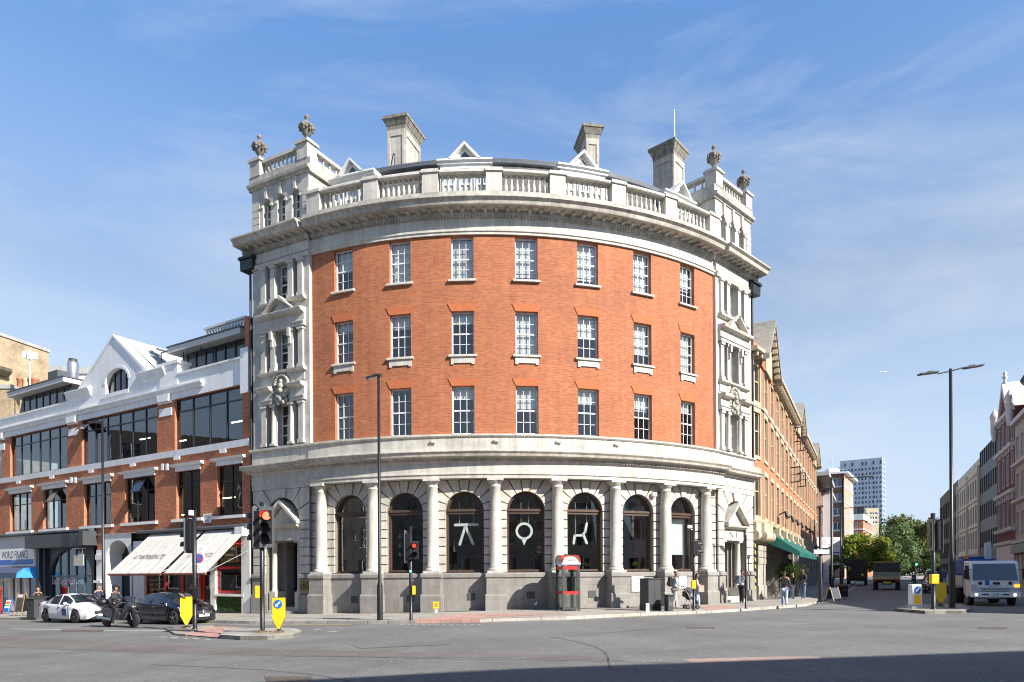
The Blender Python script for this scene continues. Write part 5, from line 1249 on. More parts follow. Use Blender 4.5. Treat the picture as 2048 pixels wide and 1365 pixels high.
# ---------------------------------------------------------------- blocks further along the left side of the street
def block(F, u0, u1, z1, rows, ncol, wall, label, cat='building', name='office_block', dep=12, ww=.62, gm=None, fm=None, nm=2, tr=(), wallname='wall', cap=None, side=True, z0=-.5, d=.12, rv=.3):
    t = thing(name, label, cat, F.p((u0+u1)/2, -dep/2, 0), world=True)
    c = (u1-u0)/ncol; hs = []
    for i in range(ncol):
        for a, b in rows: hs.append((u0+c*(i+.5)-c*ww/2, u0+c*(i+.5)+c*ww/2, a, b))
    m = MB().wall(F, [u0, u1], [z0, z1], hs, 0, rv)
    if side:
        for u in (u0, u1): m.add([F.p(u, 0, z0), F.p(u, -dep, z0), F.p(u, -dep, z1), F.p(u, 0, z1)], [(0, 1, 2, 3)], False, [[(0, z0), (dep, z0), (dep, z1), (0, z1)]])
        m.add([F.p(u0, -dep, z0), F.p(u1, -dep, z0), F.p(u1, -dep, z1), F.p(u0, -dep, z1)], [(0, 1, 2, 3)])
    m.add([F.p(u0, 0, z1), F.p(u1, 0, z1), F.p(u1, -dep, z1), F.p(u0, -dep, z1)], [(0, 1, 2, 3)])
    m.build(wallname, wall, t)
    for h in hs: win2(F, h[0], h[1], h[2], h[3], -rv*.6, t, nm, tr, fm, gm, d)
    if cap: MB().sweep(F, u0-.05, u1+.05, [(-dep, z1+.003), (cap[0], z1+.003), (cap[0], z1+cap[1]), (-dep, z1+cap[1])]).build('roof_edge', cap[2], t)
    return t
M_BROWN = mat('brown brickwork', (.2, .09, .06), .9, .15, 1.5, brick=((.19, .085, .055), (.24, .11, .07), (.24, .17, .13), .23, .077, .010, 0))
M_CONC = mat('pale concrete', (.46, .45, .42), .85, .1, 2, streak=.15)
M_BLGL = mat('blue sky glass', (.05, .09, .14), .05, .2, spec=.8)
LS = Face(SL0+SD*0, SD)
uL = lambda px, d=0: LS.hit(px, 1050, d)[0]
a0, a1 = L2+5.6, uL(1646)
block(LS, a0, a1, 14.2, ((.3, 3.6), (5, 7.2), (8.6, 10.6), (11.8, 13.4)), 3, M_BROWN, 'brown brick office with white sill bands just past the gabled orange building', gm=M_BLGL, cap=(1.6, .5, M_CONC), ww=.6)
t = block(LS, a1+.05, uL(1657), 13.6, ((.3, 3.6), (5, 7.2), (8.6, 10.6), (11.4, 13.0)), 3, M_CONC, 'narrow pale concrete office between brown brick blocks on the side street', gm=M_BLGL, cap=(1.2, .4, M_CONC))
MB().fbox(LS, a1+.1, a1+1.4, .003, 1.3, .1, 14.4).build('stair_shaft', M_STUCCO, t)
pq = at(1690, 1050, 165); pl_ = at(1648, 1050, 167)
FM = Face((pl_.x, pl_.y), (pq.x-pl_.x, pq.y-pl_.y)); LM = (pq-pl_).length
zt = at(1690, 948, 165).z; rws = [(.3+k*3.1, 2.0+k*3.1) for k in range(1, 6)]
zr = lambda y: at(1690, y, 165).z
rws = [(zr(1098), zr(1076)), (zr(1060), zr(1045)), (zr(1030), zr(1016)), (zr(1002), zr(987)), (zr(972), zr(957))]
tb = block(FM, 0, FM.hit(1684)[0], zt, rws, 1, M_BROWN, 'brown brick office tower with white window bands and flat roof slab', dep=14, ww=.9, nm=4, fm=M_WHITE, gm=M_BLGL, d=.16)
FM2 = Face((pq.x, pq.y), (.527, .85)); L3 = FM2.hit(1706)[0]
MB().wall(FM2, [-1.2, L3], [-.5, zt], [], 0).build('stair_wall', mat('pale red brick', (.36, .2, .13), .9, .12, 1, brick=((.36, .20, .13), (.42, .25, .17), (.5, .42, .34), .4, .3, .03, 0)), tb)
for a, b in rws:
    MB().fbox(FM, 0, FM.hit(1684)[0], .003, .1, a-.3, a-.003).build('sill_band', M_WHITE, tb)
    MB().fbox(FM2, L3*.55, L3*.9, .003, .1, a, b).build('window', M_WHITE, tb); MB().fbox(FM2, -1.2, L3, .003, .08, a-.4, a-.15).build('sill_band', M_WHITE, tb)
ov = MB(); ov.hexa([Vector((v.x, v.y, z)) for z in (zt+.01, zt+.45) for v in (FM.p(-1, 1.2, 0), FM.p(LM+.8, 1.2, 0), FM2.p(L3+1, 1.0, 0), FM.p(-1, -14, 0))]); ov.build('roof_slab', M_WHITE, tb)
MB().tube([FM.p(LM*.4, -3, zt), FM.p(LM*.4, -3, zt+4.4)], .1).tube([FM.p(LM*.4-.8, -3, zt+3.4), FM.p(LM*.4+.8, -3, zt+3.4)], .08).cbox(FM.p(LM*.4, -3, zt+1), (2.6, 2, 1.3)).tube([FM.p(0, -1, zt+1.1), FM.p(LM, -1, zt+1.1)], .05).build('roof_plant', M_LOUV, tb)
# red brick block with white parapet
pc = at(1726, 1050, 215); pl_ = at(1702, 1050, 217); pr = at(1743, 1050, 240)
F1 = Face((pl_.x, pl_.y), (pc.x-pl_.x, pc.y-pl_.y)); F2 = Face((pc.x, pc.y), (pr.x-pc.x, pr.y-pc.y)); n1_ = (pc-pl_).length; n2_ = (Vector((pr.x, pr.y))-Vector((pc.x, pc.y))).length
zq = lambda y: at(1726, y, 215).z
rb = block(F1, 0, n1_, zq(1040), [(zq(1076), zq(1062)), (zq(1054), zq(1044))], 1, M_BRICKL, 'red brick corner house with white rounded parapet beside the tower', name='corner_house', ww=.35, gm=M_SHINY, nm=2, d=.25, side=False)
MB().wall(F2, [0, n2_], [-.5, zq(1040)], [], 0).build('wall', M_BRICKL, rb)
for k in range(4):
    for a, b in ((zq(1076), zq(1062)), (zq(1054), zq(1044))): win2(F2, n2_*(k+.3)/4, n2_*(k+.3)/4+1.1, a, b, .05, rb, 2, (), M_WHITE, M_SHINY, .2)
for F, L in ((F1, n1_), (F2, n2_)): 
    MB().fbox(F, -.1, L+.1, -3, .3, zq(1040), zq(1028)).build('parapet', M_STUCCO, rb); MB().fbox(F, -.1, L+.1, .003, .3, zq(1060), zq(1057.5)).build('string_course', M_STUCCO, rb)
    MB().fbox(F, .5, L, -5, -2, zq(1028)+.01, zq(1013)).build('attic_storey', M_LEAD, rb)
pf = at(1736, 1050, 290)
FF = Face((pf.x, pf.y), (1, -.05)); rq = at(1757, 1050, 290).x-pf.x; zf = lambda y: at(1736, y, 290).z
block(FF, -4, rq, zf(1017), [(zf(1048), zf(1043)), (zf(1039), zf(1034)), (zf(1030), zf(1025))], 2, M_BUFF, 'buff balcony flats in front of the glass tower', name='flats', ww=.75, gm=M_SHINY, d=.3, nm=3)
# tall residential tower
pa = at(1681, 1050, 465); pb = at(1765, 1050, 450); pr = at(1771.5, 1050, 466)
T1 = Face((pa.x, pa.y), (pb.x-pa.x, pb.y-pa.y)); T2 = Face((pb.x, pb.y), (pr.x-pb.x, pr.y-pb.y)); TL = (Vector((pa.x, pa.y))-Vector((pb.x, pb.y))).length; TL2 = (Vector((pr.x, pr.y))-Vector((pb.x, pb.y))).length
ztw = at(1765, 915, 450).z
M_TOW = mat('silver tower cladding', (.42, .48, .53), .35, .06, .3, metal=.2, brick=((.44, .50, .56), (.35, .42, .49), (.55, .6, .64), 1.2, 3.05, .10, 0))
tw = thing('residential_tower', 'tall pale blue grey residential tower rising behind the street trees', 'tower', T1.p(TL/2, -6, 0), world=True)
MB().wall(T1, [0, TL], [-1, ztw], [], 0).wall(T2, [0, TL2], [-1, ztw], [], 0).fbox(T1, -1.6, -.01, -8, -.5, -1, ztw-4).fbox(T1, 0, TL, -10, -.01, ztw-1, ztw-.01).build('wall', M_TOW, tw)
random.seed(11); st = MB(); cnt = 0; M_TGL = mat('tower glass', (.04, .06, .09), .1, .2)
proto = None
for r in range(17):
    for c in range(12):
        if r == 0 and c not in (1, 3, 6, 7, 9, 11): continue
        u = TL*(c+.5)/12+random.choice((-.2, 0, .2)); z = ztw-3.4-r*3.05 if r else ztw-2.6
        w, h = (.4, 1.0) if c % 3 else (.55, 1.15)
        if r == 0: h = 1.5
        mm = MB().fbox(T1, u-w, u+w, .003, .06, z-h, z+h*.6) if cnt < 100 else st.fbox(T1, u-w, u+w, .003, .06, z-h, z+h*.6)
        if cnt < 100: mm.build('window', M_TGL, tw)
        cnt += 1
for r in range(17): st.fbox(T2, TL2*.15, TL2*.4, .003, .06, ztw-4-r*3.05, ztw-2.2-r*3.05).fbox(T2, TL2*.6, TL2*.85, .003, .06, ztw-4-r*3.05, ztw-2.2-r*3.05)
tag(st.build('small_windows', M_TGL, tw), kind='stuff')
# ---------------------------------------------------------------- right side of the street
RF = Face(SR0+SD*150, -SD)
rp = lambda px: RF.hit(px, 1050)[0]; rz = lambda px, py: RF.hit(px, py)[1]
x = [rp(p) for p in (1888, 1893, 1916, 1960, 1995, 2031, 2090)]
M_DBR = mat('dark brown panels', (.085, .06, .05), .7, .15, 2); M_CREAM = mat('cream render', (.66, .56, .42), .8, .07, 2, streak=.1)
zt = rz(1893, 984)
block(RF, rp(1880), x[2], zt, [(.4+k*3.6, 3.2+k*3.6) for k in range(4)], 6, M_DBR, 'dark brown framed office at the far end of the right hand row', gm=M_SHINY, ww=.75, fm=M_DBR, nm=2, rv=.1)
cr = block(RF, x[2]+.02, x[3]-.02, rz(1938, 939)+0, [(.5, 3.3)]+[(4.6+k*3.35, 7.0+k*3.35) for k in range(3)], 10, M_CREAM, 'cream rendered warehouse with rows of narrow windows in four storeys', name='cream_warehouse', gm=M_BRONZE, ww=.55, fm=M_CREAM, nm=1, d=.12, rv=.1)
for z in (3.9, 7.4, 10.75, 14.1): MB().sweep(RF, x[2]+.02, x[3]-.02, [(.003, z), (.18, z+.05), (.2, z+.25), (.003, z+.3)]).build('string_course', M_CREAM, cr)
MB().fbox(RF, x[2]+.5, (x[2]+x[3])/2, -6, -1.5, rz(1938, 939), rz(1938, 939)+1.8).build('roof_plant', M_BLGL, cr)
for k in (x[2]+.3, (x[2]+x[3])/2, x[3]-.3): MB().fbox(RF, k-.25, k+.25, .003, .25, 0, 15).build('pilaster', M_CREAM, cr)
ztb = rz(1978, 887)
bk = block(RF, x[3]+.02, x[4]-.02, ztb, [(.4, 3.2)]+[(4.6+k*3.3, 6.6+k*3.3) for k in range(4)], 8, mat('charcoal cladding', (.03, .035, .042), .5, .15, 2), 'charcoal clad office with bright window strips between cream and red brick fronts', name='charcoal_office', gm=mat('pale reflecting glass', (.25, .30, .34), .08, .3, 3), ww=.6, fm=M_BLACK, nm=1, d=.1, rv=.1)
# red and white gothic front
M_RBR = mat('dark red brick', (.15, .042, .032), .9, .15, 2); M_WST = mat('white stone dressing', (.62, .60, .58), .8, .08, 3, streak=.15)
a, b = x[4]+.02, x[5]-.02; zt = rz(2012, 829)
rows_ = [(rz(2012, 1072), rz(2012, 1040)), (rz(2012, 994), rz(2012, 938)), (rz(2012, 905), rz(2012, 862))]
rows_ = [(.4, 3.6), (6.2, 8.6), (10.2, 13.2), (14.4, 16.6)]
gt = block(RF, a, b, 17.4, rows_, 4, M_RBR, 'red brick and white stone gothic front with a pointed gable and finial', name='gothic_building', gm=M_SHINY, ww=.5, fm=M_WST, nm=1, d=.16, rv=.1)
for z in (4.3, 5.6, 9.2, 13.6, 17.0): MB().sweep(RF, a, b, [(.003, z), (.35, z+.1), (.4, z+.4), (.003, z+.5)]).build('stone_band', M_WST, gt)
c = (b-a)/4
for i in range(4):
    for z in (8.7, 13.3, 16.7):
        u = a+c*(i+.5); r = c*.33
        MB().fpoly(RF, [(u+r*cos(t*pi/8), z+r*sin(t*pi/8)) for t in range(9)]+[(u+(r-.28)*cos(t*pi/8), z+(r-.28)*sin(t*pi/8)) for t in range(8, -1, -1)], .003, .2).build('window_arch', M_WST, gt)
MB().fbox(RF, a, b, .003, .12, -.2, 4.3).build('ground_storey', M_WST, gt)
um = (a+b)/2; zg_ = rz(2016, 765)
MB().fpoly(RF, [(um-2.4, 17.5), (um+2.4, 17.5), (um, zg_)], -4, .1).build('gable', M_RBR, gt)
MB().fpoly(RF, [(um-2.9, 17.5), (um-2.3, 17.5), (um, zg_-.4), (um, zg_+.4)], -4.2, .3).fpoly(RF, [(um+2.9, 17.5), (um+2.3, 17.5), (um, zg_-.4), (um, zg_+.4)], -4.2, .3).lathe(RF.p(um, 0, zg_+.3), [(.2, 0), (.12, .4), (.3, .6), (.1, .8), (.2, 1.0), (0, 1.3)], 8).build('gable_coping', M_WST, gt)
for u in (a+.5, b-.5): MB().lathe(RF.p(u, .3, 15.6), [(.2, 0), (.35, 1), (.35, 2.4), (.42, 2.5), (.42, 2.8), (.1, 3.4), (0, 3.5)], 10).build('turret', M_WST, gt)
cs = block(RF, x[5]+.02, x[5]+14, 15.4, [(.5, 3.4), (5.0, 7.2), (8.6, 10.8), (12.2, 14.2)], 6, mat('grey cream stone', (.42, .38, .33), .8, .1, 2, streak=.2), 'pale stone fronted building at the right edge past the gothic gable', name='stone_building', gm=M_SHINY, ww=.5, fm=M_WHITE, nm=2, cap=(.4, .4, M_WST), d=.1)
for z in (4.2, 8.0, 11.4): MB().sweep(RF, x[5]+.02, x[5]+14, [(.003, z), (.35, z+.1), (.4, z+.3), (.003, z+.4)]).build('string_course', M_WST, cs)
MB().fbox(RF, x[5]+.02, x[5]+14, .003, .4, 3.4, 4.2).build('shop_fascia', M_BLACK, cs)
MB().fbox(RF, x[5]+.2, x[5]+14, -6, -1, 15.8, 19).build('attic_storey', M_RBR, cs)
MB().lathe(RF.p(x[5]+1.5, -1.5, 19), [(1.6, 0), (1.6, .2), (0, 2.6)], 4).build('turret_roof', M_LEAD, cs)
# buildings on the camera's side of the junction: they throw the shade in front and are mirrored in the glass
cb = RF.p(x[5]+14.1, 0, 0)
CF = Face((cb.x+2, cb.y), (36.5-cb.x-2, 15-cb.y))
cl = Vector((36.5-cb.x-2, 15-cb.y, 0)).length
block(CF, 0, cl, 16.6, [(.5, 3.4), (5.0, 7.2), (8.6, 10.8), (12.2, 14.6)], 9, M_STONEC, 'stone corner block outside the frame on the right that shades the side street', name='corner_block', dep=30, ww=.5, gm=M_SHINY, cap=(.5, .5, M_STONEC))
OF = Face((31, .2), (-14.65, -2.9))
ob = block(OF, 0, 78, 16.0, [(.6, 3.6), (4.8, 7.2), (8.4, 10.8), (12.0, 14.4)], 22, mat('grey brown brick', (.3, .24, .2), .9, .12, 1.2, brick=((.3, .24, .19), (.25, .19, .15), (.3, .28, .25), .23, .077, .01, 0)), 'long brick block behind the viewpoint whose roof edge shades the foreground road', name='opposite_block', dep=14, ww=.5, gm=M_SHINY, cap=(.4, .0001+.02, M_STONEC))
LF = Face((-47, -14), (0, 1)); LF.n = Vector((1, 0, 0))
block(LF, 0, 60, 15, [(.6, 3.6), (4.8, 7.2), (8.4, 10.8), (12.0, 14.0)], 18, mat('dark opposite brick', (.05, .045, .045), .9, .15), 'dark brick terrace outside the frame on the left that is mirrored in the windows', name='mirrored_terrace', dep=10, ww=.5, gm=M_SHINY)
# ---------------------------------------------------------------- trees
def leafmat(n, c, c2):
    m = mat(n, c, .7, .45, 1.1, fine=.35); b = m.node_tree.nodes['Principled BSDF']; b.inputs['Specular IOR Level'].default_value = .25
    t = m.node_tree; tl = t.nodes.new('ShaderNodeBsdfTranslucent'); tl.inputs[0].default_value = tuple(c2)+(1,); mx = t.nodes.new('ShaderNodeMixShader'); mx.inputs[0].default_value = .28
    t.links.new(b.outputs[0], mx.inputs[1]); t.links.new(tl.outputs[0], mx.inputs[2]); t.links.new(mx.outputs[0], [x for x in t.nodes if x.type == 'OUTPUT_MATERIAL'][0].inputs[0]); return m
M_BARK = mat('bark', (.06, .045, .03), .9, .3, 5)
M_LFY = leafmat('yellow green leaves', (.19, .20, .03), (.3, .4, .03)); M_LFS = leafmat('sage green leaves', (.12, .17, .075), (.13, .22, .06)); M_LFD = leafmat('dark green leaves', (.05, .075, .02), (.1, .16, .03)); M_LFO = leafmat('olive green leaves', (.125, .14, .04), (.16, .2, .04))
def tree(px, Y, y0, y1, wpx, m, label, n=5200, ls=.3, cl=26, seed=1, name='street_tree', group=None, thin=1):
    random.seed(seed); c = at(px, (y0+y1)/2, Y); zt, zb = at(px, y0, Y).z, at(px, y1, Y).z; R = wpx/2/FPX*Y; Hh = (zt-zb)/2
    gz = g(c.x)+.1; o = thing(name, label, 'tree', (c.x, Y, gz), group=group)
    tk = MB(); zc = (zt+zb)/2-gz; P = [Vector((random.uniform(-.1, .1)*k, random.uniform(-.1, .1)*k, zc*k/3)) for k in range(4)]
    for k in range(3): tk.cyl(P[k], P[k+1], .26-.05*k, .21-.05*k, 8)
    bl = []
    for k in range(cl):
        a = random.uniform(0, 2*pi); v = random.uniform(-.85, .95); rr = sqrt(max(.05, 1-v*v))*random.uniform(.35, .85)
        bl.append((Vector((R*rr*cos(a), R*.9*rr*sin(a), zc+Hh*v*.85)), random.uniform(.2, .42)*min(R, Hh*1.1)))
    for k in range(0, cl, 3): tk.cyl(P[2] if k % 2 else P[3], bl[k][0], .1, .03, 5)
    tk.build('trunk', M_BARK, o)
    cw = MB()
    for i in range(n):
        b, r = random.choice(bl); d = Vector((random.gauss(0, 1), random.gauss(0, 1), random.gauss(0, 1))).normalized(); q = b+d*r*random.uniform(.55, 1.1)
        if q.z < zb-gz-.3: continue
        e1 = Vector((random.gauss(0, 1), random.gauss(0, 1), random.gauss(0, .7))).normalized(); e2 = e1.cross(d+Vector((.01, .02, .4))).normalized(); s = ls*random.uniform(.5, 1.2)
        cw.add([q-e1*s, q+e2*s*.55, q+e1*s, q-e2*s*.55], [(0, 1, 2, 3)])
    cw.build('crown', m, o); return o
tree(1722, 148, 1070, 1146, 122, M_LFY, 'bright yellow green street tree behind the black box van', 9000, .36, 34, 2)
tree(1668, 146, 1100, 1140, 46, M_LFD, 'small dark street tree beside the bus shelter', 2600, .3, 12, 5)
tree(1794, 170, 1052, 1152, 92, M_LFS, 'loose sage green tree behind the flatbed truck', 7500, .36, 30, 3)
tree(1764, 300, 1038, 1150, 100, M_LFD, 'dark tree below the tower, behind the yellow green tree', 4500, .75, 20, 4, group='park trees at the end of the street')
tree(1815, 270, 1030, 1150, 110, M_LFO, 'largest olive crown in the middle at the end of the street', 9500, .7, 40, 6, group='park trees at the end of the street')
tree(1868, 260, 1038, 1152, 104, M_LFO, 'olive tree behind the traffic light pole on the right island', 9000, .7, 40, 7, group='park trees at the end of the street')
tree(1840, 245, 1092, 1156, 130, M_LFD, 'low dark spreading tree closing the end of the street', 6000, .6, 26, 8, group='park trees at the end of the street')
pw = at(1800, 1090, 310)
ph = thing('white_house', 'pale gabled house half hidden by the trees down the street', 'building', (pw.x, 310, 0), world=True)
zz = at(1800, 1098, 310).z; MB().box(pw.x-4, pw.x+6, 310, 325, -1, zz).build('wall', M_STUCCO, ph); MB().prism([(pw.x-4.5, 309.5, zz), (pw.x+6.5, 309.5, zz), (pw.x+1, 309.5, zz+3)], (0, 11, 0)).build('roof', M_TILE, ph)
# a screen of far buildings closes the street under the trees
q0 = at(1690, 1150, 330); 
fb_ = block(Face((q0.x-20, 331), (1, 0)), 0, 120, 7.5, [(.5, 3), (4, 6.5)], 16, M_DBR, 'low dark terrace across the far end of the street under the trees', name='far_terrace', gm=M_SHINY, ww=.5, d=.2)
# ---------------------------------------------------------------- vehicles
def lerp(tab, x):
    if x <= tab[0][0]: return tab[0][1]
    for (a, b), (c, d) in zip(tab, tab[1:]):
        if x <= c:
            t = (x-a)/(c-a); t2 = t*t*(3-2*t)*.5+t*.5; return b+(d-b)*t2
    return tab[-1][1]
M_CARGL = mat('car glass', (.012, .016, .02), .04, .1, spec=.8, coat=.5)
M_LAMP = mat('headlamp lens', (.45, .47, .5), .12, .2, 20, spec=.9)
M_LIT = mat('lit headlamp', (1, .85, .6), .3, 0, emit=6)
M_AMBER = mat('lit amber indicator', (1, .35, .02), .3, 0, emit=1.2)
M_TAIL = mat('tail lamp', (.35, .01, .01), .25, .1)
M_PLW = mat('white number plate', (.75, .75, .72), .4, .03); M_PLY = mat('yellow number plate', (.7, .5, .03), .4, .03)
def wheel(par, x, y, r, w, name='wheel', spokes=5, dark=False):
    s = 1 if y > 0 else -1
    o = MB().lathe((x, y-s*w/2, r), [(r*.62, 0), (r*.93, .0), (r, .03), (r, w-.03), (r*.93, w), (r*.68, w)], 28, (0, s, 0)).build(name, M_RUBBER, par)
    m = MB().lathe((x, y-s*w/2, r), [(0, w*.55), (r*.6, w*.5), (r*.68, w*.92), (r*.70, w*.98), (r*.66, w*1.0)], 28, (0, s, 0))
    m.build('wheel_well', M_BLACK, o)
    m = MB().lathe((x, y+s*w*.36, r), [(r*.14, -.02), (r*.16, .05), (0, .06)], 12, (0, s, 0))
    for k in range(spokes):
        a = 2*pi*k/spokes+.4
        for da in (-.13, .13):
            c, sn = cos(a+da), sin(a+da); q = Vector((x+r*.36*c, y+s*(w*.36+.02), r+r*.36*sn)); mm = Matrix.Translation(q) @ Matrix.Rotation(-(a+da*.3), 4, 'Y'); m.box(-r*.3, r*.31, -.015, .015, -r*.045, r*.045, mm)
    for k in range(24):
        a0_, a1_ = 2*pi*k/24, 2*pi*(k+1)/24
        P = [Vector((x+rr*cos(a), y+s*w*.5, r+rr*sin(a))) for rr, a in ((r*.62, a0_), (r*.70, a0_), (r*.70, a1_), (r*.62, a1_))]; m.add(P, [(0, 1, 2, 3)])
    m.build('rim', mat('dark alloy', (.12, .12, .125), .3, .1, metal=.8) if dark else M_CHROME, o)
    return o
def car(label, loc, rz, paint, L=4.75, W_=1.82, H=1.46, z0=.17, group=None, wb=2.8, r=.33, plate=None, badge='ring', dark=False, cat='car', name='parked_car'):
    t = thing(name, label, cat, loc, rz, group)
    h = L/2; xf, xr = wb/2+.0, -wb/2
    top = [(-h, .72), (-h+.06, .98), (-h+.35, 1.06), (-h+.75, 1.10), (-.85, H-.06), (-.2, H), (.35, H-.035), (1.25, 1.04), (1.75, .93), (h-.25, .80), (h-.06, .66), (h, .56)]
    belt = [(-h, .70), (-h+.3, .93), (-1.2, .95), (0, .91), (1.1, .86), (h-.4, .74), (h, .52)]
    wid = [(-h, .70), (-h+.12, .84), (-h+.6, .95), (-1, 1), (1, 1), (h-.6, .95), (h-.15, .80), (h, .60)]
    N_ = 96; rows = []
    for i in range(N_+1):
        x = -h+L*i/N_; w = W_/2*lerp(wid, x); zt = lerp(top, x); zb = min(lerp(belt, x), zt-.03)
        cab = max(0, min(1, (zt-zb-.06)/.3)); wr = w*(.96-.26*cab)
        arch = 0
        for xa in (xf, xr):
            dx = abs(x-xa)
            if dx < r+.06: arch = max(arch, sqrt((r+.06)**2-dx*dx)+r-.0)
        zl = z0+.03 if abs(x) < h-.3 else z0+.03+.12*((abs(x)-h+.3)/.3)**2
        zl = max(zl, min(arch, zb-.12)); zm = max(.52, zl+.03); zm = min(zm, zb-.06)
        rows.append([(0, zt), (wr*.6, zt-.012), (wr*.92, zt-.03-.02*cab), (wr, zt-.05-.03*cab), (w*.975-.02*cab, zb+.005), (w*.99, zb-.03), (w, (zb+zm)/2+.04), (w, zm), (w*.985, zl+.02), (w*.95, zl)])
    M_ = len(rows[0]); body, gl, ws, rw, trim = MB(), MB(), MB(), MB(), MB()
    def P(i, k, s): x = -h+L*i/N_; return Vector((x, s*rows[i][k][0], rows[i][k][1]))
    V = {}
    def emit(mb, fs): 
        idx = {}; pts = []; out = []
        for f in fs:
            q = []
            for key in f:
                kk = (key[0], key[1], key[2] if key[1] else 1)
                if kk not in idx: idx[kk] = len(pts); pts.append(P(*kk))
                q.append(idx[kk])
            out.append(q)
        mb.add(pts, out, True)
    FB_, FG, FW, FR_ = [], {1: [], -1: []}, [], []
    for i in range(N_):
        x = -h+L*(i+.5)/N_; cabh = rows[i][3][1]-rows[i][4][1]
        for s in (1, -1):
            for k in range(M_-1):
                f = [(i, k, s), (i+1, k, s), (i+1, k+1, s), (i, k+1, s)]; cat_ = FB_
                if k == 3 and -1.5 < x < .95 and cabh > .14 and not (-.12 < x < -.02) and not (-1.12 < x < -1.06): cat_ = FG[s]
                if k < 2 and .42 < x < 1.22: cat_ = FW
                if k < 2 and -h+.8 < x < -.95: cat_ = FR_
                cat_.append(f)
    emit(body, FB_); emit(ws, FW); emit(rw, FR_)
    for i in (0, N_):
        for s in (1, -1): body.add([P(i, k, s) for k in range(M_)], [list(range(M_))], True)
    body.build('body', paint, t); [(lambda m_: (emit(m_, FG[s_]), m_.build('side_window', M_CARGL, t)))(MB()) for s_ in (1, -1)]; ws.build('windscreen', M_CARGL, t); rw.build('rear_window', M_CARGL, t)
    for x in (xf, xr):
        for s in (1, -1): wheel(t, x, s*(W_/2-.12), r, .21, dark=dark)
    MB().box(-h+.3, h-.3, -W_/2+.14, W_/2-.14, z0, .5).build('underbody', M_BLACK, t)
    bw = lambda x: W_/2*lerp(wid, x)
    for s in (1, -1):
        x0 = h-.42; MB().hexa([Vector(q) for q in ((h-.62, s*bw(h-.62)*.985, .68), (h-.10, s*bw(h-.1)*.70, .60), (h-.10, s*bw(h-.1)*.99, .58), (h-.5, s*(bw(h-.5)+.008), .62), (h-.66, s*bw(h-.62)*.97, .80), (h-.20, s*bw(h-.1)*.62, .725), (h-.18, s*bw(h-.1)*1.0, .71), (h-.55, s*(bw(h-.5)+.008), .75))]).build('headlight', M_LAMP, t)
        MB().hexa([Vector(q) for q in ((-h+.02, s*.45, .78), (-h+.32, s*(bw(-h+.3)+.005), .8), (-h+.1, s*bw(-h+.12)*1.02, .8), (-h-.005, s*.5, .78), (-h+.05, s*.45, .93), (-h+.35, s*(bw(-h+.3)+.004), .92), (-h+.1, s*bw(-h+.12)*1.01, .93), (-h+.02, s*.5, .93))]).build('tail_light', M_TAIL, t)
        MB().ball((.78, s*(W_/2+.08), .99), .1, (.7, 1.05, .75), 10, 8).box(.74, .82, min(s*W_/2, s*(W_/2-.1)), max(s*W_/2, s*(W_/2-.1)), .93, .97).build('mirror', paint, t)
        for xx in (-.95, .02): MB().box(xx-.1, xx+.1, s*(W_/2+.012)-.012, s*(W_/2+.012)+.012, .78, .815).build('door_handle', M_CHROME, t)
        for xx in (.88, -.07, -1.12): MB().box(xx-.006, xx+.006, s*(W_/2+.002)-.004, s*(W_/2+.002)+.004, .35, .86).build('door_seam', M_BLACK, t)
        MB().hexa([Vector(q) for q in ((h-.22, s*.5, .32), (h-.05, s*.42, .30), (h-.12, s*bw(h-.12)*1.02, .33), (h-.3, s*(bw(h-.3)+.01), .36), (h-.2, s*.5, .40), (h-.05, s*.44, .36), (h-.12, s*bw(h-.12)*1.02, .41), (h-.3, s*(bw(h-.3)+.01), .42))]).build('fog_lamp', M_LAMP, t)
    gr = MB().box(h-.1, h+.012, -.42, .42, .47, .64); g_ = gr.build('grille', M_BLACK, t)
    b = MB()
    for z in (.52, .585): b.box(h-.02, h+.03, -.4, .4, z-.012, z+.012)
    if badge == 'star':
        b.lathe((h+.025, 0, .56), [(.095, 0), (.115, 0), (.115, .02), (.095, .02), (.095, 0)], 20, (1, 0, 0))
        for k in range(3): a = pi/2+2*pi*k/3; b.prism([(h+.028, .1*cos(a), .56+.1*sin(a)), (h+.028, .022*cos(a+1.05), .56+.022*sin(a+1.05)), (h+.028, .022*cos(a-1.05), .56+.022*sin(a-1.05))], (.018, 0, 0))
    else: b.ball((h+.02, 0, .60), .06, (.4, 1, .6), 10, 6)
    b.build('grille_badge', M_CHROME, g_)
    MB().box(h-.15, h-.002, -.55, .55, .22, .36).build('lower_intake', M_BLACK, t)
    if plate:
        p = MB().box(h, h+.02, -.26, .26, .37, .48).build('number_plate', M_PLW, t)
        text('plate_lettering', plate, lambda x, y: Vector((h+.024, x, .425+y)), .44, M_INK, p, .075)
    return t
KD = (K[4]-K[0]).normalized(); KD = Vector((.857, -.514, 0)); KFAR = Vector((.514, .857, 0)); ka = atan2(KD.y, KD.x)
M_WCAR = mat('white car paint', (.72, .73, .74), .25, .02, coat=.6); M_NCAR = mat('black blue car paint', (.008, .009, .018), .15, .1, coat=1)
c = gpt(151, 1246.8); c = c-KD*1.4+KFAR*.82; c.z = g(c.x)-.0
wc = car('white saloon car facing right in front of the navy shopfront', c, ka, M_WCAR, 4.77, 1.82, 1.47, plate='LB14 OKF', dark=True, name='saloon_car', group='cars queuing at the left lights')
MB().box(.32, .72, -.93, -.918, .38, .72).build('door_sticker', mat('navy door sticker', (.03, .05, .12), .5, .1), wc)
c = gpt(348, 1250); c = c-KD*1.4+KFAR*.82; c.z = g(c.x)
bc = car('black saloon car with silver star grille in front of the cream awnings', c, ka, M_NCAR, 4.69, 1.81, 1.44, plate='KY65 LDJ', badge='star', name='saloon_car', group='cars queuing at the left lights')
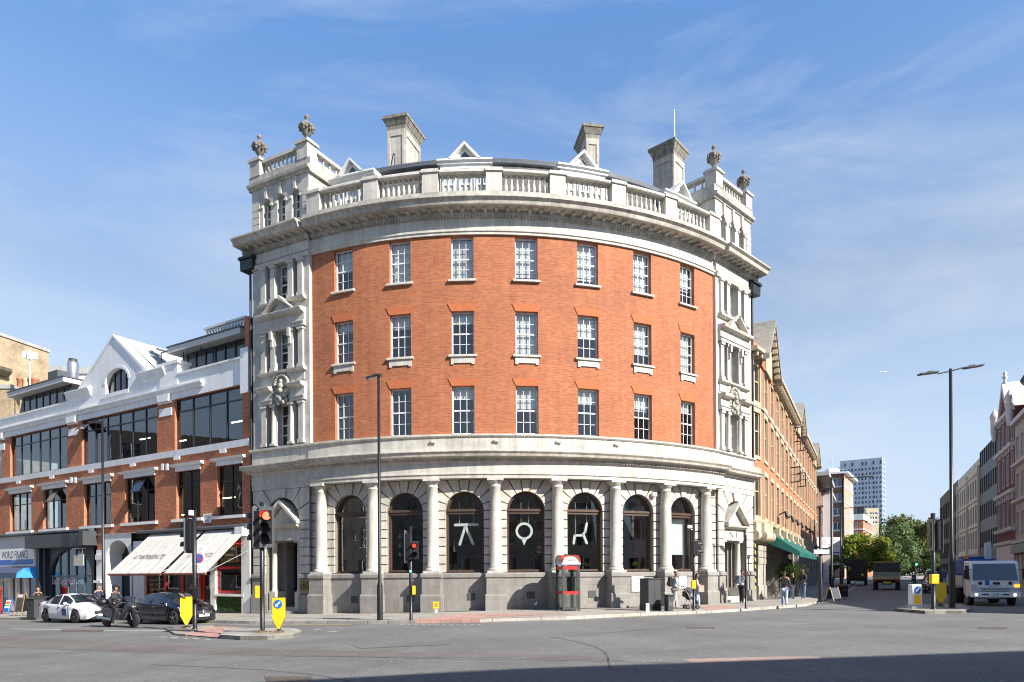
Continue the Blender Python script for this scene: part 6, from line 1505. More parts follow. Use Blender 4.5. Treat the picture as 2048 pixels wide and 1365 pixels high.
c = at(1873, 1150, 55); c.z = g(c.x)
cab = car('black taxi with one headlight lit coming down the side street', c, atan2(-SD.y, -SD.x), M_NCAR, 4.6, 1.9, 1.85, plate='LJ17 OFB', r=.34, name='taxi', cat='taxi')
for q in [o for o in kids(cab) if o.name.startswith('headlight')][:1]:
    for me in (q.data,): me.materials.clear(); me.materials.append(M_LIT)
MB().box(-.1, .25, -.35, .35, 1.84, 1.98).build('roof_sign', M_BLACK, cab)
# scooter and rider
def moto(label, loc, rz, name='scooter', box=True):
    t = thing(name, label, 'scooter' if box else 'motorcycle', loc, rz)
    for x, r in ((.68, .31), (-.68, .31)):
        w = MB().lathe((x, -.07, r), [(r*.6, 0), (r*.92, 0), (r, .04), (r, .10), (r*.92, .14), (r*.6, .14)], 24, (0, 1, 0)).build('wheel', M_RUBBER, t)
        m = MB().lathe((x, -.03, r), [(r*.62, 0), (r*.62, .06), (r*.55, .06), (r*.55, 0), (r*.62, 0)], 20, (0, 1, 0)).cyl((x, -.06, r), (x, .06, r), .05)
        for k in range(5): a = 2*pi*k/5; m.cyl((x, 0, r), (x+r*.6*cos(a), 0, r+r*.6*sin(a)), .018, None, 6)
        m.build('rim', mat('dark alloy', (.12, .12, .125), .3, .1, metal=.8), w)
    M_P = mat('graphite scooter paint', (.04, .042, .047), .2, .1, coat=.8)
    def slab(pts, y0, y1, name, m, bev=.03): return MB().prism([(x, y0, z) for x, z in pts], (0, y1-y0, 0)).build(name, m, t, bevel=bev)
    slab([(-.95, .62), (-.45, .36), (.1, .30), (.28, .34), (.1, .62), (-.2, .80), (-.8, .86)], -.19, .19, 'rear_fairing', M_P, .05)
    slab([(.28, .30), (.42, .30), (.62, .72), (.72, .95), (.55, 1.08), (.38, .98), (.12, .42)], -.22, .22, 'front_fairing', M_P, .05)
    slab([(.46, .62), (.88, .60), (.95, .66), (.80, .74), (.60, .78)], -.08, .08, 'front_mudguard', M_P, .02)
    slab([(-.85, .86), (-.2, .81), (-.1, .86), (-.3, .92), (-.8, .96)], -.16, .16, 'saddle', M_RUBBER, .03)
    slab([(.40, 1.0), (.62, 1.02), (.42, 1.34), (.36, 1.34)], -.19, .19, 'windshield', mat('smoked screen', (.02, .03, .05), .1, .1, spec=.8), .02)
    for s in (1, -1):
        MB().hexa([Vector(q) for q in ((.60, s*.05, .86), (.74, s*.03, .86), (.66, s*.2, .88), (.52, s*.22, .9), (.58, s*.05, .96), (.68, s*.03, .97), (.60, s*.19, .99), (.50, s*.22, 1.0))]).build('headlight', M_LAMP, t)
        MB().cyl((.42, s*.18, 1.05), (.30, s*.36, 1.07), .022).ball((.42, s*.34, 1.26), .07, (.5, 1, .6), 8, 6).cyl((.38, s*.28, 1.07), (.42, s*.34, 1.22), .012).build('handlebar', M_BLACK, t)
        MB().hexa([Vector(q) for q in ((.40, s*.225, .40), (.55, s*.225, .66), (.60, s*.225, .64), (.44, s*.225, .36), (.40, s*.235, .40), (.55, s*.235, .66), (.60, s*.235, .64), (.44, s*.235, .36))]).build('side_panel', mat('silver fairing', (.42, .42, .44), .3, .1, metal=.4), t)
        MB().cyl((.68, s*.09, .31), (.50, s*.09, .78), .03).build('fork', M_CHROME, t)
    MB().cyl((-.35, -.24, .34), (-.98, -.26, .44), .06, .07, 12).build('exhaust', M_METAL, t)
    if box: MB().ball((-.95, 0, 1.08), .26, (1.0, .95, .72), 16, 12).build('top_box', M_BLACK, t); MB().box(-.9, -.6, -.12, .12, .90, .98).build('box_rack', M_BLACK, t)
    return t
c = (gpt(216, 1254)+gpt(268, 1254.5))/2; c.z = g(c.x)
sca = atan2(-.25, .97); moto('dark scooter with round top box ridden between the white and black cars', c, sca)
SC_LOC, SC_A = c.copy(), sca
c = at(1827, 1160, 78); c.z = g(c.x); moto('motorcycle waiting in the far queue left of the black taxi', c, atan2(-SD.y, -SD.x), 'motorcycle', False)
# white lorry, cab over engine, with low loader body
def lorry(loc, rz):
    t = thing('white_lorry', 'white cab over lorry with blue crane load and lit foglights at the right', 'lorry', loc, rz)
    P = mat('white lorry paint', (.74, .74, .75), .3, .03, coat=.4)
    # cab: x forward, front face at x=0
    pr = [(0, .45), (0.02, 1.25), (-.28, 2.12), (-.42, 2.22), (-1.6, 2.25), (-1.7, .55), (-1.3, .45)]
    MB().prism([(x, -1.02, z) for x, z in pr], (0, 2.04, 0)).build('cab', P, t, bevel=.06)
    MB().hexa([Vector(q) for q in ((.045, -.93, 1.27), (.045, .93, 1.27), (-.2, .93, 1.27), (-.2, -.93, 1.27), (-.225, -.88, 2.08), (-.225, .88, 2.08), (-.4, .86, 2.08), (-.4, -.86, 2.08))]).build('windscreen', M_CARGL, t)
    for s in (1, -1):
        MB().prism([(x, s*1.025, z) for x, z in ((-.18, 1.30), (-.42, 2.0), (-1.15, 2.0), (-1.15, 1.30))], (0, s*.012, 0)).build('side_window', M_CARGL, t)
        MB().box(-1.2, -1.19, s*1.03-.004, s*1.03+.004, .6, 2.1).build('door_seam', M_BLACK, t)
        MB().box(-.02, .03, min(s*.62, s*1.0), max(s*.62, s*1.0), .70, .92).build('headlight', M_LAMP, t)
        MB().box(-.03, .035, min(s*.78, s*1.01), max(s*.78, s*1.01), .925, 1.06).build('indicator', M_AMBER if s > 0 else M_LAMP, t)
        MB().disc((.10, s*.80, .56), .055, (1, 0, 0), .02).build('fog_lamp', M_LIT, t)
        MB().disc((.012, s*.62, 1.12), .085, (1, 0, 0), .02).build('roundel', M_BLACK, t)
        MB().box(-.05, .12, s*1.22-.1, s*1.22+.1, 1.35, 1.78).tube([(-.1, s*1.0, 1.8), (.02, s*1.2, 1.8)], .02).build('mirror', M_BLACK, t)
        wheel(t, -.95, s*.88, .40, .24, spokes=8); wheel(t, -4.1, s*.80, .40, .42, spokes=8)
    MB().box(-.06, .11, -1.04, 1.04, .42, .68).build('bumper', P, t, bevel=.03)
    for y in (-.42, .42): MB().box(.111, .118, y-.14, y+.14, .54, .60).build('bumper_slot', M_BLACK, t)
    MB().box(-.02, .022, -.6, .6, .70, .93).build('grille', M_BLACK, t)
    for z in (.75, .84, .92): MB().box(.022, .04, -.62, .62, z-.02, z+.018).build('grille_bar', P, t)
    for y in (-.5, .1): MB().cyl((.03, y, 1.28), (-.02, y+.55, 1.33), .012).build('wiper', M_BLACK, t)
    text('maker_lettering', 'ISUZU', lambda x, y: Vector((.03, x, .98+y)), .5, M_INK, t, .07)
    MB().box(.0, .026, -.42, -.24, 1.02, 1.25).build('blue_badge', M_BLUE, t); MB().box(.0, .026, -.1, .2, 1.05, 1.17).build('dark_badge', M_BLACK, t)
    p = MB().box(.111, .125, -.17, .17, .44, .66).build('number_plate', M_PLW, t)
    text('plate_lettering', 'LT68', lambda x, y: Vector((.128, x, .60+y)), .26, M_INK, p, .07); text('plate_lettering', 'PWJ', lambda x, y: Vector((.128, x, .50+y)), .22, M_INK, p, .07)
    MB().box(-5.8, -1.75, -.4, .4, .6, .85).build('chassis', M_BLACK, t); MB().box(-1.75, -1.55, -.9, .9, .3, .6).build('side_step', M_METAL, t)
    MB().box(-6.0, -1.85, -1.05, 1.05, .95, 1.05).box(-6.0, -1.85, -1.06, -1.02, 1.05, 1.5).box(-6.0, -1.85, 1.02, 1.06, 1.05, 1.5).box(-1.9, -1.85, -1.02, 1.02, 1.05, 1.6).build('drop_side_body', mat('grey alloy drop sides', (.38, .37, .36), .5, .15, 3), t)
    B = mat('blue machine paint', (.015, .07, .26), .4, .15)
    MB().box(-4.2, -2.1, -.95, .5, 1.55, 2.35).box(-3.8, -2.9, -.9, .3, 2.36, 2.5).box(-5.5, -4.4, -.8, .8, 1.1, 1.9).build('crane_unit', B, t, bevel=.03)
    MB().box(-2.9, -2.6, .15, .4, 2.3, 3.2).tube([(-2.7, .3, 3.2), (-3.6, .5, 2.9)], .08).build('crane_arm', mat('grey crane steel', (.4, .45, .5), .4, .1), t)
    MB().box(-2.05, -1.9, -.95, -.75, 2.36, 2.5).build('beacon', mat('orange beacon', (.6, .16, .02), .3, .1), t)
    return t
c = at(1990, 1150, 34.5); c.z = g(c.x); LZ, LA = c.copy(), atan2(-SD.y, -SD.x)+.08
lorry(c, LA)
# black box van and flat truck seen from behind
def boxvan(loc, rz):
    t = thing('black_box_van', 'tall matt black delivery van seen from behind on the side street', 'van', loc, rz)
    M_B = mat('dark brown van paint', (.012, .010, .009), .5, .15)
    MB().box(-1.0, 5.2, -1.15, 1.15, .75, 3.15).build('box_body', M_B, t, bevel=.06); MB().box(-1.02, 5.2, -1.17, 1.17, 3.152, 3.2).build('roof', mat('grey van roof', (.12, .12, .12), .5, .1), t)
    MB().box(5.2, 6.4, -1.0, 1.0, .6, 2.3).build('cab', M_B, t, bevel=.08); MB().box(-1.12, -.95, -1.1, 1.1, .55, .72).build('bumper', M_BLACK, t)
    MB().box(-1.03, -1.02, -.9, .9, .85, 2.9).build('rear_door', M_B, t)
    q = [(-.62, 2.3), (-.62, 1.95), (-.8, 1.78), (-.98, 1.95), (-.98, 2.3)]
    MB().prism([(-1.035, -y, z) for y, z in q], (-.008, 0, 0)).build('shield_badge', mat('dull gold badge', (.35, .2, .05), .4, .1), t)
    for s in (1, -1):
        MB().box(-1.05, -1.02, s*1.0-.08, s*1.0+.08, .85, 1.1).build('tail_light', M_TAIL, t); wheel(t, .2, s*.95, .4, .34); wheel(t, 4.6, s*.95, .4, .26)
    MB().box(-1.05, -1.03, -.75, -.45, 1.2, 1.42).build('number_plate', M_PLY, t)
    return t
c = at(1714, 1150, 86); c.z = g(c.x); boxvan(c, atan2(SD.y, SD.x))
def flatbed(loc, rz):
    t = thing('hire_truck', 'caged hire truck with lettered tailboard seen from behind in the side street', 'truck', loc, rz)
    M_B = mat('truck body black', (.02, .022, .02), .5, .15)
    MB().box(0, 4.4, -1.1, 1.1, .85, 1.0).build('load_bed', M_B, t)
    bd = MB().box(-.06, -.0, -1.1, 1.1, .98, 1.62).build('tailboard', mat('pale green tailboard', (.25, .36, .28), .5, .08), t)
    MB().box(-.07, -.062, -1.1, 1.1, .98, 1.14).build('orange_stripe', mat('orange stripe', (.5, .3, .1), .5, .1), bd)
    text('tailboard_lettering', 'PIETER SELF DRIVE', lambda x, y: Vector((-.075, -x, 1.40+y)), 1.9, M_INK, bd, .26)
    for s in (1, -1):
        MB().box(0, 4.4, s*1.08-.03, s*1.08+.03, 1.0, 1.6).build('side_board', M_B, t)
        for x in (0.02, 2.2, 4.3): MB().box(x, x+.06, s*1.05-.03, s*1.05+.03, 1.0, 2.5).build('cage_post', M_B, t)
        MB().box(-.06, 0, s*.85-.16, s*.85+.16, .74, .9).build('tail_light', M_TAIL, t); wheel(t, .9, s*.9, .38, .4); wheel(t, 4.9, s*.9, .38, .25)
    MB().box(-.0, .04, -1.08, 1.08, 1.63, 2.45).build('mesh_panel', mat('dark mesh panel', (.03, .035, .035), .6, .3, 6), t)
    MB().box(-.04, 4.4, -1.1, 1.1, 2.5, 2.6).build('cage_top', mat('faded yellow frame', (.35, .25, .06), .5, .1), t)
    MB().box(4.5, 6.2, -1.0, 1.0, .6, 2.4).build('cab', M_B, t, bevel=.06); MB().box(.1, 6, -.4, .4, .5, .8).build('chassis', M_BLACK, t)
    MB().box(-.06, -.03, -.35, .25, .62, .76).build('number_plate', M_PLY, t)
    return t
c = at(1773, 1150, 64); c.z = g(c.x); flatbed(c, atan2(SD.y, SD.x)-.03)
# ---------------------------------------------------------------- street furniture
M_POLE = mat('black column paint', (.013, .014, .016), .4, .15); M_BACKB = mat('grey signal backing board', (.11, .115, .12), .5, .1)
M_REDL = mat('lit red signal', (1, .06, .03), .3, 0, emit=5); M_DULL = mat('unlit signal lens', (.012, .012, .012), .3, .1); M_GRNL = mat('lit green signal', (.05, 1, .4), .3, 0, emit=5)
def head(par, c, a, n=3, lit=0, s=.32, lens=.115, back=True, litm=None, vis=True):
    M = Matrix.Translation(c) @ Matrix.Rotation(a, 4, 'Z')       # faces local -Y
    h = n*s; hd = MB().box(-.17, .17, -.02, .22, -h/2, h/2, M)
    o = hd.build('signal_head', M_BLACK, par, bevel=.015)
    if back: MB().box(-.235, .235, .0, .015, -h/2-.12, h/2+.12, M).build('backing_board', M_BACKB, o)
    ax = M.to_3x3() @ Vector((0, -1, 0))
    for k in range(n):
        z = h/2-s*(k+.5); q = M @ Vector((0, -.021, z))
        MB().disc(q, lens, ax, .012).build('lens', (litm or M_REDL) if k == lit else M_DULL, o)
        if not vis: continue
        v = MB(); 
        for j in range(14):
            t0, t1 = -.35+j*(pi+.7)/14, -.35+(j+1)*(pi+.7)/14; r = lens+.02
            P = [M @ Vector((r*cos(t), y, z+r*sin(t))) for t, y in ((t0, -.02), (t1, -.02), (t1, -.24), (t0, -.24))]; v.add(P, [(0, 1, 2, 3)])
            P = [M @ Vector(((r+.012)*cos(t), y, z+(r+.012)*sin(t))) for t, y in ((t0, -.02), (t1, -.02), (t1, -.24), (t0, -.24))]; v.add(P, [(0, 1, 2, 3)])
        v.build('visor', M_BLACK, o)
    return o
def pole(par, h, r=.07, r2=None, zb=0, name='pole'):
    return MB().lathe((0, 0, 0), [(r*1.25, zb), (r*1.25, .04), (r, .05), (r, h*.3), (r2 or r, h*.3+.05), (r2 or r, h), (0, h)], 16).build(name, M_POLE, par)
def pxh(p, py): return at(1024, py, p.y).z-p.z+0     # height above p of a pixel row at the same depth
def zat(p, px, py): return CAMZ+ray(px, py)[1]*p.y-p.z
def xat(p, px, py=1100): return ray(px, py)[0]*p.y-p.x
# island lights on the left, facing the camera
p = gpt(525, 1266, .13); TA = thing('traffic_light', 'traffic light showing red beside the yellow keep left sign on the island', 'traffic light', p)
pole(TA, zat(p, 525, 1005), .073)
head(TA, Vector((xat(p, 537, 1055), -.16, zat(p, 537, 1055))), 0, 3, 0, .36, .13)
head(TA, Vector((xat(p, 511, 1056), .05, zat(p, 511, 1056))), radians(-100), 3, 9, .36, .12)
MB().box(xat(p, 512, 1180), xat(p, 520, 1180), -.12, .12, zat(p, 515, 1197), zat(p, 515, 1172)).build('push_button_box', M_YEL, TA, bevel=.02)
p = gpt(390, 1259, .06); TB = thing('traffic_light', 'traffic light turned away beside the plain yellow sign with a parking zone plate', 'traffic light', p)
pole(TB, zat(p, 389, 1021), .08)
head(TB, Vector((xat(p, 374, 1072), .08, zat(p, 374, 1072))), radians(-105), 3, 9, .36, .12)
x0, x1 = xat(p, 382, 1115), xat(p, 408, 1115); zb_, zt_ = zat(p, 395, 1144), zat(p, 395, 1093)
sp_ = MB().box(x0, x1, .09, .11, zb_, zt_).build('zone_plate', M_SIGNW, TB)
xc_ = (x0+x1)/2; M_B2 = M_BLUE
for tx, f, w in (('Controlled', .93, .75), ('ZONE', .83, .55), ('Mon - Fri', .27, .5), ('8.30 am', .2, .5), ('Sat', .13, .2), ('- 1.30 pm', .06, .5)): text('plate_lettering', tx, lambda x, y: Vector((xc_+x, .086, zb_+(zt_-zb_)*f+y)), w*(x1-x0), M_INK, sp_, .055)
zr_ = zb_+(zt_-zb_)*.53; MB().disc((xc_, .089, zr_), .19, (0, -1, 0), .004, 28).build('red_ring', M_RED, sp_); MB().disc((xc_, .084, zr_), .15, (0, -1, 0), .004, 28).build('blue_disc', M_BLUE, sp_)
MB().prism([(xc_-.12, .079, zr_+.09), (xc_-.09, .079, zr_+.12), (xc_+.12, .079, zr_-.09), (xc_+.09, .079, zr_-.12)], (0, -.003, 0)).build('red_bar', M_RED, sp_)
MB().box(xat(p, 392), xat(p, 403), -.28, -.09, zat(p, 398, 1199), zat(p, 398, 1175)).build('push_button_box', M_BLACK, TB, bevel=.02)
MB().box(-.1, .02, -.25, -.1, zat(p, 376, 1032), zat(p, 376, 1022)).build('detector', M_SIGNW, TB)
# crossing lights on the pavement
p = gpt(822, 1241, .12); TC = thing('traffic_light', 'slim pedestrian crossing light in front of the second arched window', 'traffic light', p)
pole(TC, zat(p, 822, 1053), .062)
head(TC, Vector((xat(p, 811, 1094), .02, zat(p, 811, 1094))), radians(-95), 3, 0, .34, .11)
head(TC, Vector((xat(p, 829, 1101), -.12, zat(p, 829, 1101))), radians(12), 2, 0, .34, .075, False, mat('dim red man', (.8, .05, .03), .3, 0, emit=1.2))
MB().box(xat(p, 824), xat(p, 830), -.1, .1, zat(p, 827, 1190), zat(p, 827, 1172)).build('push_button_box', M_YEL, TC, bevel=.02)
MB().disc((0, -.065, zat(p, 821, 1143)), .04, (0, -1, 0), .01).build('green_lens', M_GRNL, TC)
p = gpt(1388, 1221, .12); TD = thing('traffic_light', 'crossing light with a small camera beside the father and pushchair', 'traffic light', p)
pole(TD, zat(p, 1388, 1048), .062)
head(TD, Vector((xat(p, 1394, 1097), .05, zat(p, 1394, 1097))), radians(95), 2, 9, .34, .12, False)
MB().box(xat(p, 1381), xat(p, 1389), -.2, -.06, zat(p, 1385, 1178), zat(p, 1385, 1161)).build('push_button_box', M_YEL, TD, bevel=.02)
MB().box(-.28, -.08, -.12, .0, zat(p, 1382, 1057), zat(p, 1382, 1051)).tube([(-.2, -.06, zat(p, 1382, 1057)), (0, 0, zat(p, 1382, 1062))], .02).build('camera', M_SIGNW, TD)
p = gpt(1867, 1219, .13); TE = thing('traffic_light', 'thick traffic light pole seen from behind on the right island', 'traffic light', p)
pole(TE, zat(p, 1867, 1027), .09)
head(TE, Vector((xat(p, 1862, 1070), .1, zat(p, 1861, 1070))), radians(-96), 3, 9, .36, .12, vis=False)
head(TE, Vector((xat(p, 1878, 1073), .05, zat(p, 1878, 1073))), radians(112), 3, 9, .4, .12, vis=False)
MB().box(xat(p, 1860), xat(p, 1875), -.12, .1, zat(p, 1867, 1168), zat(p, 1867, 1149)).build('push_button_box', M_YEL, TE, bevel=.02)
p = at(1832, 1150, 160); p.z = g(p.x); TF = thing('traffic_light', 'distant traffic light showing green at the end of the street', 'traffic light', p)
pole(TF, 4.2, .08); head(TF, Vector((0, -.1, zat(p, 1832, 1133))), 0, 3, 0, .4, .24, litm=M_GRNL)
# lamp columns
def lamp(p, topz, label, arms, r=.065, rb=.10, group=None, zsw=None):
    t = thing('street_lamp', label, 'street lamp', p, group=group); zsw = zsw or topz*.2
    MB().lathe((0, 0, 0), [(rb*1.05, 0), (rb, .05), (rb, zsw), (r*1.1, zsw+.15), (r*.85, topz), (0, topz)], 16).build('column', M_POLE, t)
    for dx, dz, L in arms:
        s = 1 if dx > 0 else -1
        if abs(dx) > .3: MB().tube([(0, 0, topz-.1), (dx-s*L*.5, 0, topz-.1+dz)], .03).build('arm', M_POLE, t)
        a = atan2(dz, abs(dx))
        MM = Matrix.Translation(Vector((dx, 0, topz-.08+dz))) @ Matrix.Rotation(-a*s if abs(dx) > .3 else s*.22, 4, 'Y')
        q = MB(); q.box(-L/2, L/2, -.14, .14, -.03, .04, MM); q.box(-L*.1*s-.12, -L*.1*s+.12, -.09, .09, .04, .09, MM)
        o = q.build('lantern', M_BLACK, t, bevel=.015); MB().box(-L*.38, L*.38, -.11, .11, -.036, -.031, MM).build('lamp_glass', mat('lamp glass', (.35, .36, .36), .2, .1), o)
    return t
p = gpt(760, 1241, .12); lamp(p, zat(p, 757, 750), 'tall black street lamp in front of the corner building facade', [(xat(p, 748, 750), .0, .62)], .062, .115, zsw=zat(p, 759, 1172))
p = gpt(207, 1229, .12); lamp(p, zat(p, 210, 842), 'black street lamp standing in front of the left brick office', [(xat(p, 190, 850), .0, .75)], .075, .12, zsw=zat(p, 207, 1190))
p = gpt(1904, 1216, .13); lamp(p, zat(p, 1904, 738), 'tall double armed street lamp on the right island', [(xat(p, 1856, 743), -.12, .82), (xat(p, 1947, 731), .16, .82)], .075, .13, zsw=zat(p, 1904, 1110))
for px, yb, yt, Y, lab, arm in ((1641, 1205, 1012, 0, 'black lamp column carrying a parking plate by the chalkboard', [(.0, 0, .3)]), (1664, 1194, 955, 0, 'tall lamp column in front of the brown brick blocks', [(2.2, .1, .9)]), (1683, 1186, 1015, 0, 'farther lamp column near the yellow green tree', [(1.6, .1, .8)])):
    p = gpt(px, yb, .12); t = lamp(p, zat(p, px, yt), lab, arm, .08, .13, zsw=zat(p, px, yb-45))
    if px == 1641: MB().box(-.4, .4, -.2, -.1, zat(p, px, 1108), zat(p, px, 1100)).build('parking_plate', M_SIGNW, t)
p = gpt(1492, 1218, .12); t = thing('plain_post', 'thin plain black post at the kerb beside the right hand doorway', 'post', p); pole(t, zat(p, 1492, 1071), .05, name='post')
# illuminated keep left signs
def roundel(par, c, r, n=Vector((0, -1, 0))):
    o = MB().disc(c, r, n, .008, 28).build('blue_roundel', M_BLUE, par); c = Vector(c)+n*.012; e = Vector((0, 0, 1)).cross(n)*-1; e = Vector((1, 0, 0))
    k = r/.15; pts = [(-.085, -.085), (.015, -.085), (-.015, -.055), (.095, .055), (.055, .095), (-.055, -.015), (-.085, .015)]
    MB().prism([c+e*x*k+Vector((0, 0, z*k)) for x, z in pts], n*.004).build('white_arrow', M_SIGNW, o); return o
def shield(px0, px1, y0, y1, yb, base, label, rz, arrow):
    p = gpt((px0+px1)/2, yb, base); t = thing('keep_left_sign', label, 'road sign', p, rz)
    w = (px1-px0)/FPX*p.y; zt, zb = zat(p, 0, y0)+0, 0
    zt = CAMZ+ray((px0+px1)/2, y0)[1]*p.y-p.z; zb = CAMZ+ray((px0+px1)/2, y1)[1]*p.y-p.z; h = zt-zb
    pts = [(-w*.5, zt), (w*.5, zt), (w*.5, zb+h*.34), (w*.07, zb), (-w*.07, zb), (-w*.5, zb+h*.34)]
    MB().prism([(x, -.09, z) for x, z in pts], (0, .18, 0)).build('shell', M_YEL, t, bevel=.012)
    MB().prism([(x*1.05, .0, z+(.012 if z > zt-.1 else -.012)) for x, z in pts], (0, .02, 0)).build('edge_strip', M_BLACK, t)
    MB().lathe((0, 0, 0), [(.16, 0), (.17, .04), (.06, .07), (.05, zb+.02)], 12).build('spring_base', M_BLACK, t)
    if arrow: roundel(t, (-.0, -.094, zt-w*.52), w*.36)
    return t
shield(546, 570, 1196, 1258, 1265, .13, 'yellow keep left sign with blue arrow roundel on the left island', 0, True)
shield(362, 384, 1194, 1251, 1256, .05, 'plain yellow sign shell seen from the side near the black car', radians(18), False)
shield(1870, 1891, 1166, 1207, 1213, .13, 'plain yellow sign shell behind the thick pole on the right island', radians(170), False)
p = gpt(1830, 1217, .13); BO = thing('lit_bollard', 'white plastic keep left bollard with yellow panel on the right island', 'bollard', p, radians(12))
w = 23/FPX*p.y; h = CAMZ+ray(1830, 1169)[1]*p.y-p.z
MB().box(-w/2, w/2, -.14, .14, .12, h).build('shell', M_SIGNW, BO, bevel=.05); MB().box(-w/2-.03, w/2+.03, -.17, .17, 0, .12).build('base', mat('scuffed white base', (.5, .5, .48), .7, .25, 8), BO)
MB().box(-w*.34, w*.34, -.15, -.142, h*.18, h*.56).build('yellow_panel', M_YEL, BO); MB().box(w/2+.001, w/2+.012, -.12, .12, .16, h-.12).build('yellow_side', M_YEL, BO); roundel(BO, (0, -.142, h*.76), w*.33)
# cabinet, bins, hydrant post, phone box
def gbox(px0, px1, y0, y1, lift=.12): p = gpt((px0+px1)/2, y1, lift); return p, (px1-px0)/FPX*p.y, CAMZ+ray((px0+px1)/2, y0)[1]*p.y-p.z
M_CAB = mat('dark grey cabinet paint', (.045, .048, .052), .5, .15, 2, dirt=.2)
p, w, h = gbox(1292, 1327, 1157, 1222); t = thing('telecom_cabinet', 'tall dark grey telecom cabinet left of the father with pushchair', 'cabinet', p, radians(22))
MB().box(-w*.42, w*.42, -.0, .7, 0, h-.03).build('body', M_CAB, t, bevel=.02); MB().box(-w*.45, w*.45, -.04, .74, h-.03, h).build('lid', M_CAB, t); MB().box(-.006, .006, -.004, .0, .3, h-.1).build('door_seam', M_BLACK, t); MB().box(-w*.42-.01, w*.42+.01, -.01, .71, 0, .28).build('plinth', M_BLACK, t)
p, w, h = gbox(1335, 1348, 1190, 1223); t = thing('litter_bin', 'small square black bin between the cabinet and the pushchair', 'bin', p, radians(15)); MB().box(-w*.45, w*.45, 0, .35, 0, h-.05).build('body', M_CAB, t, bevel=.015); MB().box(-w*.5, w*.5, -.03, .38, h-.05, h).build('lid', M_BLACK, t); MB().box(-w*.3, w*.3, -.006, .0, h*.3, h*.6).build('panel', mat('grey bin panel', (.1, .1, .1), .6, .1), t)
p, w, h = gbox(1292, 1298, 1207, 1225); t = thing('marker_post', 'short white marker post at the foot of the grey cabinet', 'post', p); MB().box(-.07, .07, -.05, .05, 0, h).build('post', M_SIGNW, t, bevel=.01); MB().box(-.05, .05, -.056, -.051, h*.55, h*.9).build('plate', M_PLW, t)
p, w, h = gbox(867, 878, 1206, 1226); t = thing('hydrant_sign', 'yellow hydrant plate with black letters on a stub post by a column pedestal', 'sign', p); MB().box(-.07, .07, -.05, .05, 0, .25).build('stub', M_CONC, t)
pl_ = MB().box(-w*.55, w*.55, -.07, -.04, .2, h+.05).build('plate', M_YEL, t); text('plate_lettering', 'HD', lambda x, y: Vector((x, -.074, (h+.25)/2+y)), w*.8, M_INK, pl_, .16)
p, w, h = gbox(1114, 1158, 1113, 1221.5); PH = thing('phone_box', 'red topped grey telephone box on the pavement below the chair sign', 'phone box', p, radians(17))
a = .38; M_PG = mat('grey phone box frame', (.055, .056, .058), .4, .15); hb = h-.38
for sx in (-1, 1):
    for sy in (-1, 1): MB().box(sx*a-.045, sx*a+.045, sy*a-.045, sy*a+.045, 0, hb).build('post', M_PG, PH)
M_PGL = glassmat('grimy booth glass', (.62, .68, .66), .12)
for k in range(4):
    R_ = Matrix.Rotation(k*pi/2, 4, 'Z')
    q = MB().box(-a+.046, a-.046, -a-.02, -a+.02, .05, .14, R_).box(-a+.046, a-.046, -a-.02, -a+.02, hb-.07, hb-.03, R_).box(-a+.05, -a+.11, -a-.018, -a+.018, .14, hb-.1, R_).box(a-.11, a-.05, -a-.018, -a+.018, .14, hb-.1, R_).build('side_frame', M_PG, PH)
    MB().box(-a+.046, a-.046, -a-.03, -a+.025, hb*.36, hb*.36+.13, R_).build('red_rail', M_RED, PH); MB().box(-a+.046, a-.046, -a-.03, -a+.025, hb-.22, hb-.08, R_).build('red_rail', M_RED, PH)
    MB().add([R_ @ Vector(v) for v in ((-a+.1, -a, .14), (a-.1, -a, .14), (a-.1, -a, hb-.22), (-a+.1, -a, hb-.22))], [(0, 1, 2, 3)]).build('pane', M_PGL, PH)
MB().box(-a-.06, a+.06, -a-.06, a+.06, hb, hb+.1).build('sign_band', mat('violet white band', (.45, .42, .62), .4, .2, 8), PH)
dm = MB(); n = 12
for k in range(4):
    R_ = Matrix.Rotation(k*pi/2, 4, 'Z'); ar = [((a+.06)*cos(pi*j/n), hb+.1+.33*sin(pi*j/n)) for j in range(n+1)]
    MB().add([R_ @ Vector((x, -a-.03, z)) for x, z in [(a+.06, hb+.1)]+ar[1:-1]+[(-a-.06, hb+.1)]], [list(range(n+1))]).build('crown_panel', mat('cream sign panel', (.62, .6, .55), .4, .06), PH)
    text('crown_lettering', 'Telephone', lambda x, y: R_ @ Vector((x, -a-.036, hb+.2+y)), .5, M_INK, PH, .12)
    for (x0, z0), (x1, z1) in zip(ar, ar[1:]):
        f = .9; dm.add([R_ @ Vector(v) for v in ((x0, -a-.07, z0), (x1, -a-.07, z1), (x1*f, -a-.07, hb+.1+(z1-hb-.1)*f), (x0*f, -a-.07, hb+.1+(z0-hb-.1)*f))], [(0, 1, 2, 3)])
        dm.add([R_ @ Vector(v) for v in ((x0, -a-.07, z0), (x1, -a-.07, z1), (x1*.7, -a+.18, z1+.01), (x0*.7, -a+.18, z0+.01))], [(0, 1, 2, 3)])
dm.lathe((0, 0, hb+.36), [(.40, -.02), (.3, .03), (0, .05)], 16)
dm.build('domed_roof', mat('faded red roof', (.36, .03, .02), .4, .12), PH)
MB().box(-a+.12, a-.12, -a+.1, a-.1, .0, .05).build('floor', M_PG, PH); MB().box(.1, .36, .05, .36, .75, 1.5).box(.12, .2, -.02, .06, 1.0, 1.3).build('telephone', M_BLACK, PH)
for k in range(2): MB().box(-.25+.16*k, -.13+.16*k, .445, .45, 1.2, 1.5).build('notice', M_SIGNW, PH)
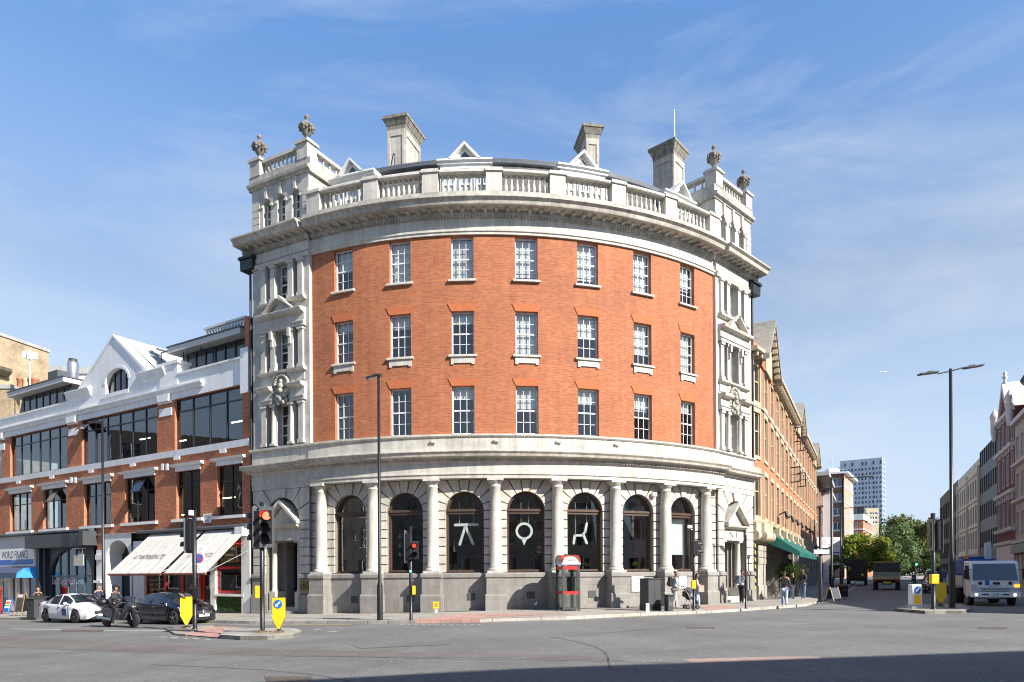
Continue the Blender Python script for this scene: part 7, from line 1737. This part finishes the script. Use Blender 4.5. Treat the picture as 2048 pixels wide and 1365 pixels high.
# left pavement clutter
p, w, h = gbox(62, 82, 1193, 1236); t = thing('litter_bin', 'black wheeled style street bin behind the white saloon car', 'bin', p, radians(-28)); MB().box(-.4, .4, -.3, .3, 0, h-.15).build('body', M_CAB, t, bevel=.04); MB().prism([(-.43, -.33, h-.15), (.43, -.33, h-.15), (.4, 0, h), (-.4, 0, h)], (0, .6, 0)).build('lid', M_BLACK, t)
def aboard(p, w, h, label, rz, fm, pm, lines=()):
    t = thing('pavement_sign', label, 'pavement sign', p, rz)
    for s in (-1, 1):
        MB().hexa([Vector(q) for q in ((-w/2, s*.30, 0), (-w/2+.05, s*.30, 0), (-w/2+.05, s*.27, 0), (-w/2, s*.27, 0), (-w/2, s*.04, h), (-w/2+.05, s*.04, h), (-w/2+.05, s*.01, h), (-w/2, s*.01, h))]).hexa([Vector(q) for q in ((w/2-.05, s*.30, 0), (w/2, s*.30, 0), (w/2, s*.27, 0), (w/2-.05, s*.27, 0), (w/2-.05, s*.04, h), (w/2, s*.04, h), (w/2, s*.01, h), (w/2-.05, s*.01, h))]).build('leg_frame', fm, t)
        MB().hexa([Vector(q) for q in ((-w/2+.05, s*.25, h*.18), (w/2-.05, s*.25, h*.18), (w/2-.05, s*.23, h*.18), (-w/2+.05, s*.23, h*.18), (-w/2+.05, s*.06, h*.93), (w/2-.05, s*.06, h*.93), (w/2-.05, s*.04, h*.93), (-w/2+.05, s*.04, h*.93))]).build('panel', pm, t)
    for z, z1, m in lines: MB().hexa([Vector(q) for q in [(x, -.25-.012+.19*((zz/h-.18)/.75)+d, zz) for zz in (h*z, h*z1) for x, d in ((-w/2+.09, -.004), (w/2-.09, -.004), (w/2-.09, 0), (-w/2+.09, 0))]]).build('printed_strip', m, t)
    return t
M_TIMB = mat('pale timber', (.32, .2, .1), .7, .2, 6)
p, w, h = gbox(10, 30, 1199, 1228); aboard(p, w, h, 'white and orange poster stand on the pavement at the far left', radians(-25), M_BLUE, M_SIGNW, ((.7, .85, mat('orange print', (.7, .2, .04), .5, .1)), (.55, .62, mat('green print', (.1, .45, .1), .5, .1)), (.2, .4, M_BLUE)))
p, w, h = gbox(30, 58, 1186, 1232); aboard(p, w*.8, h, 'timber framed chalkboard on the pavement with a red and white header', radians(-20), M_TIMB, mat('chalk board', (.05, .05, .045), .8, .2), ((.8, .92, M_SIGNW), (.84, .88, M_RED)))
p, w, h = gbox(1654, 1680, 1174, 1203); aboard(p, w*.9, h, 'dark chalkboard on the side street pavement beside the lamp column', radians(25), M_TIMB, mat('slate blue board', (.04, .055, .075), .7, .2))
p, w, h = gbox(-14, 3, 1175, 1228); t = thing('post_box', 'red pillar post box cut by the left edge of the frame', 'post box', p); MB().lathe((0, 0, 0), [(.27, 0), (.27, .15), (.24, .2), (.24, h-.22), (.29, h-.18), (.29, h-.1), (.2, h-.03), (0, h)], 20).build('pillar', M_RED, t); MB().box(-.14, .14, -.27, -.2, h-.42, h-.38).build('slot', M_BLACK, t)
p, w, h = gbox(1676, 1692, 1170, 1194); t = thing('litter_bin', 'black litter bin beside the tall lamp column on the side street', 'bin', p); MB().lathe((0, 0, 0), [(.36, 0), (.36, h-.2), (.42, h-.15), (.3, h)], 14).build('body', M_BLACK, t); MB().box(-.2, .2, -.43, -.3, h-.4, h-.24).build('opening', M_CAB, t)
# letting board
q = O2.p(L2+1.5, 1.2, 0); zb_ = at(1655, 1107, q.y).z; t = thing('letting_board', 'white and red letting board over the side street pavement', 'sign', (q.x, q.y, zb_), atan2(.1, 1))
bd = MB().box(-1.5, 1.5, -.03, .03, -.2, 2.0).build('board', M_SIGNW, t); text('board_lettering', 'TO LET', lambda x, y: Vector((x-.2, -.036, 1.35+y)), 2.2, mat('red lettering', (.5, .02, .05), .5, .05), bd, .6); MB().box(-1.3, -.2, -.036, -.031, .2, .7).build('logo_strip', M_INK, bd); MB().box(.3, 1.4, -.036, -.031, .0, .15).build('logo_strip', M_BLUE, bd); MB().tube([(-1.5, 0, .4), (-2.6, .2, .4)], .04).build('bracket', M_METAL, t)
# bus shelter down the street
q = at(1665, 1150, 92); t = thing('bus_shelter', 'dark bus shelter with sloping white roof edge down the side street', 'bus shelter', (q.x+.4, q.y, g(q.x)+.12), atan2(SD.y, SD.x))
MB().box(0, 5, -.8, .8, 2.5, 2.65).build('roof', M_SIGNW, t)
for x in (0.05, 4.85): MB().box(x, x+.1, .7, .8, 0, 2.5).build('post', M_BLACK, t)
MB().box(.15, 4.85, .74, .76, .3, 2.4).build('glass_panel', M_SHINY, t)
# cafe tables, chairs and potted trees outside the gabled building
random.seed(21)
def table(p, rz, lab):
    t = thing('cafe_table', lab, 'table', p, rz); MB().lathe((0, 0, .70), [(.34, 0), (.34, .03), (0, .03)], 16).build('top', M_BLACK, t)
    for k in (0, 1): MB().tube([(-.25, -.2+.4*k, 0), (.25, -.2+.4*k, .69)], .014).tube([(.25, -.2+.4*k, 0), (-.25, -.2+.4*k, .69)], .014).build('leg', M_BLACK, t)
def chair(p, rz, lab, grp):
    t = thing('folding_chair', lab, 'chair', p, rz, grp); s = MB()
    for k in range(4): s.box(-.2+.105*k, -.12+.105*k, -.2, .2, .44, .46)
    s.build('seat', M_BLACK, t); b = MB()
    for k in range(2): b.box(-.26, -.24, -.2, .2, .66+.1*k, .72+.1*k)
    b.build('backrest', M_BLACK, t)
    for y in (-.2, .2): MB().tube([(.22, y, 0), (-.25, y, .84)], .012).build('leg', M_BLACK, t); MB().tube([(-.22, y, 0), (.2, y, .45)], .012).build('leg', M_BLACK, t)
p = gpt(1552, 1200, .12); table(p, .3, 'round black cafe table by the hazard striped pier'); 
ch = ((1546, 1199.5, .4), (1559, 1199, 3.4))
for k, (px, py, a) in enumerate(ch): chair(gpt(px, py, .12), a, ('left', 'right')[k]+' folding chair at the round cafe table by the striped pier', 'folding cafe chairs')
for k, (px, py, hh, lab) in enumerate(((1579, 1196, 2.5, 'bushy potted olive tree behind the walking woman'), (1594, 1194, 2.3, 'smaller potted olive tree beside the man in the blue jacket'), (1571, 1196, 2.1, 'low potted shrub behind the cafe chairs'))):
    p = gpt(px, py, .12); t = thing('potted_tree', lab, 'potted tree', p)
    MB().lathe((0, 0, 0), [(.22, 0), (.3, .5), (.32, .52), (.26, .5)], 12).build('pot', M_CAB, t); MB().cyl((0, 0, .4), (0, 0, hh*.6), .04, .025).build('trunk', M_BARK, t); cw = MB()
    for i in range(700):
        d = Vector((random.gauss(0, 1), random.gauss(0, 1), random.gauss(0, 1))).normalized()*random.uniform(.3, 1); q = Vector((d.x*.75, d.y*.75, hh*.68+d.z*.75)); e = Vector((random.gauss(0, 1), random.gauss(0, 1), random.gauss(0, 1))).normalized(); f = e.cross(Vector((.3, .2, 1))).normalized()
        cw.add([q-e*.1, q+f*.035, q+e*.1, q-f*.035], [(0, 1, 2, 3)])
    cw.build('foliage', M_LFD, t)
# window signs, hanging on wires behind the arched panes
def wsign(k, label, polys, wires, dz=0):
    u = GU[k+3]; zc = at(1052, 1069, AR.p(u, -.6, 0).y).z; o = AR.p(u, -.40, zc)
    t = thing('window_sign', label, 'window sign', o, AR.a0+u/AR.R, 'white symbols hung in the arched windows')
    MS = mat('white sign board', (.85, .85, .85), .5, .02)
    mb = MB()
    for p in polys: mb.prism([(x, 0, z) for x, z in p], (0, .05, 0))
    mb.build('symbol', MS, t)
    w = MB()
    for x, z in wires: w.tube([(x, .02, z), (x, .02, 1.55)], .012, 4)
    w.build('wire', M_SIGNW, t)
def bar(a, b, w):
    a, b = Vector(a), Vector(b); d = (b-a).normalized(); n = Vector((-d.y, d.x))*w/2; out = []
    for j in range(7): t = -pi/2+pi*j/6; out.append(b+d*cos(t)*w/2+n*sin(t))
    for j in range(7): t = pi/2+pi*j/6; out.append(a+d*cos(t)*w/2*1+n*sin(t))
    return [(p.x, p.y) for p in out]
s_ = 1/(3.79*41.5)
def cp(x, y, cx, cy=660): return ((x-cx)*s_, (cy-y)*s_)
wsign(-1, 'white table shaped sign hanging in the third arched window from the left', [bar(cp(188, 588, 268), cp(356, 586, 268), .13), bar(cp(268, 600, 268), cp(322, 730, 268), .13), bar(cp(262, 610, 268), cp(222, 735, 268), .115)], [cp(222, 575, 268), cp(330, 575, 268)])
ring = []
for j in range(24):
    t0, t1 = 2*pi*j/24, 2*pi*(j+1)/24; c = cp(722, 638, 727); r0, r1 = 48*s_, 66*s_
    ring.append([(c[0]+r1*cos(t0), c[1]+r1*sin(t0)), (c[0]+r1*cos(t1), c[1]+r1*sin(t1)), (c[0]+r0*cos(t1), c[1]+r0*sin(t1)), (c[0]+r0*cos(t0), c[1]+r0*sin(t0))])
wsign(0, 'white map pin shaped ring hanging in the middle arched window', ring+[[cp(698, 690, 727), cp(746, 690, 727), cp(721, 747, 727)]], [cp(698, 580, 727), cp(757, 590, 727)])
wsign(1, 'white chair shaped sign hanging in the fifth arched window', [bar(cp(1208, 582, 1166), cp(1194, 645, 1166), .12), bar(cp(1194, 645, 1166), cp(1175, 668, 1166), .11), bar(cp(1175, 672, 1166), cp(1112, 674, 1166), .11), bar(cp(1108, 676, 1166), cp(1100, 734, 1166), .12), bar(cp(1180, 670, 1166), cp(1207, 732, 1166), .12)], [cp(1114, 665, 1166), cp(1208, 575, 1166)])
u = GU[6]; MB().fbox(AR, u-.8, u+.8, -.62, -.6, 2.75, 4.62).build('window_blind', mat('bright white blind', (.86, .86, .86), .7, .02), BT)
for k, px in ((2, 0), (1, 0), (-1, 0)):
    u = GU[k+3]+.45; q = AR.p(u, -.8, 1.92); t = thing('potted_plant', ('small green plant on the sill behind the sixth arched window', 'small plant on the sill under the chair sign', 'small plant on the sill under the table sign')[(2, 1, -1).index(k)], 'plant', q)
    MB().lathe((0, 0, 0), [(.08, 0), (.11, .2)], 10).build('pot', M_CAB, t); cw = MB()
    for i in range(60):
        d = Vector((random.gauss(0, 1), random.gauss(0, 1), abs(random.gauss(0, 1)))).normalized()*.26; e = d.cross(Vector((0, 0, 1))).normalized()*.05; cw.add([Vector((0, 0, .2)), Vector((0, 0, .2))+d*.6+e, Vector((0, 0, .2))+d*1.1, Vector((0, 0, .2))+d*.6-e], [(0, 1, 2, 3)])
    cw.build('leaves', M_LFY, t)
u = GU[3]+.72; t = thing('window_notice', 'small tan notice stuck inside the middle arched window', 'notice', AR.p(u, -.42, 2.95), AR.a0+u/AR.R); MB().box(-.09, .09, 0, .01, -.17, .17).build('sheet', mat('tan notice', (.55, .36, .18), .6, .05), t); MB().box(-.06, .06, -.004, -.001, -.08, .08).build('print', M_INK, t)
# wall plates on the plinth and the light panel
for px, py, w, h, lab in ((1276, 1168, .65, .72, 'large white plaque fixed to the granite plinth left of the grey cabinet'), (1366, 1165, .5, .6, 'white plaque on the plinth behind the father with the pushchair')):
    u, z = AR.hit(px, py, .2); t = thing('wall_plaque', lab, 'plaque', AR.p(u, .15, z), AR.a0+u/AR.R); MB().box(-w/2-.04, w/2+.04, -.03, 0, -h/2-.04, h/2+.04).build('frame', M_STONEC, t); MB().box(-w/2, w/2, -.045, -.031, -h/2, h/2).build('face', M_SIGNW, t)
u, z = AR.hit(1305, 990, .1); t = thing('alarm_box', 'small white alarm box on the stone beside the sixth arch', 'alarm box', AR.p(u, .16, z), AR.a0+u/AR.R); MB().box(-.14, .14, -.14, 0, -.1, .1).build('case', M_SIGNW, t, bevel=.02); MB().box(-.05, .05, -.145, -.141, -.02, .04).build('label_strip', M_BLUE, t)
q = at(1766, 744, 2600); t = thing('airliner', 'tiny white airliner high in the sky above the side street', 'aeroplane', q, .1)
MB().lathe((-14, 0, 0), [(0, 0), (1.6, 3), (2, 8), (2, 24), (.6, 30), (0, 31)], 10, (1, 0, 0)).build('fuselage', M_SIGNW, t); MB().hexa([Vector(v) for v in ((0, -14, -.2), (4, 0, -.4), (-2, 0, -.4), (-2, -14, -.2), (0, -14, .1), (4, 0, .1), (-2, 0, .1), (-2, -14, .1))]).hexa([Vector(v) for v in ((0, 14, -.2), (4, 0, -.4), (-2, 0, -.4), (-2, 14, -.2), (0, 14, .1), (4, 0, .1), (-2, 0, .1), (-2, 14, .1))]).build('wing', M_SIGNW, t); MB().prism([(-13.5, -.15, 1), (-9, -.15, 1), (-13, -.15, 6), (-14.5, -.15, 6)], (0, .3, 0)).build('tail_fin', M_BLUE, t)
# dry grass tuft at the island sign
p = gpt(560, 1266, .14); tf = MB(); random.seed(2)
for i in range(140):
    a = random.uniform(0, 6.28); r = random.uniform(0, .5); b = p+Vector((r*cos(a)*1.3-.2, r*sin(a)*.5, 0)); tf.add([b, b+Vector((.012, 0, 0)), b+Vector((random.uniform(-.12, .12), random.uniform(-.05, .05), random.uniform(.03, .11)))], [(0, 1, 2)])
tag(tf.build('dry_grass', mat('straw grass', (.32, .24, .12), .9, .3, 10)), 'dry straw coloured grass tuft round the island sign base', 'grass', kind='stuff')
# ---------------------------------------------------------------- people
def skin_mesh(pts, edges, sub=1):
    me = bpy.data.meshes.new('sk'); me.from_pydata([p[0] for p in pts], edges, []); o = bpy.data.objects.new('sk', me); COL.objects.link(o)
    m = o.modifiers.new('s', 'SKIN'); m.use_smooth_shade = True; m.branch_smoothing = .6
    sv = me.skin_vertices[0].data
    for i, p in enumerate(pts):
        r = p[1]; sv[i].radius = r if isinstance(r, tuple) else (r, r); sv[i].use_root = i == 0
    s = o.modifiers.new('u', 'SUBSURF'); s.levels = sub; s.render_levels = sub
    dg = bpy.context.evaluated_depsgraph_get(); r = bpy.data.meshes.new_from_object(o.evaluated_get(dg)); bpy.data.objects.remove(o)
    for p in r.polygons: p.use_smooth = True
    return r
def skobj(name, pts, edges, m, par, sub=1):
    me = skin_mesh(pts, edges, sub); me.name = name; me.materials.clear(); me.materials.append(m); o = bpy.data.objects.new(name, me); COL.objects.link(o); o.parent = par; return o
def person(label, loc, rz, h=1.74, arms=None, legs=None, top=None, trousers=None, shoes=None, hair=None, skin=None, sleeve='long', lean=0, headdir=0, long_hair=False, hem=0, hip=None, cap=None, wide=1.0):
    """figure facing local +X; arms / legs are (joint, end) offsets in units of body height"""
    t = thing('person', label, 'person', loc, rz); k = h; skin = skin or M_SKIN; V = Vector
    hz_ = hip if hip is not None else .52
    L = V((sin(lean), 0, cos(lean)))
    pel = V((0, 0, hz_)); wst = pel+L*.09; chs = pel+L*.21; shd = pel+L*.295; nk = pel+L*.325+V((.005, 0, 0)); hd0 = nk+L*.03+V((.012, 0, 0)); hd1 = hd0+V((.012, 0, .04)); hd2 = hd1+V((-.004, 0, .052)); hd3 = hd2+V((-.006, 0, .028))
    arms = arms or (((-.02, .03, -.16), (.03, .03, -.30)), ((-.02, -.03, -.16), (.03, -.03, -.30)))
    legs = legs or (((.02, .0, -.25), (0, .0, -.48)), ((.02, 0, -.25), (0, 0, -.48)))
    P = [(pel*k, .075*k*.9), (wst*k, (.062*k, .072*k)), (chs*k, (.066*k, .085*k)), (shd*k, (.05*k, .07*k)), (nk*k, .031*k), (hd0*k, .036*k), (hd1*k, .046*k), (hd2*k, .046*k), (hd3*k, .028*k)]
    E = [(i, i+1) for i in range(8)]
    P.append(((hd1+V((.052, 0, .008)))*k, .009*k)); E.append((6, 9))           # nose
    for s in (1, -1): P.append(((hd1+V((-.006, s*.048, .012)))*k, .009*k)); E.append((6, len(P)-1))   # ears
    arm_pts = []; leg_pts = []
    for i, s in enumerate((1, -1)):
        sh = shd+V((0, s*.105, -.012)); el = sh+V(arms[i][0]); wr = sh+V(arms[i][1]); b = len(P)
        d = (wr-el).normalized(); hnd = wr+d*.035
        P += [(sh*k, .030*k), (el*k, .022*k), (wr*k, .0155*k), (hnd*k, (.016*k, .011*k))]; E += [(3, b), (b, b+1), (b+1, b+2), (b+2, b+3)]
        sd_ = V((0, 1, 0)) if abs(d.y) < .8 else V((1, 0, 0)); n = d.cross(sd_).normalized(); q = d.cross(n)
        for j, (o_, ln) in enumerate(((-.014, .040), (-.005, .046), (.005, .043), (.014, .034))):
            c = len(P); f1 = hnd+q*o_+d*ln*.55; P += [(f1*k, .0052*k), ((f1+d*ln*.4+n*.012)*k, .0042*k)]; E += [(b+3, c), (c, c+1)]
        c = len(P); P += [((wr+d*.02+q*-.022+n*.008)*k, .0058*k), ((wr+d*.042+q*-.03+n*.014)*k, .0046*k)]; E += [(b+2, c), (c, c+1)]
        arm_pts.append((sh, el, wr))
    for i, s in enumerate((1, -1)):
        hp = pel+V((0, s*.052, -.03)); kn = hp+V(legs[i][0]); an = hp+V(legs[i][1]); b = len(P); fd = V((.075, s*.01, -.026))
        P += [(hp*k, .052*k), (kn*k, .035*k), (an*k, .023*k), ((an+fd*.5+V((0, 0, -.008)))*k, .022*k), ((an+fd)*k, .018*k)]; E += [(0, b), (b, b+1), (b+1, b+2), (b+2, b+3), (b+3, b+4)]
        leg_pts.append((hp, kn, an, fd))
    skobj('body', P, E, skin, t)
    top = top or M_SIGNW
    TP = [((pel+V((0, 0, -hem)))*k, (.078*k*wide, .092*k*wide)), (wst*k, (.072*k, .085*k)), (chs*k, (.077*k, .098*k)), (shd*k, (.058*k, .082*k)), ((nk+L*-.004)*k, .038*k)]; TE = [(0, 1), (1, 2), (2, 3), (3, 4)]
    for sh, el, wr in arm_pts:
        b = len(TP); TP += [(sh*k, .040*k), (el*k if sleeve == 'long' else (sh+(el-sh)*.75)*k, .030*k)]; TE += [(3, b), (b, b+1)]
        if sleeve == 'long': TP.append((wr*k, .023*k)); TE.append((b+1, b+2))
    skobj('top', TP, TE, top, t)
    QP = [((pel+V((0, 0, .02)))*k, (.072*k, .086*k))]; QE = []
    for hp, kn, an, fd in leg_pts:
        b = len(QP); QP += [(hp*k, .060*k), (kn*k, .043*k), ((an+V((0, 0, .015)))*k, .033*k)]; QE += [(0, b), (b, b+1), (b+1, b+2)]
    skobj('trousers', QP, QE, trousers or M_INK, t)
    for hp, kn, an, fd in leg_pts:
        skobj('shoe', [((an+V((-.018, 0, -.012)))*k, .026*k), ((an+fd*.55+V((0, 0, -.008)))*k, .025*k), ((an+fd*1.12)*k, .019*k)], [(0, 1), (1, 2)], shoes or M_INK, t)
    if cap is None:
        HP = [((hd1+V((-.03, 0, .02)))*k, .042*k), ((hd2+V((-.012, 0, .012)))*k, .051*k), ((hd3+V((.004, 0, .012)))*k, .036*k)]; HE = [(0, 1), (1, 2)]
        if long_hair: HP += [((hd0+V((-.04, 0, -.02)))*k, .038*k), ((chs+V((-.07, 0, .04)))*k, .03*k)]; HE += [(0, 3), (3, 4)]
        skobj('hair', HP, HE, hair or M_HAIR, t)
    e = MB()
    for s in (1, -1): e.ball((hd1+V((.044, s*.019, .018)))*k, .006*k, (1, 1, 1), 6, 5)
    e.build('eyes', M_INK, t); MB().cbox((hd0+V((.048, 0, .012)))*k, (.01*k, .024*k, .005*k)).build('mouth', mat('lips', (.3, .1, .08), .5, .05), t)
    t['_hd'] = list((hd1*k)); t['_sh'] = list(shd*k); t['_ch'] = list(chs*k)
    return t
def pack(t, m, sc=1):
    c = Vector(t['_ch']); rt = t
    o = MB().box(c.x-.30*sc, c.x-.13, -.16*sc, .16*sc, c.z-.24*sc, c.z+.2*sc).build('pack_body', m, t, bevel=.05); MB().box(c.x-.34*sc, c.x-.29*sc, -.12, .12, c.z-.2, c.z-.02).build('pocket', m, o, bevel=.02)
M_JEAN = mat('pale denim', (.33, .42, .55), .85, .1, 8); M_DENIM = mat('mid blue denim', (.10, .14, .22), .85, .12, 8); M_GREYT = mat('grey marl top', (.48, .51, .55), .85, .08, 6); M_BLK = mat('black cloth', (.016, .017, .02), .85, .15); M_PURP = mat('dusky purple top', (.10, .04, .055), .85, .15); M_NAVJ = mat('navy jacket', (.02, .026, .05), .8, .15); M_TRAIN = mat('white trainers', (.6, .6, .6), .6, .05)
M_FLOR = mat('red and white print', (.5, .5, .48), .85, .1, 3); 
bt = M_FLOR.node_tree; vo = bt.nodes.new('ShaderNodeTexVoronoi'); vo.inputs['Scale'].default_value = 9; tcx = bt.nodes.new('ShaderNodeTexCoord'); bt.links.new(tcx.outputs['Object'], vo.inputs[0]); rr_ = bt.nodes.new('ShaderNodeValToRGB'); rr_.color_ramp.interpolation = 'CONSTANT'; rr_.color_ramp.elements[0].color = (.55, .03, .05, 1); rr_.color_ramp.elements[1].position = .36; rr_.color_ramp.elements[1].color = (.6, .55, .52, 1); bt.links.new(vo.outputs[0], rr_.inputs[0]); bt.links.new(rr_.outputs[0], bt.nodes['Principled BSDF'].inputs['Base Color'])
walk = (((.10, 0, -.24), (-.02, 0, -.47)), ((-.03, 0, -.25), (-.16, 0, -.45)))
walk2 = (((.07, 0, -.245), (.06, 0, -.485)), ((.0, 0, -.25), (-.16, 0, -.46)))
# father pushing a pushchair
p = gpt(1349, 1218.5, .12); push = (((.02, .03, -.16), (.19, .02, -.20)), ((.02, -.03, -.16), (.19, -.02, -.20)))
fa = person('man in pale grey top with dark backpack pushing a black pushchair', p, .06, 1.74, push, walk2, M_GREYT, mat('light grey trousers', (.36, .36, .35), .85, .1, 8), M_INK, skin=M_SKIN2, lean=.05, hem=.05)
pack(fa, M_BLK)
q = p+Vector((.0, -.0, 0)); ps = thing('pushchair', 'black and grey folding pushchair with open hood pushed along the kerb', 'pushchair', (q.x, q.y, q.z), .06)
for s in (1, -1):
    MB().tube([(.38, s*.2, 1.02), (.62, s*.22, .55), (.95, s*.2, .12)], .014).build('frame', M_METAL, ps); MB().tube([(.55, s*.22, .15), (.68, s*.22, .5)], .014).build('leg', M_METAL, ps)
    for x in (.55, 1.0): w = MB().lathe((x, s*.22-.025, .1), [(.05, 0), (.1, 0), (.1, .05), (.05, .05)], 14, (0, 1, 0)).build('wheel', M_RUBBER, ps); MB().disc((x, s*.22-.03, .1), .05, (0, 1, 0), .06, 10).build('hub', M_CHROME, w)
MB().cyl((.38, -.2, 1.02), (.38, .2, 1.02), .02).build('handle', M_RUBBER, ps)
MB().prism([(.52, -.19, .55), (.60, -.19, .42), (.90, -.19, .38), (1.05, -.19, .2), (1.02, -.19, .36), (.92, -.19, .5), (.66, -.19, .6), (.5, -.19, .85)], (0, .38, 0)).build('seat', M_BLK, ps, bevel=.03)
MB().prism([(.44, -.2, .92), (.62, -.2, 1.0), (.85, -.2, .92), (.96, -.2, .76), (.66, -.2, .74)], (0, .4, 0)).build('hood', mat('grey pushchair cloth', (.09, .095, .105), .8, .2), ps, bevel=.03)
MB().box(.4, .6, -.15, .15, .55, .8).build('bag', M_BLK, ps, bevel=.03)
# woman behind the traffic light pole
p = gpt(1393.5, 1217, .12); wo = person('woman in red and white printed dress over pale jeans behind the crossing light', p, -.1, 1.62, (((-.02, .03, -.15), (.08, .03, -.22)), ((.0, -.03, -.15), (.1, -.01, -.12))), walk2, M_FLOR, M_JEAN, M_TRAIN, hem=.14, long_hair=True, skin=M_SKIN2)
MB().box(.06, .075, -.045, .045, Vector(wo['_hd']).z-.07, Vector(wo['_hd']).z+.0).build('face_mask', mat('teal mask', (.1, .4, .42), .7, .05), wo)
c = Vector(wo['_ch']); MB().box(c.x+.05, c.x+.3, -.26, -.14, c.z-.42, c.z-.12).tube([(c.x+.1, -.2, c.z-.12), (c.x+.02, -.15, c.z+.12)], .012).build('tote_bag', mat('pale tote bag', (.5, .42, .34), .8, .1), wo)
# others
p = gpt(1483, 1207, .12); m1 = person('man in grey T-shirt with rucksack looking at his phone by the doorway', p, .35, 1.76, (((.03, .02, -.15), (.14, -.02, -.10)), ((.03, -.02, -.15), (.14, .02, -.10))), None, M_GREYT, M_BLK, M_INK, sleeve='short', skin=M_SKIN2)
pack(m1, mat('blue grey rucksack', (.09, .11, .15), .8, .15))
p = gpt(1569, 1213, .12); w1_ = person('woman in dusky top and pale jeans walking away past the cafe tables', p, radians(70), 1.68, None, walk, M_PURP, M_JEAN, M_TRAIN, long_hair=True, hem=.03)
c = Vector(w1_['_ch']); MB().box(c.x-.26, c.x-.12, -.15, .15, c.z-.22, c.z+.14).build('shoulder_bag', M_BLK, w1_, bevel=.04)
p = gpt(1607, 1198.5, .12); person('man in navy jacket and jeans standing by the potted trees', p, radians(200), 1.8, (((.0, .03, -.16), (.12, .0, -.2)), ((.0, -.03, -.16), (.1, -.0, -.22))), None, M_NAVJ, M_DENIM, M_TRAIN, skin=M_SKIN2)
p = gpt(1587, 1198, .12); person('person in dark top and pale jeans seated level behind the walking woman', p, radians(170), 1.6, None, None, M_BLK, M_JEAN, M_INK)
p = gpt(198, 1232, .12); m2 = person('person in dark jacket and pale blue face mask behind the white car', p, radians(-50), 1.74, (((.02, .02, -.15), (.14, -.02, -.12)), ((.02, -.02, -.15), (.14, .02, -.12))), None, M_NAVJ, M_BLK, M_INK)
MB().box(.055, .078, -.05, .05, Vector(m2['_hd']).z-.075, Vector(m2['_hd']).z+.0).build('face_mask', mat('pale blue mask', (.4, .55, .65), .7, .05), m2)
p = gpt(77, 1232, .12); m3 = person('person in a dark jacket with brown hair standing by the finance shop window', p, radians(-80), 1.72, (((.02, .02, -.15), (.14, -.02, -.08)), ((.02, -.02, -.15), (.14, .02, -.08))), None, M_BLK, M_INK, M_INK, hair=mat('brown hair', (.09, .045, .025), .6, .2, 15), long_hair=True)
# scooter rider: seated, feet on the boards
rd = person('scooter rider in black jacket and black open face helmet', SC_LOC+Vector((cos(SC_A), sin(SC_A), 0))*-.32+Vector((0, 0, 0)), SC_A, 1.74, (((.07, .03, -.14), (.27, .07, -.17)), ((.07, -.03, -.14), (.27, -.07, -.17))), (((.24, .06, -.05), (.18, .07, -.26)), ((.2, -.09, -.12), (.05, -.10, -.47))), mat('black riding jacket', (.028, .03, .034), .7, .15), M_BLK, M_INK, lean=.06, hip=.565, cap=True)
hd = Vector(rd['_hd'])
MB().ball(hd+Vector((-.02, 0, .05)), .155, (1.08, .95, 1.0), 18, 12).build('helmet', mat('black helmet', (.02, .021, .023), .15, .1, coat=1), rd)
me = [o for o in kids(rd) if o.name.startswith('helmet')][0].data
bm = bmesh.new(); bm.from_mesh(me); bmesh.ops.delete(bm, geom=[v for v in bm.verts if (v.co-hd).x > .045 and (v.co-hd).z < .055 and abs(v.co.y) < .11 or (v.co-hd).z < -.07], context='VERTS'); bm.to_mesh(me); bm.free()
# lorry driver at the wheel
dv = person('lorry driver in a pink shirt behind the windscreen', LZ+Vector((cos(LA), sin(LA), 0))*-.75+Vector((-sin(LA), cos(LA), 0))*-.42+Vector((0, 0, .42)), LA, 1.7, (((.08, .03, -.13), (.2, .0, -.1)), ((.08, -.03, -.13), (.2, -.0, -.1))), (((.22, .02, .0), (.24, .02, -.22)), ((.22, -.02, 0), (.24, -.02, -.22))), mat('pink shirt', (.5, .12, .15), .8, .1), M_BLK, M_INK, hip=.42)
for o in S.objects:
    for k_ in ('_hd', '_sh', '_ch'):
        if k_ in o.keys(): del o[k_]
